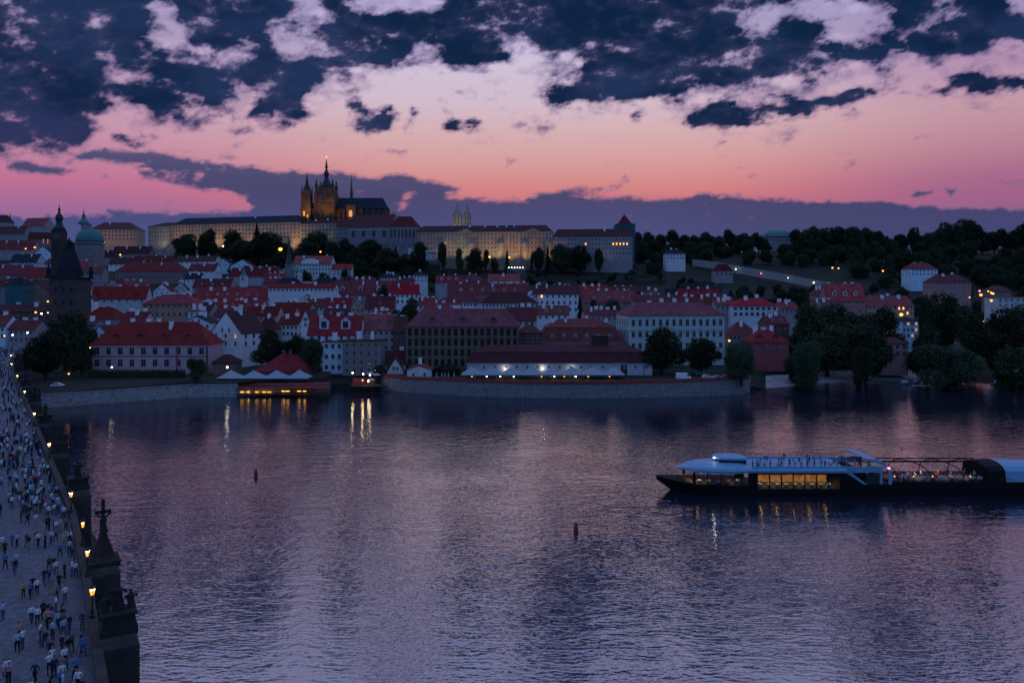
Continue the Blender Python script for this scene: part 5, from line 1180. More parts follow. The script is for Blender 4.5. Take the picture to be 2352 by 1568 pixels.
def person_mesh(pose):
    J = {}; E = []
    def j(n, p, r, m): J[n] = (Vector(p), r, m)
    lean = 0.0
    hipz = 0.93 if pose != 'sit' else 0.50
    j('pelvis', (0, 0, hipz), (0.155, 0.115), 2); j('waist', (0, 0.0, hipz+0.16), (0.135, 0.10), 1); j('chest', (0, 0.01, hipz+0.37), (0.165, 0.115), 1); j('neckb', (0, 0.005, hipz+0.52), (0.075, 0.07), 1)
    j('neck', (0, -0.005, hipz+0.58), (0.052, 0.052), 0); j('chin', (0, -0.022, hipz+0.645), (0.066, 0.078), 0); j('head', (0, -0.010, hipz+0.74), (0.080, 0.098), 0); j('crown', (0, 0.004, hipz+0.81), (0.062, 0.078), 3)
    j('nose', (0, -0.128, hipz+0.695), (0.013, 0.016), 0)
    E += [('pelvis','waist'),('waist','chest'),('chest','neckb'),('neckb','neck'),('neck','chin'),('chin','head'),('head','crown'),('head','nose')]
    for s, sd in ((-1, 'l'), (1, 'r')):
        sh = (s*0.185, 0.01, hipz+0.46)
        if pose == 'walk': sw = 0.20 * s; el = (s*0.235, 0.02+sw*0.55, hipz+0.20); ha = (s*0.225, -0.06+sw*1.05, hipz-0.03)
        elif pose == 'phone' and s > 0: el = (s*0.24, -0.04, hipz+0.19); ha = (s*0.13, -0.26, hipz+0.34)
        elif pose == 'arms': el = (s*0.255, 0.0, hipz+0.21); ha = (-s*0.02, -0.20, hipz+0.22 + s*0.02)
        elif pose == 'sit': el = (s*0.24, -0.05, hipz+0.20); ha = (s*0.14, -0.28, hipz+0.20)
        else: el = (s*0.245, 0.02, hipz+0.19); ha = (s*0.235, -0.02, hipz-0.05)
        j('sh'+sd, sh, (0.066, 0.062), 1); j('el'+sd, el, (0.046, 0.044), 1); j('wr'+sd, tuple(Vector(el).lerp(Vector(ha), 0.86)), (0.031, 0.027), 0)
        d = (Vector(ha) - Vector(el)).normalized()
        j('pa'+sd, tuple(Vector(ha) + d*0.035), (0.038, 0.020), 0)
        E += [('chest','sh'+sd),('sh'+sd,'el'+sd),('el'+sd,'wr'+sd),('wr'+sd,'pa'+sd)]
        q = d.cross(Vector((0.2*s, 1, 0.1))).normalized()
        for f in range(4):
            o = q * (0.028 - 0.019*f); L_ = (0.065, 0.075, 0.072, 0.056)[f]
            j('f%d%s' % (f, sd), tuple(Vector(ha) + d*(0.065+L_*0.6) + o), (0.009, 0.009), 0); E.append(('pa'+sd, 'f%d%s' % (f, sd)))
        j('th'+sd, tuple(Vector(ha) + d*0.03 + q*0.055 + Vector((0,-0.012,0))), (0.010, 0.010), 0); E.append(('wr'+sd, 'th'+sd))
        if pose == 'walk': kn = (s*0.10, -0.02 - 0.13*s, 0.50 + (0.03 if s > 0 else 0)); an = (s*0.10, 0.02 - 0.30*s + (0.10 if s < 0 else 0), 0.10 if s > 0 else 0.16)
        elif pose == 'sit': kn = (s*0.13, -0.42, hipz-0.02); an = (s*0.13, -0.44, 0.09)
        elif pose == 'wide': kn = (s*0.16, -0.01, 0.50); an = (s*0.21, 0.02, 0.09)
        else: kn = (s*0.105, -0.015, 0.50); an = (s*0.11, 0.02, 0.09)
        j('hp'+sd, (s*0.095, 0.0, hipz-0.06), (0.098, 0.095), 2); j('kn'+sd, kn, (0.068, 0.066), 2); j('an'+sd, an, (0.045, 0.048), 2)
        j('ft'+sd, (an[0], an[1]-0.03, an[2]-0.05), (0.046, 0.04), 4); j('to'+sd, (an[0]+s*0.02, an[1]-0.17, an[2]-0.062), (0.042, 0.028), 4)
        E += [('pelvis','hp'+sd),('hp'+sd,'kn'+sd),('kn'+sd,'an'+sd),('an'+sd,'ft'+sd),('ft'+sd,'to'+sd)]
    names = list(J); ix = {n: i for i, n in enumerate(names)}
    me = bpy.data.meshes.new('skeleton'); me.from_pydata([J[n][0] for n in names], [(ix[a], ix[b]) for a, b in E], []); me.update()
    o = bpy.data.objects.new('skeleton', me); COL.objects.link(o)
    o.modifiers.new('skin', 'SKIN').use_smooth_shade = True
    sk = me.skin_vertices[0].data
    for n in names: sk[ix[n]].radius = J[n][1]; sk[ix[n]].use_root = (n == 'pelvis')
    ss = o.modifiers.new('subdivision', 'SUBSURF'); ss.levels = 1; ss.render_levels = 1
    dg = bpy.context.evaluated_depsgraph_get(); ev = o.evaluated_get(dg)
    out = bpy.data.meshes.new_from_object(ev); out.name = 'person_' + pose
    bpy.data.objects.remove(o); bpy.data.meshes.remove(me)
    out.materials.clear()
    for k in ('skin', 'shirt white', 'trouser black', 'hair dark', 'shoe'): out.materials.append(MT[k])
    P = np.array([J[a][0].lerp(J[b][0], t_)[:] for a, b in E for t_ in (0, 0.33, 0.66, 1)])
    G = np.array([(J[a][2] if t_ < 0.5 else J[b][2]) for a, b in E for t_ in (0, 0.33, 0.66, 1)])
    cs = np.array([p.center[:] for p in out.polygons])
    near = G[np.argmin(((cs[:, None, :] - P[None]) ** 2).sum(-1), 1)]
    hz = J['head'][0].z
    hair = (cs[:, 2] > hz + 0.035) | ((cs[:, 2] > hz - 0.10) & (cs[:, 1] > 0.025) & (np.abs(cs[:, 0]) < 0.14))
    near = np.where(hair & (cs[:, 2] > hz - 0.11), 3, near)
    out.polygons.foreach_set('material_index', near.astype(np.int32)); out.polygons.foreach_set('use_smooth', np.ones(len(cs), bool)); out.update()
    return out
PM = {k: person_mesh(k) for k in ('stand', 'walk', 'phone', 'arms', 'wide', 'sit')}
PVERB = {'stand': 'standing', 'walk': 'walking', 'phone': 'holding phone', 'arms': 'arms folded', 'wide': 'feet apart', 'sit': 'seated'}
BACKPACK = MB().use('shirt navy').lathe([(0.10, -0.18), (0.17, -0.14), (0.18, 0.10), (0.12, 0.20), (0.03, 0.22)], 8, 0, 0, 0, 0.6).mesh('backpack', True)
USED = set()
def person(loc, rz, pose, shirt, trous, hair, label, group, h=1.72, pack=False):
    o = bpy.data.objects.new('person', PM[pose]); COL.objects.link(o)
    k = h / 1.78; o.location = loc; o.rotation_euler = (0, 0, rz); o.scale = (k, k, k)
    for i, key in ((1, 'shirt ' + shirt), (2, 'trouser ' + trous), (3, 'hair ' + hair)):
        o.material_slots[i].link = 'OBJECT'; o.material_slots[i].material = MT[key]
    tag(o, label, 'person', group, 'thing')
    if pack: put('backpack', BACKPACK, o, (0, 0.17, 1.24))
    return o
# ------------------------------------------------------------------ bridge
RPY = [-70, 0, 58, 76, 98, 128.5, 160, 193.5, 227.5, 263.5, 297, 370, 453]
RPX = [47.9, 4.5, -31.5, -42.5, -56.5, -77.8, -99.7, -123, -147, -172, -194, -236, -281]
ZD = 12.5; BW = 10.0
def rp(Y): return Vector((interp(Y, RPY, RPX), Y, 0))
def tdir(Y): return (rp(Y + 2) - rp(Y - 2)).normalized()
def bpt(Y, s, z): # s metres to the left of the right parapet's inner face
    d = tdir(Y); return rp(Y) + Vector((-d.y, d.x, 0)) * s + Vector((0, 0, z))
br = thing('stone_bridge', 'old stone bridge crowded with people running to the gate tower', 'bridge', rp(60))
O = rp(60)
ys_ = list(np.arange(-70, 440, 6.0))
dk = MB().use('paving')
for a, b_ in zip(ys_, ys_[1:]):
    p = [bpt(a, -0.6, ZD), bpt(b_, -0.6, ZD), bpt(b_, BW+0.6, ZD), bpt(a, BW+0.6, ZD)]
    dk.add([q - O for q in p], [(0, 1, 2, 3)])
dk.build('deck', br)
for s0, s1 in ((-0.55, 0.0), (BW, BW+0.55)):
    pa = MB().use('stone_dark')
    for a, b_ in zip(ys_, ys_[1:]):
        q = [bpt(a, s0, 0), bpt(b_, s0, 0), bpt(b_, s1, 0), bpt(a, s1, 0)]
        vs = [v - O + Vector((0, 0, ZD + 0.004)) for v in q] + [v - O + Vector((0, 0, ZD + 1.05)) for v in q]
        pa.add(vs, [(4,5,6,7),(0,1,5,4),(2,3,7,6),(1,2,6,5),(3,0,4,7)])
    pa.build('parapet', br)
    cp = MB().use('stone_dark')
    for a, b_ in zip(ys_, ys_[1:]):
        q = [bpt(a, s0-0.1, 0), bpt(b_-0.06, s0-0.1, 0), bpt(b_-0.06, s1+0.1, 0), bpt(a, s1+0.1, 0)]
        vs = [v - O + Vector((0, 0, ZD + 1.054)) for v in q] + [v - O + Vector((0, 0, ZD + 1.22)) for v in q]
        cp.add(vs, [(4,5,6,7),(0,1,5,4),(2,3,7,6),(1,2,6,5),(3,0,4,7)])
    cp.build('coping', br)
PIER = [-22, 6, 34, 62.5, 78, 107, 131, 160, 190, 222, 256, 292, 330, 372, 415]
for k, Yp in enumerate(PIER):
    m = MB().use('stone_dark'); f = lambda dy, s, z: bpt(Yp, s, z) + tdir(Yp) * dy - O
    hw = 2.2
    base = [f(-hw-0.5, 1, 0), f(-hw-0.4, -3.0, 0), f(0, -4.8, 0), f(hw+0.4, -3.0, 0), f(hw+0.5, 1, 0)]
    up = [f(-hw, 0, 0), f(-hw, -3.3, 0), f(hw, -3.3, 0), f(hw, 0, 0)]
    m.add([v + Vector((0,0,-2)) for v in base] + [v + Vector((0,0,5.5)) for v in base] + [f(0, -3.0, 8.5)], [(0,1,6,5),(1,2,7,6),(2,3,8,7),(3,4,9,8),(5,6,10),(6,7,10),(7,8,10),(8,9,10)])
    m.add([v + Vector((0,0,4)) for v in up] + [v + Vector((0,0,ZD+0.9)) for v in up], [(0,1,5,4),(1,2,6,5),(2,3,7,6),(4,5,6,7)])
    m.add([v + Vector((0,0,ZD+0.904)) for v in up] + [v.lerp(f(0,-1.9,0), 0.16) + Vector((0,0,ZD+1.5)) for v in up], [(0,1,5,4),(1,2,6,5),(2,3,7,6),(3,0,4,7),(4,5,6,7)])
    m.build('pier', br)
sp_ = MB().use('stone_dark'); so = MB().use('stone_black')
for a, b_ in zip(PIER, PIER[1:]):
    n = 10
    for i in range(n):
        q = []
        for t_ in (i / n, (i + 1) / n):
            Yv = a + (b_ - a) * t_; ft = abs(2 * t_ - 1); z = 3.0 + 7.6 * math.sqrt(max(0, 1 - (ft / 0.92) ** 2)) if ft < 0.92 else -1
            q.append((Yv, z))
        for s in (-0.56, BW + 0.56):
            sp_.add([bpt(q[0][0], s, q[0][1]) - O, bpt(q[1][0], s, q[1][1]) - O, bpt(q[1][0], s, ZD + 0.003) - O, bpt(q[0][0], s, ZD + 0.003) - O], [(0,1,2,3)])
        so.add([bpt(q[0][0], -0.56, q[0][1]) - O, bpt(q[1][0], -0.56, q[1][1]) - O, bpt(q[1][0], BW+0.56, q[1][1]) - O, bpt(q[0][0], BW+0.56, q[0][1]) - O], [(0,1,2,3)])
sp_.build('spandrel', br); so.build('arch_soffit', br)
# statues
def figure(m, x, y, z, h, seed, arms=True):
    g = random.Random(seed); k = h / 2.0
    n = 10; prof = [(0.40,0),(0.42,0.15),(0.34,0.6),(0.30,1.0),(0.34,1.25),(0.36,1.45),(0.16,1.62),(0.10,1.68)]
    o = []
    for r, zz in prof:
        for i in range(n):
            a = 2*math.pi*i/n; w = 1 + 0.16*math.sin(3*a + zz*4 + seed)
            o.append((x + r*k*w*math.cos(a), y + r*k*w*0.8*math.sin(a), z + zz*k))
    m.add(o, [(jj*n+i, jj*n+(i+1) % n, (jj+1)*n+(i+1) % n, (jj+1)*n+i) for jj in range(len(prof)-1) for i in range(n)] + [tuple(range((len(prof)-1)*n, len(prof)*n))])
    m.lathe([(0.05*k, z+1.64*k), (0.12*k, z+1.72*k), (0.135*k, z+1.84*k), (0.10*k, z+1.97*k), (0.02*k, z+2.0*k)], 8, x, y)
    if arms:
        for s in (-1, 1):
            up = g.uniform(-0.3, 0.5)
            m.tube([(x+s*0.30*k, y, z+1.42*k), (x+s*0.52*k, y-0.12*k, z+(1.15+up*0.4)*k), (x+s*0.46*k, y-0.34*k, z+(1.2+up)*k)], [0.10*k, 0.085*k, 0.05*k], 6)
STAT = [(62.5, 'group', 'bulky dark stone statue group on the pier nearest the lower edge'), (78, 'cross', 'tall dark crucifix statue rising from the second pier'), (107, 'single', 'dark statue on the pier beyond the crucifix'), (131, 'group', 'dark statue group two piers beyond the crucifix'),
        (160, 'single', 'dark statue three piers beyond the crucifix'), (190, 'group', 'dark statue group where the bridge meets the quay wall'), (222, 'single', 'dark saint statue before the left bank tree'), (256, 'group', 'small dark statue group near the far end of the bridge'), (292, 'single', 'farthest small dark statue near the bridge end')]
for k, (Yp, kind, lab) in enumerate(STAT):
    c = bpt(Yp, -1.9, ZD + 1.5); d_ = tdir(Yp); rot = math.atan2(d_.y, d_.x) - math.pi / 2
    st = thing('statue', lab, 'statue', c, rot, 'bridge statues')
    pd = MB().use('stone_black'); fg = MB().use('stone_black')
    if kind == 'cross':
        pd.box(-1.5, 1.5, -1.5, 1.5, -0.1, 0.5); pd.lathe([(1.5, 0.5), (1.1, 0.9), (0.8, 1.9), (0.55, 2.4), (0.42, 3.0)], 8, 0, 0, R(22.5))
        pd.build('pedestal', st)
        cr = MB().use('stone_black'); cr.box(-0.17, 0.17, -0.14, 0.14, 2.9, 6.6).box(-0.75, 0.75, -0.14, 0.14, 5.15, 5.45); cr.build('cross', st)
        figure(fg, 0, -0.28, 3.2, 1.9, k, False); fg.tube([(-0.7, -0.26, 5.2), (-0.28, -0.3, 4.85), (0.28, -0.3, 4.85), (0.7, -0.26, 5.2)], 0.09, 6); fg.build('figure', st)
    else:
        pd.box(-1.4, 1.4, -1.1, 1.1, -0.1, 0.5); pd.box(-1.2, 1.2, -0.95, 0.95, 0.5, 1.5); pd.box(-1.35, 1.35, -1.05, 1.05, 1.5, 1.72); pd.build('pedestal', st)
        figure(fg, 0, 0, 1.72, 2.3, k)
        fg.build('figure', st)
        if kind == 'group':
            for sx in (-1, 1):
                f2 = MB().use('stone_black'); figure(f2, sx*0.95, 0.05, 1.5, 1.75, k + 5 + sx); f2.build('figure', st)
# lamps
LAMPS = [(66.6, 212), (76.2, 201), (85.4, 190), (97.8, 163), (128.5, 113), (159.7, 79), (193.5, 57), (227.5, 40), (263.5, 27), (297, 25), (370, 58), (440, 78)]
lp = {}
m = MB().use('iron').lathe([(0.24,0),(0.24,0.25),(0.16,0.35),(0.14,0.7),(0.09,0.8)], 8); lp['base'] = m.mesh('base')
m = MB().use('iron').tube([(0,0,0.75),(0,0,1.95)], [0.075, 0.05], 8); m.box(-0.35, 0.35, -0.03, 0.03, 1.62, 1.68); lp['post'] = m.mesh('post')
m = MB().use('iron')
for i in range(4):
    a = math.pi/4 + i*math.pi/2; m.bar((0.15*math.cos(a), 0.15*math.sin(a), 1.97), (0.29*math.cos(a), 0.29*math.sin(a), 2.6), 0.03)
m.lathe([(0.05,1.93),(0.17,1.97)], 8); lp['lantern_frame'] = m.mesh('lantern_frame')
m = MB().use('iron').lathe([(0.34,2.6),(0.30,2.66),(0.16,2.84),(0.06,2.88),(0.09,2.95),(0.02,3.06)], 8); lp['cap'] = m.mesh('cap')
gl = mat('lantern_glass', (0.4, 0.22, 0.06), 0.3, 0, emit=(1.0, 0.42, 0.06), estr=1.6)
m = MB().use(gl).lathe([(0.14,1.985),(0.265,2.59)], 4, 0, 0, math.pi/4); lp['glass'] = m.mesh('glass')
bl = mat('lamp_flame', (0.4, 0.3, 0.1), 0.3, 0, emit=(1.0, 0.72, 0.32), estr=60.0)
lp['bulb'] = MB().use(bl).lathe([(0.04,2.30),(0.17,2.38),(0.20,2.48),(0.12,2.575)], 8).mesh('bulb')
lampkey = ('first', 'second', 'third', 'fourth', 'fifth', 'sixth', 'seventh', 'eighth', 'ninth', 'tenth', 'eleventh', 'twelfth')
for k, (Yl, px) in enumerate(LAMPS):
    x = wx(px, Yl); t_ = thing('bridge_lamp', 'lit iron lantern on the bridge parapet, %s from the lower edge' % lampkey[k], 'lamp', (x, Yl, ZD + 1.22), 0.3 * k, 'bridge lanterns')
    for nm, me in lp.items(): put(nm, me, t_)
# crowd
g = random.Random(21); placed = []; placed_s = []
def near_lamp(Y): return min(range(len(LAMPS)), key=lambda i: abs(LAMPS[i][0] - Y))
def crowd(n, Y0, Y1, mind):
    k = tries = 0
    while k < n and tries < 9000:
        tries += 1
        Y = g.uniform(Y0, Y1)
        s = g.choice((g.uniform(0.5, 9.0), g.uniform(0.45, 3.0)))
        if placed_s and g.random() < 0.55:
            q = g.choice(placed_s[-14:]); Y = q[0] + g.uniform(-1.1, 1.1); s = min(9.4, max(0.45, q[1] + g.uniform(-1.0, 1.0)))
            if not Y0 <= Y <= Y1: continue
        p = bpt(Y, s, ZD + 0.01); u = CX + F * p.x / p.y
        if u < -12 or any((p.x-q[0])**2 + (p.y-q[1])**2 < mind**2 for q in placed): continue
        li = near_lamp(Y); lat = 'by the parapet' if s < 1.6 else ('near the parapet' if s < 3.2 else ('mid-deck' if s < 5.6 else 'on far side'))
        for _ in range(300):
            sh = g.choices(list(SHIRT), (22, 14, 10, 22, 12, 4, 5, 2, 8, 4))[0]; tr = g.choices(list(TROUS), (36, 22, 20, 8, 14))[0]
            po = g.choices(('stand', 'walk', 'phone', 'arms', 'wide'), (20, 46, 12, 10, 12))[0]
            lab = 'person in %s top, %s trousers, %s %s level with %s lantern' % (sh, tr, PVERB[po], lat, lampkey[li])
            if lab not in USED and len(lab.split()) < 17: break
        USED.add(lab)
        d_ = tdir(Y); a = math.atan2(d_.y, d_.x) + math.pi/2 + (math.pi if g.random() < 0.5 else 0) + g.uniform(-0.5, 0.5)
        if po in ('stand', 'arms', 'phone'): a = g.uniform(0, 6.28)
        person(p, a, po, sh, tr, g.choices(list(HAIR), (45, 30, 17, 8))[0], lab, 'people on the bridge', g.uniform(1.64, 1.94), pack=(g.random() < 0.16))
        placed.append((p.x, p.y)); placed_s.append((Y, s)); k += 1
crowd(150, 54, 112, 0.55); crowd(52, 112, 160, 0.6)
# the far half of the crowd reads as one mass
fm = MB(); fk = ['shirt black', 'shirt navy', 'shirt white', 'shirt pale blue', 'shirt grey', 'shirt pink', 'shirt red', 'shirt blue']
for i in range(460):
    Y = g.uniform(158, 400) if i > 150 else g.uniform(104, 160); s = g.uniform(0.5, 9.3); p = bpt(Y, s, ZD + 0.01) - O; h = g.uniform(0.92, 1.06); a = g.uniform(0, 3.1)
    for sx in (-1, 1): fm.use(g.choice(('trouser black', 'trouser navy', 'trouser blue'))).lathe([(0.06, p.z), (0.075, p.z+0.4*h), (0.10, p.z+0.86*h)], 5, p.x+sx*0.1*math.cos(a), p.y+sx*0.1*math.sin(a))
    fm.use(g.choices(fk, (24, 14, 20, 16, 8, 5, 3, 8))[0]).lathe([(0.17, p.z+0.82*h), (0.16, p.z+1.05*h), (0.21, p.z+1.35*h), (0.08, p.z+1.47*h)], 6, p.x, p.y)
    fm.use(g.choice(('hair dark', 'hair brown', 'hair fair'))).lathe([(0.05, p.z+1.46*h), (0.10, p.z+1.56*h), (0.10, p.z+1.66*h), (0.03, p.z+1.74*h)], 6, p.x, p.y)
fc = fm.build('crowd', None, O); tag(fc, 'dense distant crowd filling the far half of the bridge', 'crowd', None, 'stuff')
# ------------------------------------------------------------------ tour boat
pane = bpy.data.materials.new('clear_pane'); pane.use_nodes = True
t = pane.node_tree; t.nodes.clear()
a_ = t.nodes.new('ShaderNodeBsdfTransparent'); b_ = t.nodes.new('ShaderNodeBsdfGlossy'); b_.inputs['Roughness'].default_value = 0.05; b_.inputs[0].default_value = (0.8, 0.85, 0.9, 1)
fr_ = t.nodes.new('ShaderNodeFresnel'); fr_.inputs[0].default_value = 1.3; mx_ = t.nodes.new('ShaderNodeMixShader'); mo_ = t.nodes.new('ShaderNodeOutputMaterial')
t.links.new(fr_.outputs[0], mx_.inputs[0]); t.links.new(a_.outputs[0], mx_.inputs[1]); t.links.new(b_.outputs[0], mx_.inputs[2]); t.links.new(mx_.outputs[0], mo_.inputs[0])
MT['pane'] = pane
BY = 156.0; BB = 9.6                         # near side plane and beam
boat = thing('tour_boat', 'long black and pale blue river cruise boat with lit saloon windows', 'boat', (wx(1518, BY), BY, 0))
OX = wx(1518, BY)
bx = lambda px: wx(px, BY) - OX
bz = lambda py: wz(py, BY)
def loft(m, secs):
    n = len(secs[0]); o = []
    for s_ in secs: o += s_
    m.add(o, [(k*n+i, k*n+(i+1) % n, (k+1)*n+(i+1) % n, (k+1)*n+i) for k in range(len(secs)-1) for i in range(n)] + [tuple(range(n-1, -1, -1)), tuple(range((len(secs)-1)*n, len(secs)*n))])
    return m
yc = BB / 2
# hull: stations (column, sheer row, half beam at deck, half beam at water, keel z)
st_ = [(1518, 1103.5, 0.15, 0.02, 2.2), (1530, 1105.5, 1.1, 0.1, 1.5), (1553, 1109, 2.3, 0.5, 0.0), (1575, 1111.5, 3.3, 1.6, -0.6), (1600, 1113.5, 4.0, 3.0, -0.8), (1660, 1115, 4.6, 4.3, -0.9), (1722, 1115.5, BB/2, 4.7, -0.9), (1732, 1122, BB/2, 4.75, -0.9), (1935, 1122, BB/2, 4.75, -0.9), (1945, 1113, BB/2, 4.75, -0.9), (2045, 1112, BB/2, 4.75, -0.9), (2050, 1107, BB/2, 4.75, -0.9), (2330, 1107, BB/2, 4.75, -0.9), (2470, 1106, 4.2, 4.1, -0.6), (2490, 1106, 3.2, 3.0, 0.0)]
m = MB().use('paint_black')
loft(m, [[(bx(p), yc - h1, bz(r)), (bx(p), yc - (h1+h2)/2 - 0.1*(h2 > 3), (bz(r)+max(k, -0.2))/2), (bx(p), yc - h2, max(k, -0.2)), (bx(p), yc - h2*0.7, k), (bx(p), yc + h2*0.7, k), (bx(p), yc + h2, max(k, -0.2)), (bx(p), yc + (h1+h2)/2, (bz(r)+max(k, -0.2))/2), (bx(p), yc + h1, bz(r))] for p, r, h1, h2, k in st_])
hull = m.build('hull', boat)
MB().use('wood_dark').prismz([(bx(1540), yc), (bx(1575), yc-2.6), (bx(1597), yc-3.6), (bx(1597), yc+3.6), (bx(1575), yc+2.6)], bz(1113), bz(1112)).build('foredeck', boat)
m = MB().use('iron')
pr = [(bx(1524), yc-0.5), (bx(1550), yc-2.2), (bx(1575), yc-3.3), (bx(1596), yc-4.0)]
for (xa, ya), (xb, yb) in zip(pr, pr[1:]):
    for sg in (-1, 1): m.bar((xa, yc+sg*(yc-ya), bz(1098)), (xb, yc+sg*(yc-yb), bz(1102)), 0.06); m.bar((xb, yc+sg*(yc-yb), bz(1112)), (xb, yc+sg*(yc-yb), bz(1102)), 0.05)
m.build('bow_rail', boat)
# saloon sides
m = MB().use('paint_black')
for yy in (0.0, BB):
    e = 0.12 if yy == 0 else -0.12
    for p0, p1, r0, r1 in ((1720, 1741, 1086, 1122.5), (1930, 1950, 1085, 1122.5), (1739, 1932, 1085.5, 1089.5), (1950, 1990, 1086, 1113), (1592, 1598, 1084, 1114)):
        m.box(bx(p0), bx(p1), min(yy, yy+e), max(yy, yy+e), bz(r1), bz(r0))
m.build('saloon_wall', boat)
MB().use('paint_black').box(bx(1946), bx(1990), 0.1, BB-0.1, bz(1112), bz(1086)).build('galley', boat)
def glazing(p0, p1, n, r0, r1, hb0, hb1):
    for k in range(n):
        q0, q1 = p0 + (p1-p0)*k/n, p0 + (p1-p0)*(k+1)/n
        for sg in (-1, 1):
            ya, yb = yc + sg*(hb0 + (hb1-hb0)*k/n), yc + sg*(hb0 + (hb1-hb0)*(k+1)/n)
            MB().use('pane').add([(bx(q0), ya, bz(r1)), (bx(q1), yb, bz(r1)), (bx(q1), yb, bz(r0)), (bx(q0), ya, bz(r0))], [(0,1,2,3)]).build('pane', boat)
            MB().use('paint_black').bar((bx(q1), yb - sg*0.02, bz(r1)), (bx(q1), yb - sg*0.02, bz(r0)), 0.22, 0.12).build('mullion', boat)
glazing(1596, 1720, 4, 1085, 1114.5, 4.05, BB/2-0.03); glazing(1741, 1930, 7, 1089, 1122, BB/2-0.03, BB/2-0.03)
MB().use('wood_dark').box(bx(1598), bx(1722), 0.9, BB-0.9, bz(1117.5), bz(1116)).build('saloon_floor', boat)
MB().use('wood_dark').box(bx(1738), bx(1934), 0.25, BB-0.25, bz(1124.5), bz(1123.2)).build('saloon_floor', boat)
MB().use('plaster_cream').box(bx(1598), bx(1934), 1.2, BB-1.2, bz(1085.2), bz(1084)).build('saloon_ceiling', boat)
MB().use('saloon_panel').box(bx(1744), bx(1924), yc+0.8, yc+1.0, bz(1123), bz(1100)).build('saloon_divider', boat)
# long roof shell with pointed nose
m = MB().use('boat_white')
def rsec(px, rl, ru, rc, hb):
    return [(bx(px), yc-hb, bz(rl)), (bx(px), yc-hb*1.02, bz((rl+ru)/2)), (bx(px), yc-hb*0.94, bz(ru)), (bx(px), yc-hb*0.45, bz(rc)), (bx(px), yc+hb*0.45, bz(rc)), (bx(px), yc+hb*0.94, bz(ru)), (bx(px), yc+hb*1.02, bz((rl+ru)/2)), (bx(px), yc+hb, bz(rl))]
loft(m, [rsec(1563, 1086.5, 1085.4, 1085.0, 0.25), rsec(1578, 1086.5, 1081.5, 1080.0, 1.7), rsec(1597, 1086.2, 1078.5, 1075.5, 3.2), rsec(1620, 1087, 1076.5, 1071.5, 4.2), rsec(1650, 1087.8, 1076, 1068.5, 4.8), rsec(1690, 1087.5, 1076, 1068.5, 5.0), rsec(1712, 1085.8, 1075.8, 1070, 5.0), rsec(1728, 1085.4, 1075.4, 1074.6, 5.0), rsec(1946, 1085.6, 1075.4, 1075.2, 5.0)])
m.build('roof_shell', boat, smooth=False)
for sg in (-1, 1):
    yy = yc + sg*4.6
    MB().use('boat_white').box(bx(1728), bx(1980), yy-0.1, yy+0.1, bz(1075.8), bz(1071.5)).build('bulwark', boat)
m = MB().use('iron')
for sg in (-1, 1):
    yy = yc + sg*4.6
    for k in range(19):
        x = bx(1728) + (bx(1980)-bx(1728))*k/18; m.bar((x, yy, bz(1072)), (x, yy, bz(1063)), 0.05)
    for r in (1063, 1067.5): m.bar((bx(1728), yy, bz(r)), (bx(1980), yy, bz(r)), 0.05)
m.build('deck_rail', boat)
# wheelhouse
m = MB().use('paint_black').box(bx(1660), bx(1724), yc-2.2, yc+2.2, bz(1078), bz(1072.5)); 
for px in (1661, 1677, 1692, 1708, 1722): 
    for sg in (-1, 1): m.bar((bx(px), yc+sg*2.15, bz(1072.6)), (bx(px), yc+sg*2.15, bz(1062.5)), 0.14)
wh_ = m.build('wheelhouse', boat)
for k, (p0, p1) in enumerate(((1661, 1677), (1677, 1692), (1692, 1708), (1708, 1722))):
    for sg in (-1, 1): MB().use('glass_dark').box(bx(p0)+0.08, bx(p1)-0.08, yc+sg*2.1-0.02, yc+sg*2.1+0.02, bz(1072.4), bz(1062.6)).build('pane', wh_)
loft(MB().use('boat_white'), [[(bx(p), yc-h, bz(r0)), (bx(p), yc-h, bz(r1)), (bx(p), yc-h*0.6, bz(r2)), (bx(p), yc+h*0.6, bz(r2)), (bx(p), yc+h, bz(r1)), (bx(p), yc+h, bz(r0))] for p, h, r0, r1, r2 in ((1652, 1.0, 1061.5, 1060, 1059.5), (1660, 2.3, 1062.3, 1058.6, 1057.2), (1690, 2.6, 1062.5, 1058.2, 1056.4), (1716, 2.6, 1062.5, 1058.6, 1057), (1727, 1.8, 1062, 1060, 1059.5))]).build('wheelhouse_roof', boat)
MB().use('iron').tube([(bx(1656), yc-1.2, bz(1062)), (bx(1651), yc-1.4, bz(1059))], 0.06, 5).build('lamp_arm', boat)
MB().use(mat('boat_beam', (0.5,0.5,0.5), 0.4, 0, emit=(1.0, 0.85, 0.8), estr=14)).lathe([(0.06, bz(1060.4)), (0.20, bz(1059.4)), (0.20, bz(1058.2)), (0.05, bz(1057.2))], 8, bx(1650), yc-1.5).build('searchlight', boat)
# aft arch and fin
for yy in (0.0, BB-0.35):
    m = MB().use('boat_white')
    m.prism([(bx(1940), bz(1086)), (bx(1952), bz(1076)), (bx(2005), bz(1070)), (bx(2028), bz(1072)), (bx(2028), bz(1084)), (bx(1958), bz(1085.5))], yy, yy+0.35)
    m.prism([(bx(1944), bz(1086)), (bx(1956), bz(1085.6)), (bx(1992), bz(1112)), (bx(1985), bz(1112))], yy-0.003, yy+0.353)
    m.prism([(bx(1989), bz(1053)), (bx(2012), bz(1055)), (bx(2036), bz(1064)), (bx(2046), bz(1075)), (bx(2049.5), bz(1095)), (bx(2049), bz(1111)), (bx(2042), bz(1113)), (bx(2042), bz(1080)), (bx(2030), bz(1070)), (bx(2003), bz(1059.5)), (bx(1991), bz(1056))], yy-0.006, yy+0.356)
    m.box(bx(2022), bx(2027), yy+0.02, yy+0.3, bz(1113), bz(1074))
    m.build('aft_arch', boat)
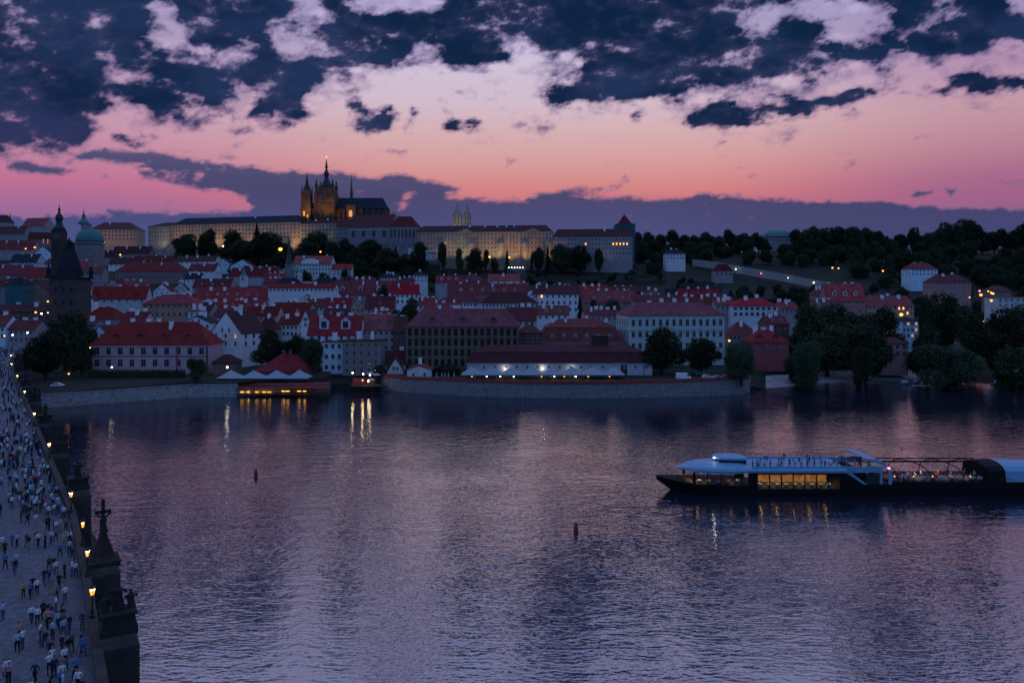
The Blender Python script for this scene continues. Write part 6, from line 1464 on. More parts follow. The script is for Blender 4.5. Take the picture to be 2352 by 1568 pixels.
loft(MB().use('boat_white'), [[(bx(p), 0.36, bz(r)), (bx(p), 0.36, bz(r)+0.14), (bx(p), BB-0.36, bz(r)+0.14), (bx(p), BB-0.36, bz(r))] for p, r in ((1990, 1055), (2012, 1056.5), (2034, 1065), (2043, 1075))]).build('arch_canopy', boat)
MB().use('glass_dark').box(bx(1992), bx(2022), 0.36, 0.42, bz(1112), bz(1090)).build('aft_window', boat)
MB().use('lit_pink').lathe([(0.05, bz(1077)), (0.3, bz(1075.5)), (0.3, bz(1073.5)), (0.05, bz(1072))], 8, bx(2041), -0.15).build('stern_lamp', boat)
# open dining deck under curved glass frame
MB().use('wood_dark').box(bx(2050), bx(2335), 0.15, BB-0.15, bz(1109), bz(1107.4)).build('dining_deck', boat)
def arc(px, dx, r=0.16):
    pts = []
    for k in range(11):
        t_ = k / 10; ang = math.pi * t_
        yy = yc + (yc - 0.1) * math.cos(ang); zz = bz(1107) + (bz(1070) - bz(1107)) * min(1, math.sin(ang) ** 0.45 if math.sin(ang) > 0 else 0)
        pts.append((bx(px) + dx * (1 - t_), yy, zz))
    return MB().use('paint_black').tube(pts, r, 6)
for px in (2066, 2142, 2217, 2287): arc(px, -4.6, 0.10).build('roof_rib', boat)
for yy, r in ((yc+3.0, 1071.5), (yc-0.5, 1069.6), (yc+4.6, 1084)):
    MB().use('paint_black').bar((bx(2030), yy, bz(r)), (bx(2290), yy, bz(r)), 0.22).build('roof_beam', boat)
m = MB().use('iron')
for k in range(24):
    x = bx(2052) + (bx(2330)-bx(2052))*k/23; m.bar((x, 0.1, bz(1107)), (x, 0.1, bz(1099)), 0.04)
m.bar((bx(2052), 0.1, bz(1099)), (bx(2330), 0.1, bz(1099)), 0.05); m.build('dining_rail', boat)
loft(MB().use('paint_black'), [[(bx(p), yc+(yc-0.05)*math.cos(math.pi*k/8), bz(1107) + (bz(r)-bz(1107))*max(0, math.sin(math.pi*k/8))**0.5) for k in range(9)] for p, r in ((2272, 1070), (2290, 1068), (2312, 1066.5))]).build('stern_arch', boat)
loft(MB().use('boat_white'), [[(bx(p), yc+(yc-0.15)*math.cos(math.pi*k/8), bz(1107) + (bz(r)-bz(1107))*max(0, math.sin(math.pi*k/8))**0.5) for k in range(9)] for p, r in ((2312, 1069), (2360, 1068), (2440, 1073), (2482, 1096))]).build('stern_shell', boat)
# tables and lights aboard
tb = MB().use('cloth_white').lathe([(0.50, 0.28), (0.48, 0.70), (0.46, 0.74)], 10); tb.use('wood_dark').lathe([(0.26, 0.0), (0.05, 0.05), (0.05, 0.3)], 6)
TBL = tb.mesh('dining_table')
CAND = MB().use('lit_amber').lathe([(0.05, 0.745), (0.09, 0.80), (0.08, 0.92), (0.02, 0.96)], 6).mesh('table_lamp')
def table(loc, label, group, lamp=False):
    o = bpy.data.objects.new('dining_table', TBL); COL.objects.link(o); o.location = loc; tag(o, label, 'table', group, 'thing')
    if lamp: put('table_lamp', CAND, o)
g = random.Random(4)
for k in range(9): table((OX + bx(1752 + k*20), BY + 1.5, bz(1123.1)), 'white clothed saloon table by the boat window, %s from the bow end' % ORD[k], 'tables in the boat saloon')
for k in range(5): table((OX + bx(1612 + k*22), BY + 2.1, bz(1115.9)), 'white clothed table in the front lounge of the boat, %s from the bow' % ORD[k], 'tables in the boat lounge')
for k in range(12): table((OX + bx(2064 + k*22), BY + 1.6, bz(1107.3)), 'white clothed table on the open dining deck, %s from the arch' % ORD[k], 'tables on the open dining deck', lamp=(k % 2 == 0))
cols = ['black', 'navy', 'red', 'white', 'pale blue', 'pink', 'grey', 'blue']
for k in range(38):
    px = 1733 + k * 6.4 + g.uniform(-2.5, 2.5); yy = g.choice((0.9, 1.8, 3.2, 5.0, 7.2)); po = g.choices(('stand', 'arms', 'phone', 'sit'), (4, 2, 2, 3))[0]; sh = g.choice(cols)
    person((OX + bx(px), BY + yy, bz(1075.1)), g.uniform(0, 6.28), po, sh, g.choice(list(TROUS)), g.choice(list(HAIR)), 'passenger in %s top %s on the upper boat deck, %s from the wheelhouse' % (sh, {'stand': 'standing', 'arms': 'arms folded', 'phone': 'holding phone', 'sit': 'sitting low'}[po], ORD[k]), 'passengers on the upper boat deck', g.uniform(1.6, 1.85))
for k in range(34):
    px = 2056 + k * 7.9; yy = g.choice((0.8, 2.5, 4.6, 6.8)); sh = g.choice(cols)
    person((OX + bx(px), BY + yy, bz(1107.3)), R(90) if k % 2 else R(-90), 'sit', sh, g.choice(list(TROUS)), g.choice(list(HAIR)), 'diner in %s top seated on the open boat deck, %s from the arch' % (sh, ORD[k]), 'diners on the open boat deck', g.uniform(1.6, 1.85))
for k in range(5):
    px = 1752 + k * 38; sh = g.choice(cols)
    person((OX + bx(px), BY + 2.4, bz(1123.1)), R(90) if k % 2 else R(-90), 'sit', sh, g.choice(list(TROUS)), g.choice(list(HAIR)), 'diner in %s top inside the lit boat saloon, %s from the bow' % (sh, ORD[k]), 'diners inside the boat saloon', 1.72)
def lamp(parent, loc, energy, color, r=0.15, name='lamp_or_fill_light', kind='POINT'):
    l = bpy.data.lights.new(name, kind); l.energy = energy; l.color = color
    if kind == 'AREA': l.size = r; l.spread = R(115)
    if kind == 'POINT': l.shadow_soft_size = r
    o = bpy.data.objects.new(name, l); COL.objects.link(o); o.location = loc; o.parent = parent; return o
CLAMP = MB().use('lit_warm').lathe([(0.10, -0.16), (0.16, -0.08), (0.12, 0.0)], 8).mesh('ceiling_lamp')
for px in (1612, 1648, 1690, 1762, 1800, 1838, 1876, 1914):
    put('ceiling_lamp', CLAMP, boat, (bx(px), yc - 1.2, bz(1085.8))); lamp(boat, (bx(px), yc - 1.2, bz(1087.5)), 150, (1.0, 0.56, 0.2), 2.0, kind='AREA')
for px in (2080, 2135, 2190, 2245, 2290): lamp(boat, (bx(px), yc, bz(1080)), 240, (1.0, 0.62, 0.55), 2.0, kind='AREA')  # added fill lights without fixtures, to brighten the dark dining deck
# ------------------------------------------------------------------ buoys, birds, moored boats
def buoy(px, py, label):
    Y = CH * F / (py - HY); b = thing('buoy', label, 'buoy', (wx(px, Y), Y, 0), 0.2, 'red river buoys')
    MB().use('paint_red').lathe([(0.30, -0.3), (0.42, 0.0), (0.42, 0.75), (0.34, 0.85)], 12).build('float', b)
    MB().use('paint_red').lathe([(0.30, 0.85), (0.30, 1.35), (0.22, 1.45), (0.05, 1.48)], 12).build('top_drum', b)
    MB().use('iron').lathe([(0.435, 0.3), (0.435, 0.42)], 12).build('band', b)
buoy(588, 1092, 'small red buoy floating alone towards the bridge'); buoy(1323, 1219, 'dark red buoy floating in the middle of the river')
def bird(px, py, Y, label, rz):
    p = at(px, py, Y); b = thing('bird', label, 'bird', p, rz)
    m = MB().use('paint_black').tube([(-0.28,0,0), (-0.1,0,0.03), (0.12,0,0.02), (0.26,0,0.05)], [0.02, 0.08, 0.07, 0.02], 6)
    for s in (-1, 1): m.add([(-0.08, s*0.05, 0.04), (0.10, s*0.05, 0.05), (0.10, s*0.45, 0.26), (-0.02, s*0.80, 0.16), (-0.06, s*0.42, 0.23)], [(0,1,2,4), (4,2,3)])
    m.build('body', b)
bird(2072, 1034, 150, 'small dark bird flying low over the boat', 2.6); bird(1147, 125, 190, 'tiny dark bird high against the clouds', 0.4)
def rowboat(px, py, label, mk, L_=6.0, rz=0.1, canopy=False):
    Y = CH * F / (py - HY); b = thing('moored_boat', label, 'boat', (wx(px, Y), Y, 0), rz, 'boats moored at the right bank')
    m = MB().use(mk); sec = []
    for f, h in ((-0.5, 0.55), (-0.3, 0.85), (0.0, 0.95), (0.3, 0.75), (0.48, 0.2), (0.52, 0.02)): sec.append([(f*L_, -h, 0.75+max(0,f)*0.5), (f*L_, -h*0.7, -0.15), (f*L_, h*0.7, -0.15), (f*L_, h, 0.75+max(0,f)*0.5)])
    loft(m, sec); m.build('hull', b)
    MB().use('paint_white').box(-L_*0.28, L_*0.12, -0.6, 0.6, 0.76, 1.7).build('cabin', b)
rowboat(2080, 882, 'small blue boat moored left of the low jetty', 'paint_blue'); rowboat(2106, 879, 'blue boat with white cabin moored by the jetty end', 'paint_blue', 5.0, 0.5); rowboat(2296, 883, 'blue covered boat moored under the right trees', 'paint_blue', 7.0, -0.2)
Y = CH * F / (888 - HY); jt = thing('jetty', 'low pale jetty on the water below the wide bush tree', 'jetty', (wx(2125, Y), Y, 0))
for k in range(12): MB().use('stone_pale').box(-0.36, 0.36, -1.4, 1.4, 0.35, 0.5).build('plank', jt, (-5 + k*0.8, 0, 0))
for k in range(4): MB().use('wood_dark').lathe([(0.14, -1.5), (0.12, 0.34)], 6).build('pile', jt, (-4.6 + k*3.0, -1.0, 0))
# ------------------------------------------------------------------ terraces, tents, cars
def canopy(px0, px1, ye, yp, Y, d, label, group, name='canopy_tent'):
    x0, x1 = wx(px0, Y), wx(px1, Y); w = x1 - x0; ze_, zp = wz(ye, Y), wz(yp, Y); zb = ground((x0+x1)/2, Y)
    t_ = thing(name, label, 'canopy', ((x0+x1)/2, Y + d/2, zb), 0, group); ze_ -= zb; zp -= zb
    n = 6; m = MB().use('cloth_white'); rings = []
    for i in range(n + 1):
        f = i / n; k = 1 - f; zz = ze_ + (zp - ze_) * (f ** 1.2)
        rings.append([(-w/2*k - 0.02, -d/2*k, zz), (w/2*k + 0.02, -d/2*k, zz), (w/2*k + 0.02, d/2*k, zz), (-w/2*k - 0.02, d/2*k, zz)])
    for a, b_ in zip(rings, rings[1:]): m.add(a + b_, [(0,1,5,4),(1,2,6,5),(2,3,7,6),(3,0,4,7)])
    m.add([(-w/2, -d/2, ze_), (w/2, -d/2, ze_), (w/2, -d/2, ze_-0.35), (-w/2, -d/2, ze_-0.35)], [(0,1,2,3)])
    m.build('cloth', t_)
    for sx in (-1, 1):
        for sy in (-1, 1): MB().use('iron').bar((sx*(w/2-0.15), sy*(d/2-0.15), 0), (sx*(w/2-0.15), sy*(d/2-0.15), ze_), 0.09).build('post', t_)
    return t_, ze_
tents = []
ed = [1059, 1107, 1154, 1200, 1247, 1293, 1340, 1392, 1436]
for k, (a, b_) in enumerate(zip(ed, ed[1:])):
    tents.append(canopy(a, b_, 860, 843, 305, 8.0, 'white peaked restaurant tent on the river terrace, %s from the cottage' % ORD[k], 'white tents of the river restaurant'))
for k, (px, lit_) in enumerate(((1084, 'lit_amber'), (1118, 'lit_white'), (1149, 'lit_white'), (1180, 'lit_white'), (1244, 'lit_amber'), (1273, 'lit_white'), (1296, 'lit_amber'), (1322, 'lit_white'), (1351, 'lit_amber'), (1400, 'lit_amber'))):
    Y = 306; p = at(px, 864, Y); b = thing('terrace_lamp', 'hanging lamp under the white tents, %s from the cottage' % ORD[k], 'lamp', p, 0, 'lamps under the white tents')
    MB().use(lit_).lathe([(0.06, -0.28), (0.24, -0.2), (0.26, -0.02), (0.08, 0.06)], 8).build('bulb', b); MB().use('iron').bar((0,0,0.05), (0,0,0.8), 0.03).build('cord', b)
    lamp(b, (0, 0, -0.4), 16 if lit_ == 'lit_white' else 12, (1.0, 0.55, 0.22), 0.2)
rr = random.Random(8)
for k in range(15):
    px = 1066 + k * 25; Y = 303 + rr.uniform(0, 5); sh = rr.choice(cols); zg = ground(wx(px, Y), Y)
    person((wx(px, Y), Y, zg), rr.uniform(0, 6.28), rr.choice(('sit', 'sit', 'stand')), sh, 'black', rr.choice(list(HAIR)), 'guest in %s top on the tent terrace, %s from the cottage end' % (sh, ORD[k]), 'guests on the tent terrace')
for k, px in enumerate((1196, 1312, 1266)):    # wall floodlights on the restaurant
    pass
for k, (px, Y) in enumerate(((1246, 317.4), (1313, 317.4), (1160, 317.4))):
    p = at(px, 848, Y); b = thing('wall_lamp', 'bright white wall lamp on the long restaurant, %s from its left end' % ORD[(1, 2, 0)[k]], 'lamp', p, 0, 'wall lamps of the long restaurant')
    MB().use('lit_white').lathe([(0.05, -0.15), (0.14, -0.1), (0.14, 0.1), (0.05, 0.15)], 8).build('bulb', b); MB().use('iron').bar((0, 0.1, 0), (0, 0.7, 0), 0.08).build('bracket', b)
    lamp(b, (0, -0.5, 0.4), 110, (1.0, 0.88, 0.74), 0.2)
for k, px in enumerate((1003, 1015, 1022, 1030, 1043)):
    Y = 306; zg = ground(wx(px, Y), Y); b = thing('folded_parasol', 'folded white parasol on the river wall, %s from the cottage' % ORD[k], 'parasol', (wx(px, Y), Y, zg), 0, 'folded white parasols')
    MB().use('cloth_white').lathe([(0.10, 0.8), (0.34, 1.0), (0.26, 1.8), (0.06, 3.0)], 8).build('cloth', b); MB().use('wood_dark').lathe([(0.3, 0), (0.06, 0.1), (0.04, 3.1)], 6).build('pole', b)
# terrace restaurant by the channel, left
ed = [496, 549, 602, 655, 708]
for k, (a, b_) in enumerate(zip(ed, ed[1:])):
    canopy(a, b_, 868, 852 - (k == 3), 303, 7.5, 'wide white canopy over the upper river terrace, %s from the willow' % ORD[k], 'white canopies of the terrace restaurant')
Y = 299.5; tr_ = thing('river_terrace', 'two level dark wooden river terrace with red awning and amber lamps', 'terrace', (wx(545, Y), Y, 0))
x1 = wx(752, Y) - wx(545, Y); tz = lambda py: wz(py, Y)
MB().use('wood_dark').box(0, x1, -1.0, 9, tz(885), tz(883)).build('upper_floor', tr_)
MB().use('wood_dark').box(-0.5, x1+0.8, -2.6, 3, tz(905), tz(903)).build('lower_floor', tr_)
m = MB().use('tile_red').add([(0,-2.6,tz(891)),(x1,-2.6,tz(889)),(x1,0.6,tz(879)),(0,0.6,tz(881)),(0,-2.6,tz(891)-0.15),(x1,-2.6,tz(889)-0.15),(x1,0.6,tz(879)-0.15),(0,0.6,tz(881)-0.15)], [(0,1,2,3),(7,6,5,4),(0,4,5,1),(1,5,6,2),(2,6,7,3),(3,7,4,0)]); m.build('awning', tr_)
for k in range(9): MB().use('wood_dark').bar((0.2+(x1-0.4)*k/8, -2.4, tz(905)), (0.2+(x1-0.4)*k/8, -2.4, tz(890.5)), 0.16).build('post', tr_)
m = MB().use('iron')
for k in range(40): m.bar((x1*k/39, -2.55, tz(905)), (x1*k/39, -2.55, tz(900)), 0.04)
m.bar((0, -2.55, tz(900)), (x1, -2.55, tz(900)), 0.06); m.build('rail', tr_)
for k, px in enumerate((560, 573, 594, 610, 622, 654, 664, 690, 702)):
    q = (wx(px, Y) - wx(545, Y), -1.9, tz(898.5 if px < 640 else 896.5))
    MB().use('lit_amber').box(-0.7, 0.7, -0.1, 0.1, -0.14, 0.14).build('lamp_panel', tr_, q); lamp(tr_, (q[0], q[1]+0.8, q[2]), 22, (1.0, 0.5, 0.08), 0.2)
for k in range(10):
    px = 508 + k * 22; sh = rr.choice(cols); p = at(px, 884.5, 301.5)
    person(p, rr.uniform(0, 6.28), rr.choice(('sit', 'stand')), sh, 'black', rr.choice(list(HAIR)), 'guest in %s top under the upper terrace canopies, %s from the willow' % (sh, ORD[k]), 'guests under the terrace canopies')
# little terrace at the channel mouth with round parasols
def parasol(px, py, Y, label, w=3.4):
    p = at(px, py, Y); b = thing('open_parasol', label, 'parasol', p, 0, 'open parasols at the channel mouth'); n = 8
    MB().use('cloth_white').lathe([(w/2, 2.3), (w/2*0.98, 2.36), (w/2*0.5, 2.75), (0.05, 3.1)], n).build('cloth', b); MB().use('wood_dark').lathe([(0.3, 0), (0.05, 0.1), (0.04, 3.2)], 6).build('pole', b)
    return b
Y = 312; ct = thing('channel_terrace', 'small lamplit terrace platform at the channel mouth', 'terrace', at(806, 884, Y))
MB().use('wood_dark').box(0, 13, -3, 4, -0.3, 0).build('floor', ct)
MB().use('brick_red').box(0, 9, 3.4, 4, 0, 2.4).build('rear_wall', ct)
for k in range(5): MB().use('wood_dark').lathe([(0.18, -5), (0.15, -0.3)], 6).build('pile', ct, (0.6+k*2.9, -2.6, 0))
for k, (px, py, e, lit_) in enumerate(((810, 856, 120, 'lit_white'), (834, 859, 150, 'lit_white'), (850, 861, 70, 'lit_white'), (833, 873, 40, 'lit_amber'), (846, 875, 70, 'lit_white'))):
    b = thing('terrace_lamp', 'glowing globe lamp at the channel mouth terrace, %s from its left end' % ('first', 'third', 'last', 'second', 'fourth')[k], 'lamp', at(px, py, 309), 0, 'globe lamps at the channel mouth')
    MB().use(lit_).lathe([(0.05, -0.3), (0.24, -0.18), (0.30, 0.0), (0.24, 0.18), (0.05, 0.3)], 10).build('globe', b); MB().use('iron').bar((0, 0, -3.2), (0, 0, -0.3), 0.07).build('post', b); lamp(b, (0, -0.5, 0), e, (1.0, 0.62, 0.26), 0.3)
parasol(851, 870, 313, 'white parasol beside the outbuilding at the channel mouth'); parasol(866, 874, 311, 'white parasol nearest the quay corner at the channel mouth'); parasol(853, 886, 308, 'low white parasol at the water edge of the channel mouth')
# vehicles
WHEEL = MB().use('rubber').prism([(0.33*math.cos(a), 0.33*math.sin(a)) for a in [2*math.pi*i/12 for i in range(12)]], -0.11, 0.11).use('paint_white').prism([(0.19*math.cos(a), 0.19*math.sin(a)) for a in [2*math.pi*i/10 for i in range(10)]], -0.13, 0.13).mesh('wheel')
def car(px, py, Y, label, mk='paint_white', rz=0.0, van=False):
    p = at(px, py, Y); p.z = ground(p.x, Y); c = thing('parked_van' if van else 'parked_car', label, 'van' if van else 'car', p, rz, 'vehicles parked by the river wall'); s = 0.95 if not van else 1.0
    W_ = 0.88 if not van else 1.0
    if van: body = [(-2.9, 0.35), (2.7, 0.35), (2.9, 0.7), (2.85, 1.15), (2.25, 1.3), (1.65, 2.15), (1.45, 2.5), (-2.85, 2.55), (-2.9, 2.3)]; glass = [(1.68, 1.35), (2.15, 1.33), (1.62, 2.08), (1.3, 2.08), (1.3, 1.35)]
    else: body = [(-2.1, 0.3), (2.1, 0.3), (2.15, 0.6), (2.05, 0.82), (1.1, 0.95), (0.45, 1.42), (-1.1, 1.45), (-1.85, 1.0), (-2.12, 0.9)]; glass = [(0.98, 0.97), (0.42, 1.36), (-1.05, 1.38), (-1.6, 1.0)]
    MB().use(mk).prism(body, -W_, W_).build('body', c)
    MB().use('glass_dark').prism(glass, -W_-0.012, W_+0.012).build('side_glass', c)
    xw = 1.3 if not van else 1.85
    for sx in (-1, 1):
        for sy in (-1, 1): put('wheel', WHEEL, c, (sx*xw, sy*(W_-0.08), 0.33))
    for sy in (-1, 1): MB().use('paint_white').box(-0.05, 0.05, -0.16, 0.16, -0.08, 0.08).build('headlight', c, (2.1 if not van else 2.86, sy*W_*0.7, 0.66 if not van else 0.85))
car(1570, 868, 306, 'white delivery van parked by the river wall', 'paint_white', 0.0, True)
car(1625, 866, 310, 'silver white car parked right of the van', 'paint_white', 0.15); car(1648, 866, 307, 'white boat shaped car in the middle of the parked row', 'paint_white', -0.1); car(1669, 866, 308, 'pale car parked at the right end of the row', 'paint_blue', 0.1); car(1606, 860, 322, 'pale blue car parked behind the van', 'paint_blue', 0.05)
car(132, 890, 286, 'pale car parked under the dark tree by the bridge', 'paint_white', 0.25)
# lamps in the town
def street_lamp(px, py, Y, mk, label, e=20, col=(1.0, 0.55, 0.2), r=0.28, post=True, twin=False):
    p = at(px, py, Y); zg = ground(p.x, Y); b = thing('street_lamp', label, 'lamp', (p.x, Y, zg), 0, 'street lamps of the town'); h = max(0.6, p.z - zg)
    for dx in ((-1.6, 1.6) if twin else (0,)):
        MB().use(mk).lathe([(0.1*r/0.28, -r), (r, -r*0.5), (r*1.1, r*0.4), (0.1, r*0.8)], 8).build('bulb', b, (dx, 0, h))
        if twin: MB().use('iron').bar((0, 0, h-0.4), (dx, 0, h+0.3), 0.1).build('arm', b)
    MB().use('iron').tube([(0, 0, -0.5), (0, 0, h - r)], [0.12, 0.06], 6).build('post', b)
    if e: lamp(b, (0, -0.6, h), e, col, 0.3)
for k, (px, py, Y, mk, r, e, lab) in enumerate((
 (522, 843, 308, 'lit_white', 0.35, 60, 'white lamp beside the low shed behind the willow'), (207, 798, 305, 'lit_amber', 0.25, 15, 'amber lamp at the left corner of the pink palace'), (257, 843, 312, 'lit_white', 0.25, 25, 'white lamp at the foot of the pink palace'),
 (158, 858, 300, 'lit_orange', 0.32, 30, 'orange lamp under the huge left bank tree'), (862, 850, 318, 'lit_white', 0.18, 10, 'small lamp before the white outbuilding'), (1675, 782, 330, 'lit_orange', 0.45, 60, 'orange corner lamp at the right end of the pale green palace'),
 (2333, 850, 322, 'lit_green', 0.3, 60, 'greenish white pier lamp at the right bank'), (2020, 718, 500, 'lit_orange', 0.7, 200, 'orange street lamp at the left of the lamplit street'), (2032, 710, 505, 'lit_amber', 0.5, 60, 'amber street lamp above the grove'),
 (2070, 722, 500, 'lit_orange', 1.1, 500, 'brightest orange lamp before the long lamplit house'), (2052, 722, 500, 'lit_orange', 0.5, 100, 'small red orange lamp left of the brightest one'), (2120, 710, 470, 'lit_amber', 0.4, 20, 'amber lamp seen through the narrow poplar'),
 (2112, 735, 440, 'lit_orange', 0.4, 40, 'orange lamp at the corner of the small white house'), (2253, 677, 470, 'lit_orange', 0.8, 80, 'large orange lamp left of the white block building'), (2281, 674, 480, 'lit_amber', 0.6, 60, 'amber lamp beside the white block building'), (2277, 690, 470, 'lit_orange', 0.7, 80, 'low orange lamp before the white block building'),
 (2245, 735, 420, 'lit_orange', 0.5, 40, 'orange lamp on the road above the right trees'), (2258, 739, 420, 'lit_pink', 0.5, 30, 'pink tail lamp glow on the road above the right trees'), (2227, 683, 480, 'lit_orange', 0.4, 20, 'small red lamp in the trees of the right slope'),
 (2028, 622, 800, 'lit_orange', 0.9, 120, 'orange lamp in the wood left of the white villa'), (2076, 622, 800, 'lit_orange', 0.5, 30, 'small orange lamp beside the white villa'), (1912, 615, 860, 'lit_amber', 0.9, 60, 'left lamp of the amber pair on the vineyard slope'), (1926, 616, 860, 'lit_amber', 0.8, 60, 'right lamp of the amber pair on the vineyard slope'),
 (1690, 618, 826, 'lit_green', 0.7, 90, 'greenish lamp on the stair wall near the pavilion'), (1748, 628, 806, 'lit_pink', 0.6, 40, 'reddish lamp half way down the stair wall'), (1810, 638, 785, 'lit_green', 0.45, 40, 'small green lamp on the lower stair wall'), (1869, 649, 766, 'lit_green', 0.7, 90, 'greenish lamp at the foot of the stair wall'),
 (110, 718, 425, 'lit_amber', 0.4, 30, 'amber lamp left of the gate tower foot'), (82, 717, 415, 'lit_orange', 0.5, 30, 'orange lamp on the bridge end houses'), (95, 720, 415, 'lit_white', 0.4, 30, 'white lamp on the bridge end houses'), (110, 692, 430, 'lit_amber', 0.45, 20, 'yellow lamp on the gate tower side'),
 (10, 771, 350, 'lit_amber', 0.35, 20, 'amber lamp at the left edge of the bridge end'), (29, 769, 350, 'lit_white', 0.3, 20, 'white lamp on the pale bridge foot house'), (63, 764, 352, 'lit_white', 0.3, 15, 'pinkish lamp on the pale bridge foot house'),
 (80, 568, 930, 'lit_orange', 1.0, 100, 'orange lamp on the left slope'), (240, 559, 955, 'lit_white', 0.9, 80, 'white lamp below the warm skyline palace'), (59, 571, 920, 'lit_orange', 0.8, 60, 'small orange lamp at the blue roofed row'),
 (644, 572, 870, 'lit_amber', 2.0, 700, 'big yellow lamp glowing in the castle trees'), (736, 578, 850, 'lit_orange', 1.0, 300, 'orange lamp below the cathedral'), (1124, 590, 842, 'lit_amber', 1.2, 300, 'yellow lamp behind the slender garden tree'), (1170, 591, 840, 'lit_amber', 0.9, 200, 'yellow lamp beside the small cypress'), (1227, 592, 840, 'lit_amber', 0.9, 200, 'yellow lamp beside the second cypress'),
 (2250, 668, 560, 'lit_pink', 0.6, 30, 'pinkish lamp on the road near the rose topped building'), (2270, 669, 560, 'lit_amber', 0.5, 30, 'amber lamp on the road near the rose topped building'))):
    street_lamp(px, py, Y, mk, lab, e, {'lit_green': (0.6, 1, 0.6), 'lit_pink': (1, 0.3, 0.4), 'lit_white': (1, 0.85, 0.65), 'lit_orange': (1, 0.35, 0.08), 'lit_amber': (1, 0.6, 0.15)}[mk], r)
street_lamp(2170, 681, 460, 'lit_orange', 'tall twin armed orange street lamp among the right trees', 80, (1, 0.4, 0.1), 0.6, twin=True)
for k, px in enumerate((512, 525, 535, 540, 588, 596, 604)):
    street_lamp(px, 566 - (k < 4) + (k > 4) * 2, 905, 'lit_white', 'tiny white lamp along the castle terrace, %s from the west' % ORD[k], 40, (1, 0.9, 0.8), 0.7)
# pergola with white lights
Y = 735; pg = thing('lit_pergola', 'garden pergola with a row of white lights under the castle', 'pergola', at(1166, 622, Y))
MB().use('paint_white').box(0, 16, -0.3, 0.3, 2.6, 2.9).build('beam', pg)
for k in range(7): MB().use('paint_white').bar((k*2.66, 0, -3), (k*2.66, 0, 2.6), 0.2).build('post', pg)
for k in range(6): MB().use('lit_white').lathe([(0.05, -0.3), (0.3, -0.15), (0.3, 0.1), (0.05, 0.25)], 8).build('bulb', pg, (1.3 + k*2.66, -0.4, 3.2))
# ------------------------------------------------------------------ floodlights of the castle
def flood(px, py, Y, tx, ty, tY, e, col, label, size=1.2, spread=R(75)):
    p = at(px, py, Y); zg = ground(p.x, Y); p.z = max(p.z, zg + 0.6)
    b = thing('floodlight', label, 'floodlight', p, 0, 'castle floodlights')
    MB().use('iron').box(-0.4, 0.4, -0.3, 0.3, -0.6, -0.1).build('housing', b); MB().use('lit_warm').box(-0.3, 0.3, -0.2, 0.2, -0.1, -0.02).build('lens', b)
    l = bpy.data.lights.new('flood_beam', 'SPOT'); l.energy = e; l.color = col; l.spot_size = R(110); l.spot_blend = 0.9; l.shadow_soft_size = 0.5
    o = bpy.data.objects.new('flood_beam', l); COL.objects.link(o); o.parent = b; o.location = (0, 0, 0.3)
    d = at(tx, ty, tY) - (p + Vector((0, 0, 0.3))); o.rotation_euler = d.to_track_quat('-Z', 'Y').to_euler()
WARM = (1.0, 0.54, 0.19); GOLD = (1.0, 0.46, 0.08); PALE = (1.0, 0.66, 0.34)
k = 0
for (px, e, col) in ((365, 3500, (0.9, 0.9, 0.6)), (405, 7000, GOLD), (440, 6000, WARM), (490, 6000, WARM), (525, 8000, GOLD), (560, 5000, WARM), (600, 5000, PALE), (640, 4000, PALE), (668, 8000, WARM), (700, 6000, WARM), (735, 5000, WARM)):
    Yf = interp(px, [340, 394, 690, 772], [975, 958, 912, 897]); flood(px, 572, Yf - 16, px, 535, Yf, e * 2.0, col, 'floodlight aimed at the southern castle wing, %s from the west' % ORD[k]); k += 1
k = 0
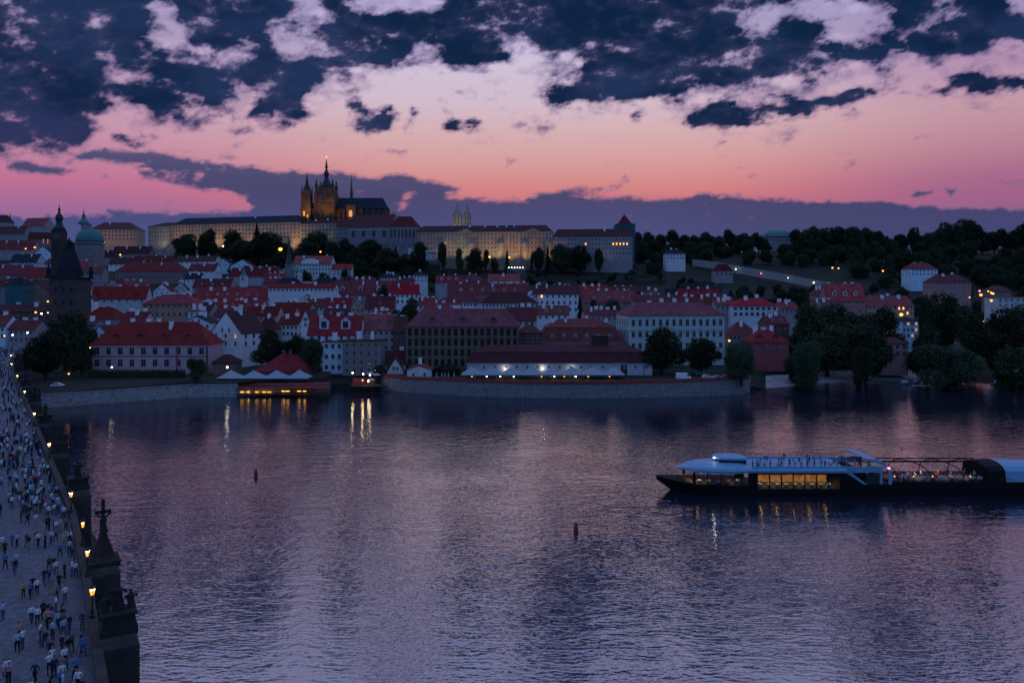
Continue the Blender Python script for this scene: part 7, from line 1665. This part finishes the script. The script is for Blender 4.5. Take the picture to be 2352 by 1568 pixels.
for (px, e, col) in ((975, 3500, PALE), (1015, 3500, PALE), (1060, 6000, (1.0, 0.85, 0.4)), (1105, 4500, WARM), (1138, 6000, (1.0, 0.72, 0.28)), (1175, 7000, WARM), (1210, 6000, WARM), (1245, 6000, WARM), (1268, 4500, GOLD)):
    Yf = interp(px, [953, 1269], [868, 852]); flood(px, 596, Yf - 15, px, 560, Yf, e * 1.7, col, 'floodlight aimed at the long castle palace, %s from the west' % ORD[k]); k += 1
for k, (px, e) in enumerate(((1300, 3000), (1333, 4500), (1400, 1500))): flood(px, 595, 832, px, 565, 845, e * 0.5, (1.0, 0.85, 0.55), 'floodlight aimed at the white eastern palace, %s from the west' % ORD[k])
for k, (px, py, Y, tx, ty, tY, e) in enumerate(((697, 505, 916, 700, 470, 935, 9000), (708, 505, 918, 703, 455, 935, 6000), (742, 505, 908, 745, 465, 925, 9000), (752, 505, 908, 750, 445, 925, 6000), (778, 505, 914, 785, 480, 935, 4000), (806, 503, 912, 806, 480, 928, 4500))):
    p = at(px, py, Y); b = thing('floodlight', 'floodlight on the roofs at the cathedral foot, %s from the west' % ORD[k], 'floodlight', p, 0, 'castle floodlights')
    MB().use('iron').box(-0.4, 0.4, -0.3, 0.3, -0.6, -0.1).build('housing', b); MB().use('lit_amber').box(-0.3, 0.3, -0.2, 0.2, -0.1, -0.02).build('lens', b)
    l = bpy.data.lights.new('flood_beam', 'SPOT'); l.energy = e * 1.7; l.color = GOLD; l.spot_size = R(80); l.spot_blend = 0.9; l.shadow_soft_size = 0.5
    o = bpy.data.objects.new('flood_beam', l); COL.objects.link(o); o.parent = b; o.location = (0, 0, 0.3); d = at(tx, ty, tY) - p; o.rotation_euler = d.to_track_quat('-Z', 'Y').to_euler()
for k, (px, e) in enumerate(((1045, 1500), (1056, 1500), (1070, 1200))): flood(px, 516, 940, px, 495, 957, e, (1.0, 0.75, 0.4), 'floodlight at the foot of the twin towers, %s from the west' % ORD[k])
for k, px in enumerate((225, 262, 292)): flood(px, 562, 1035, px, 540, 1060, 5200, (1.0, 0.45, 0.16), 'floodlight aimed at the warm skyline palace, %s from the west' % ORD[k])
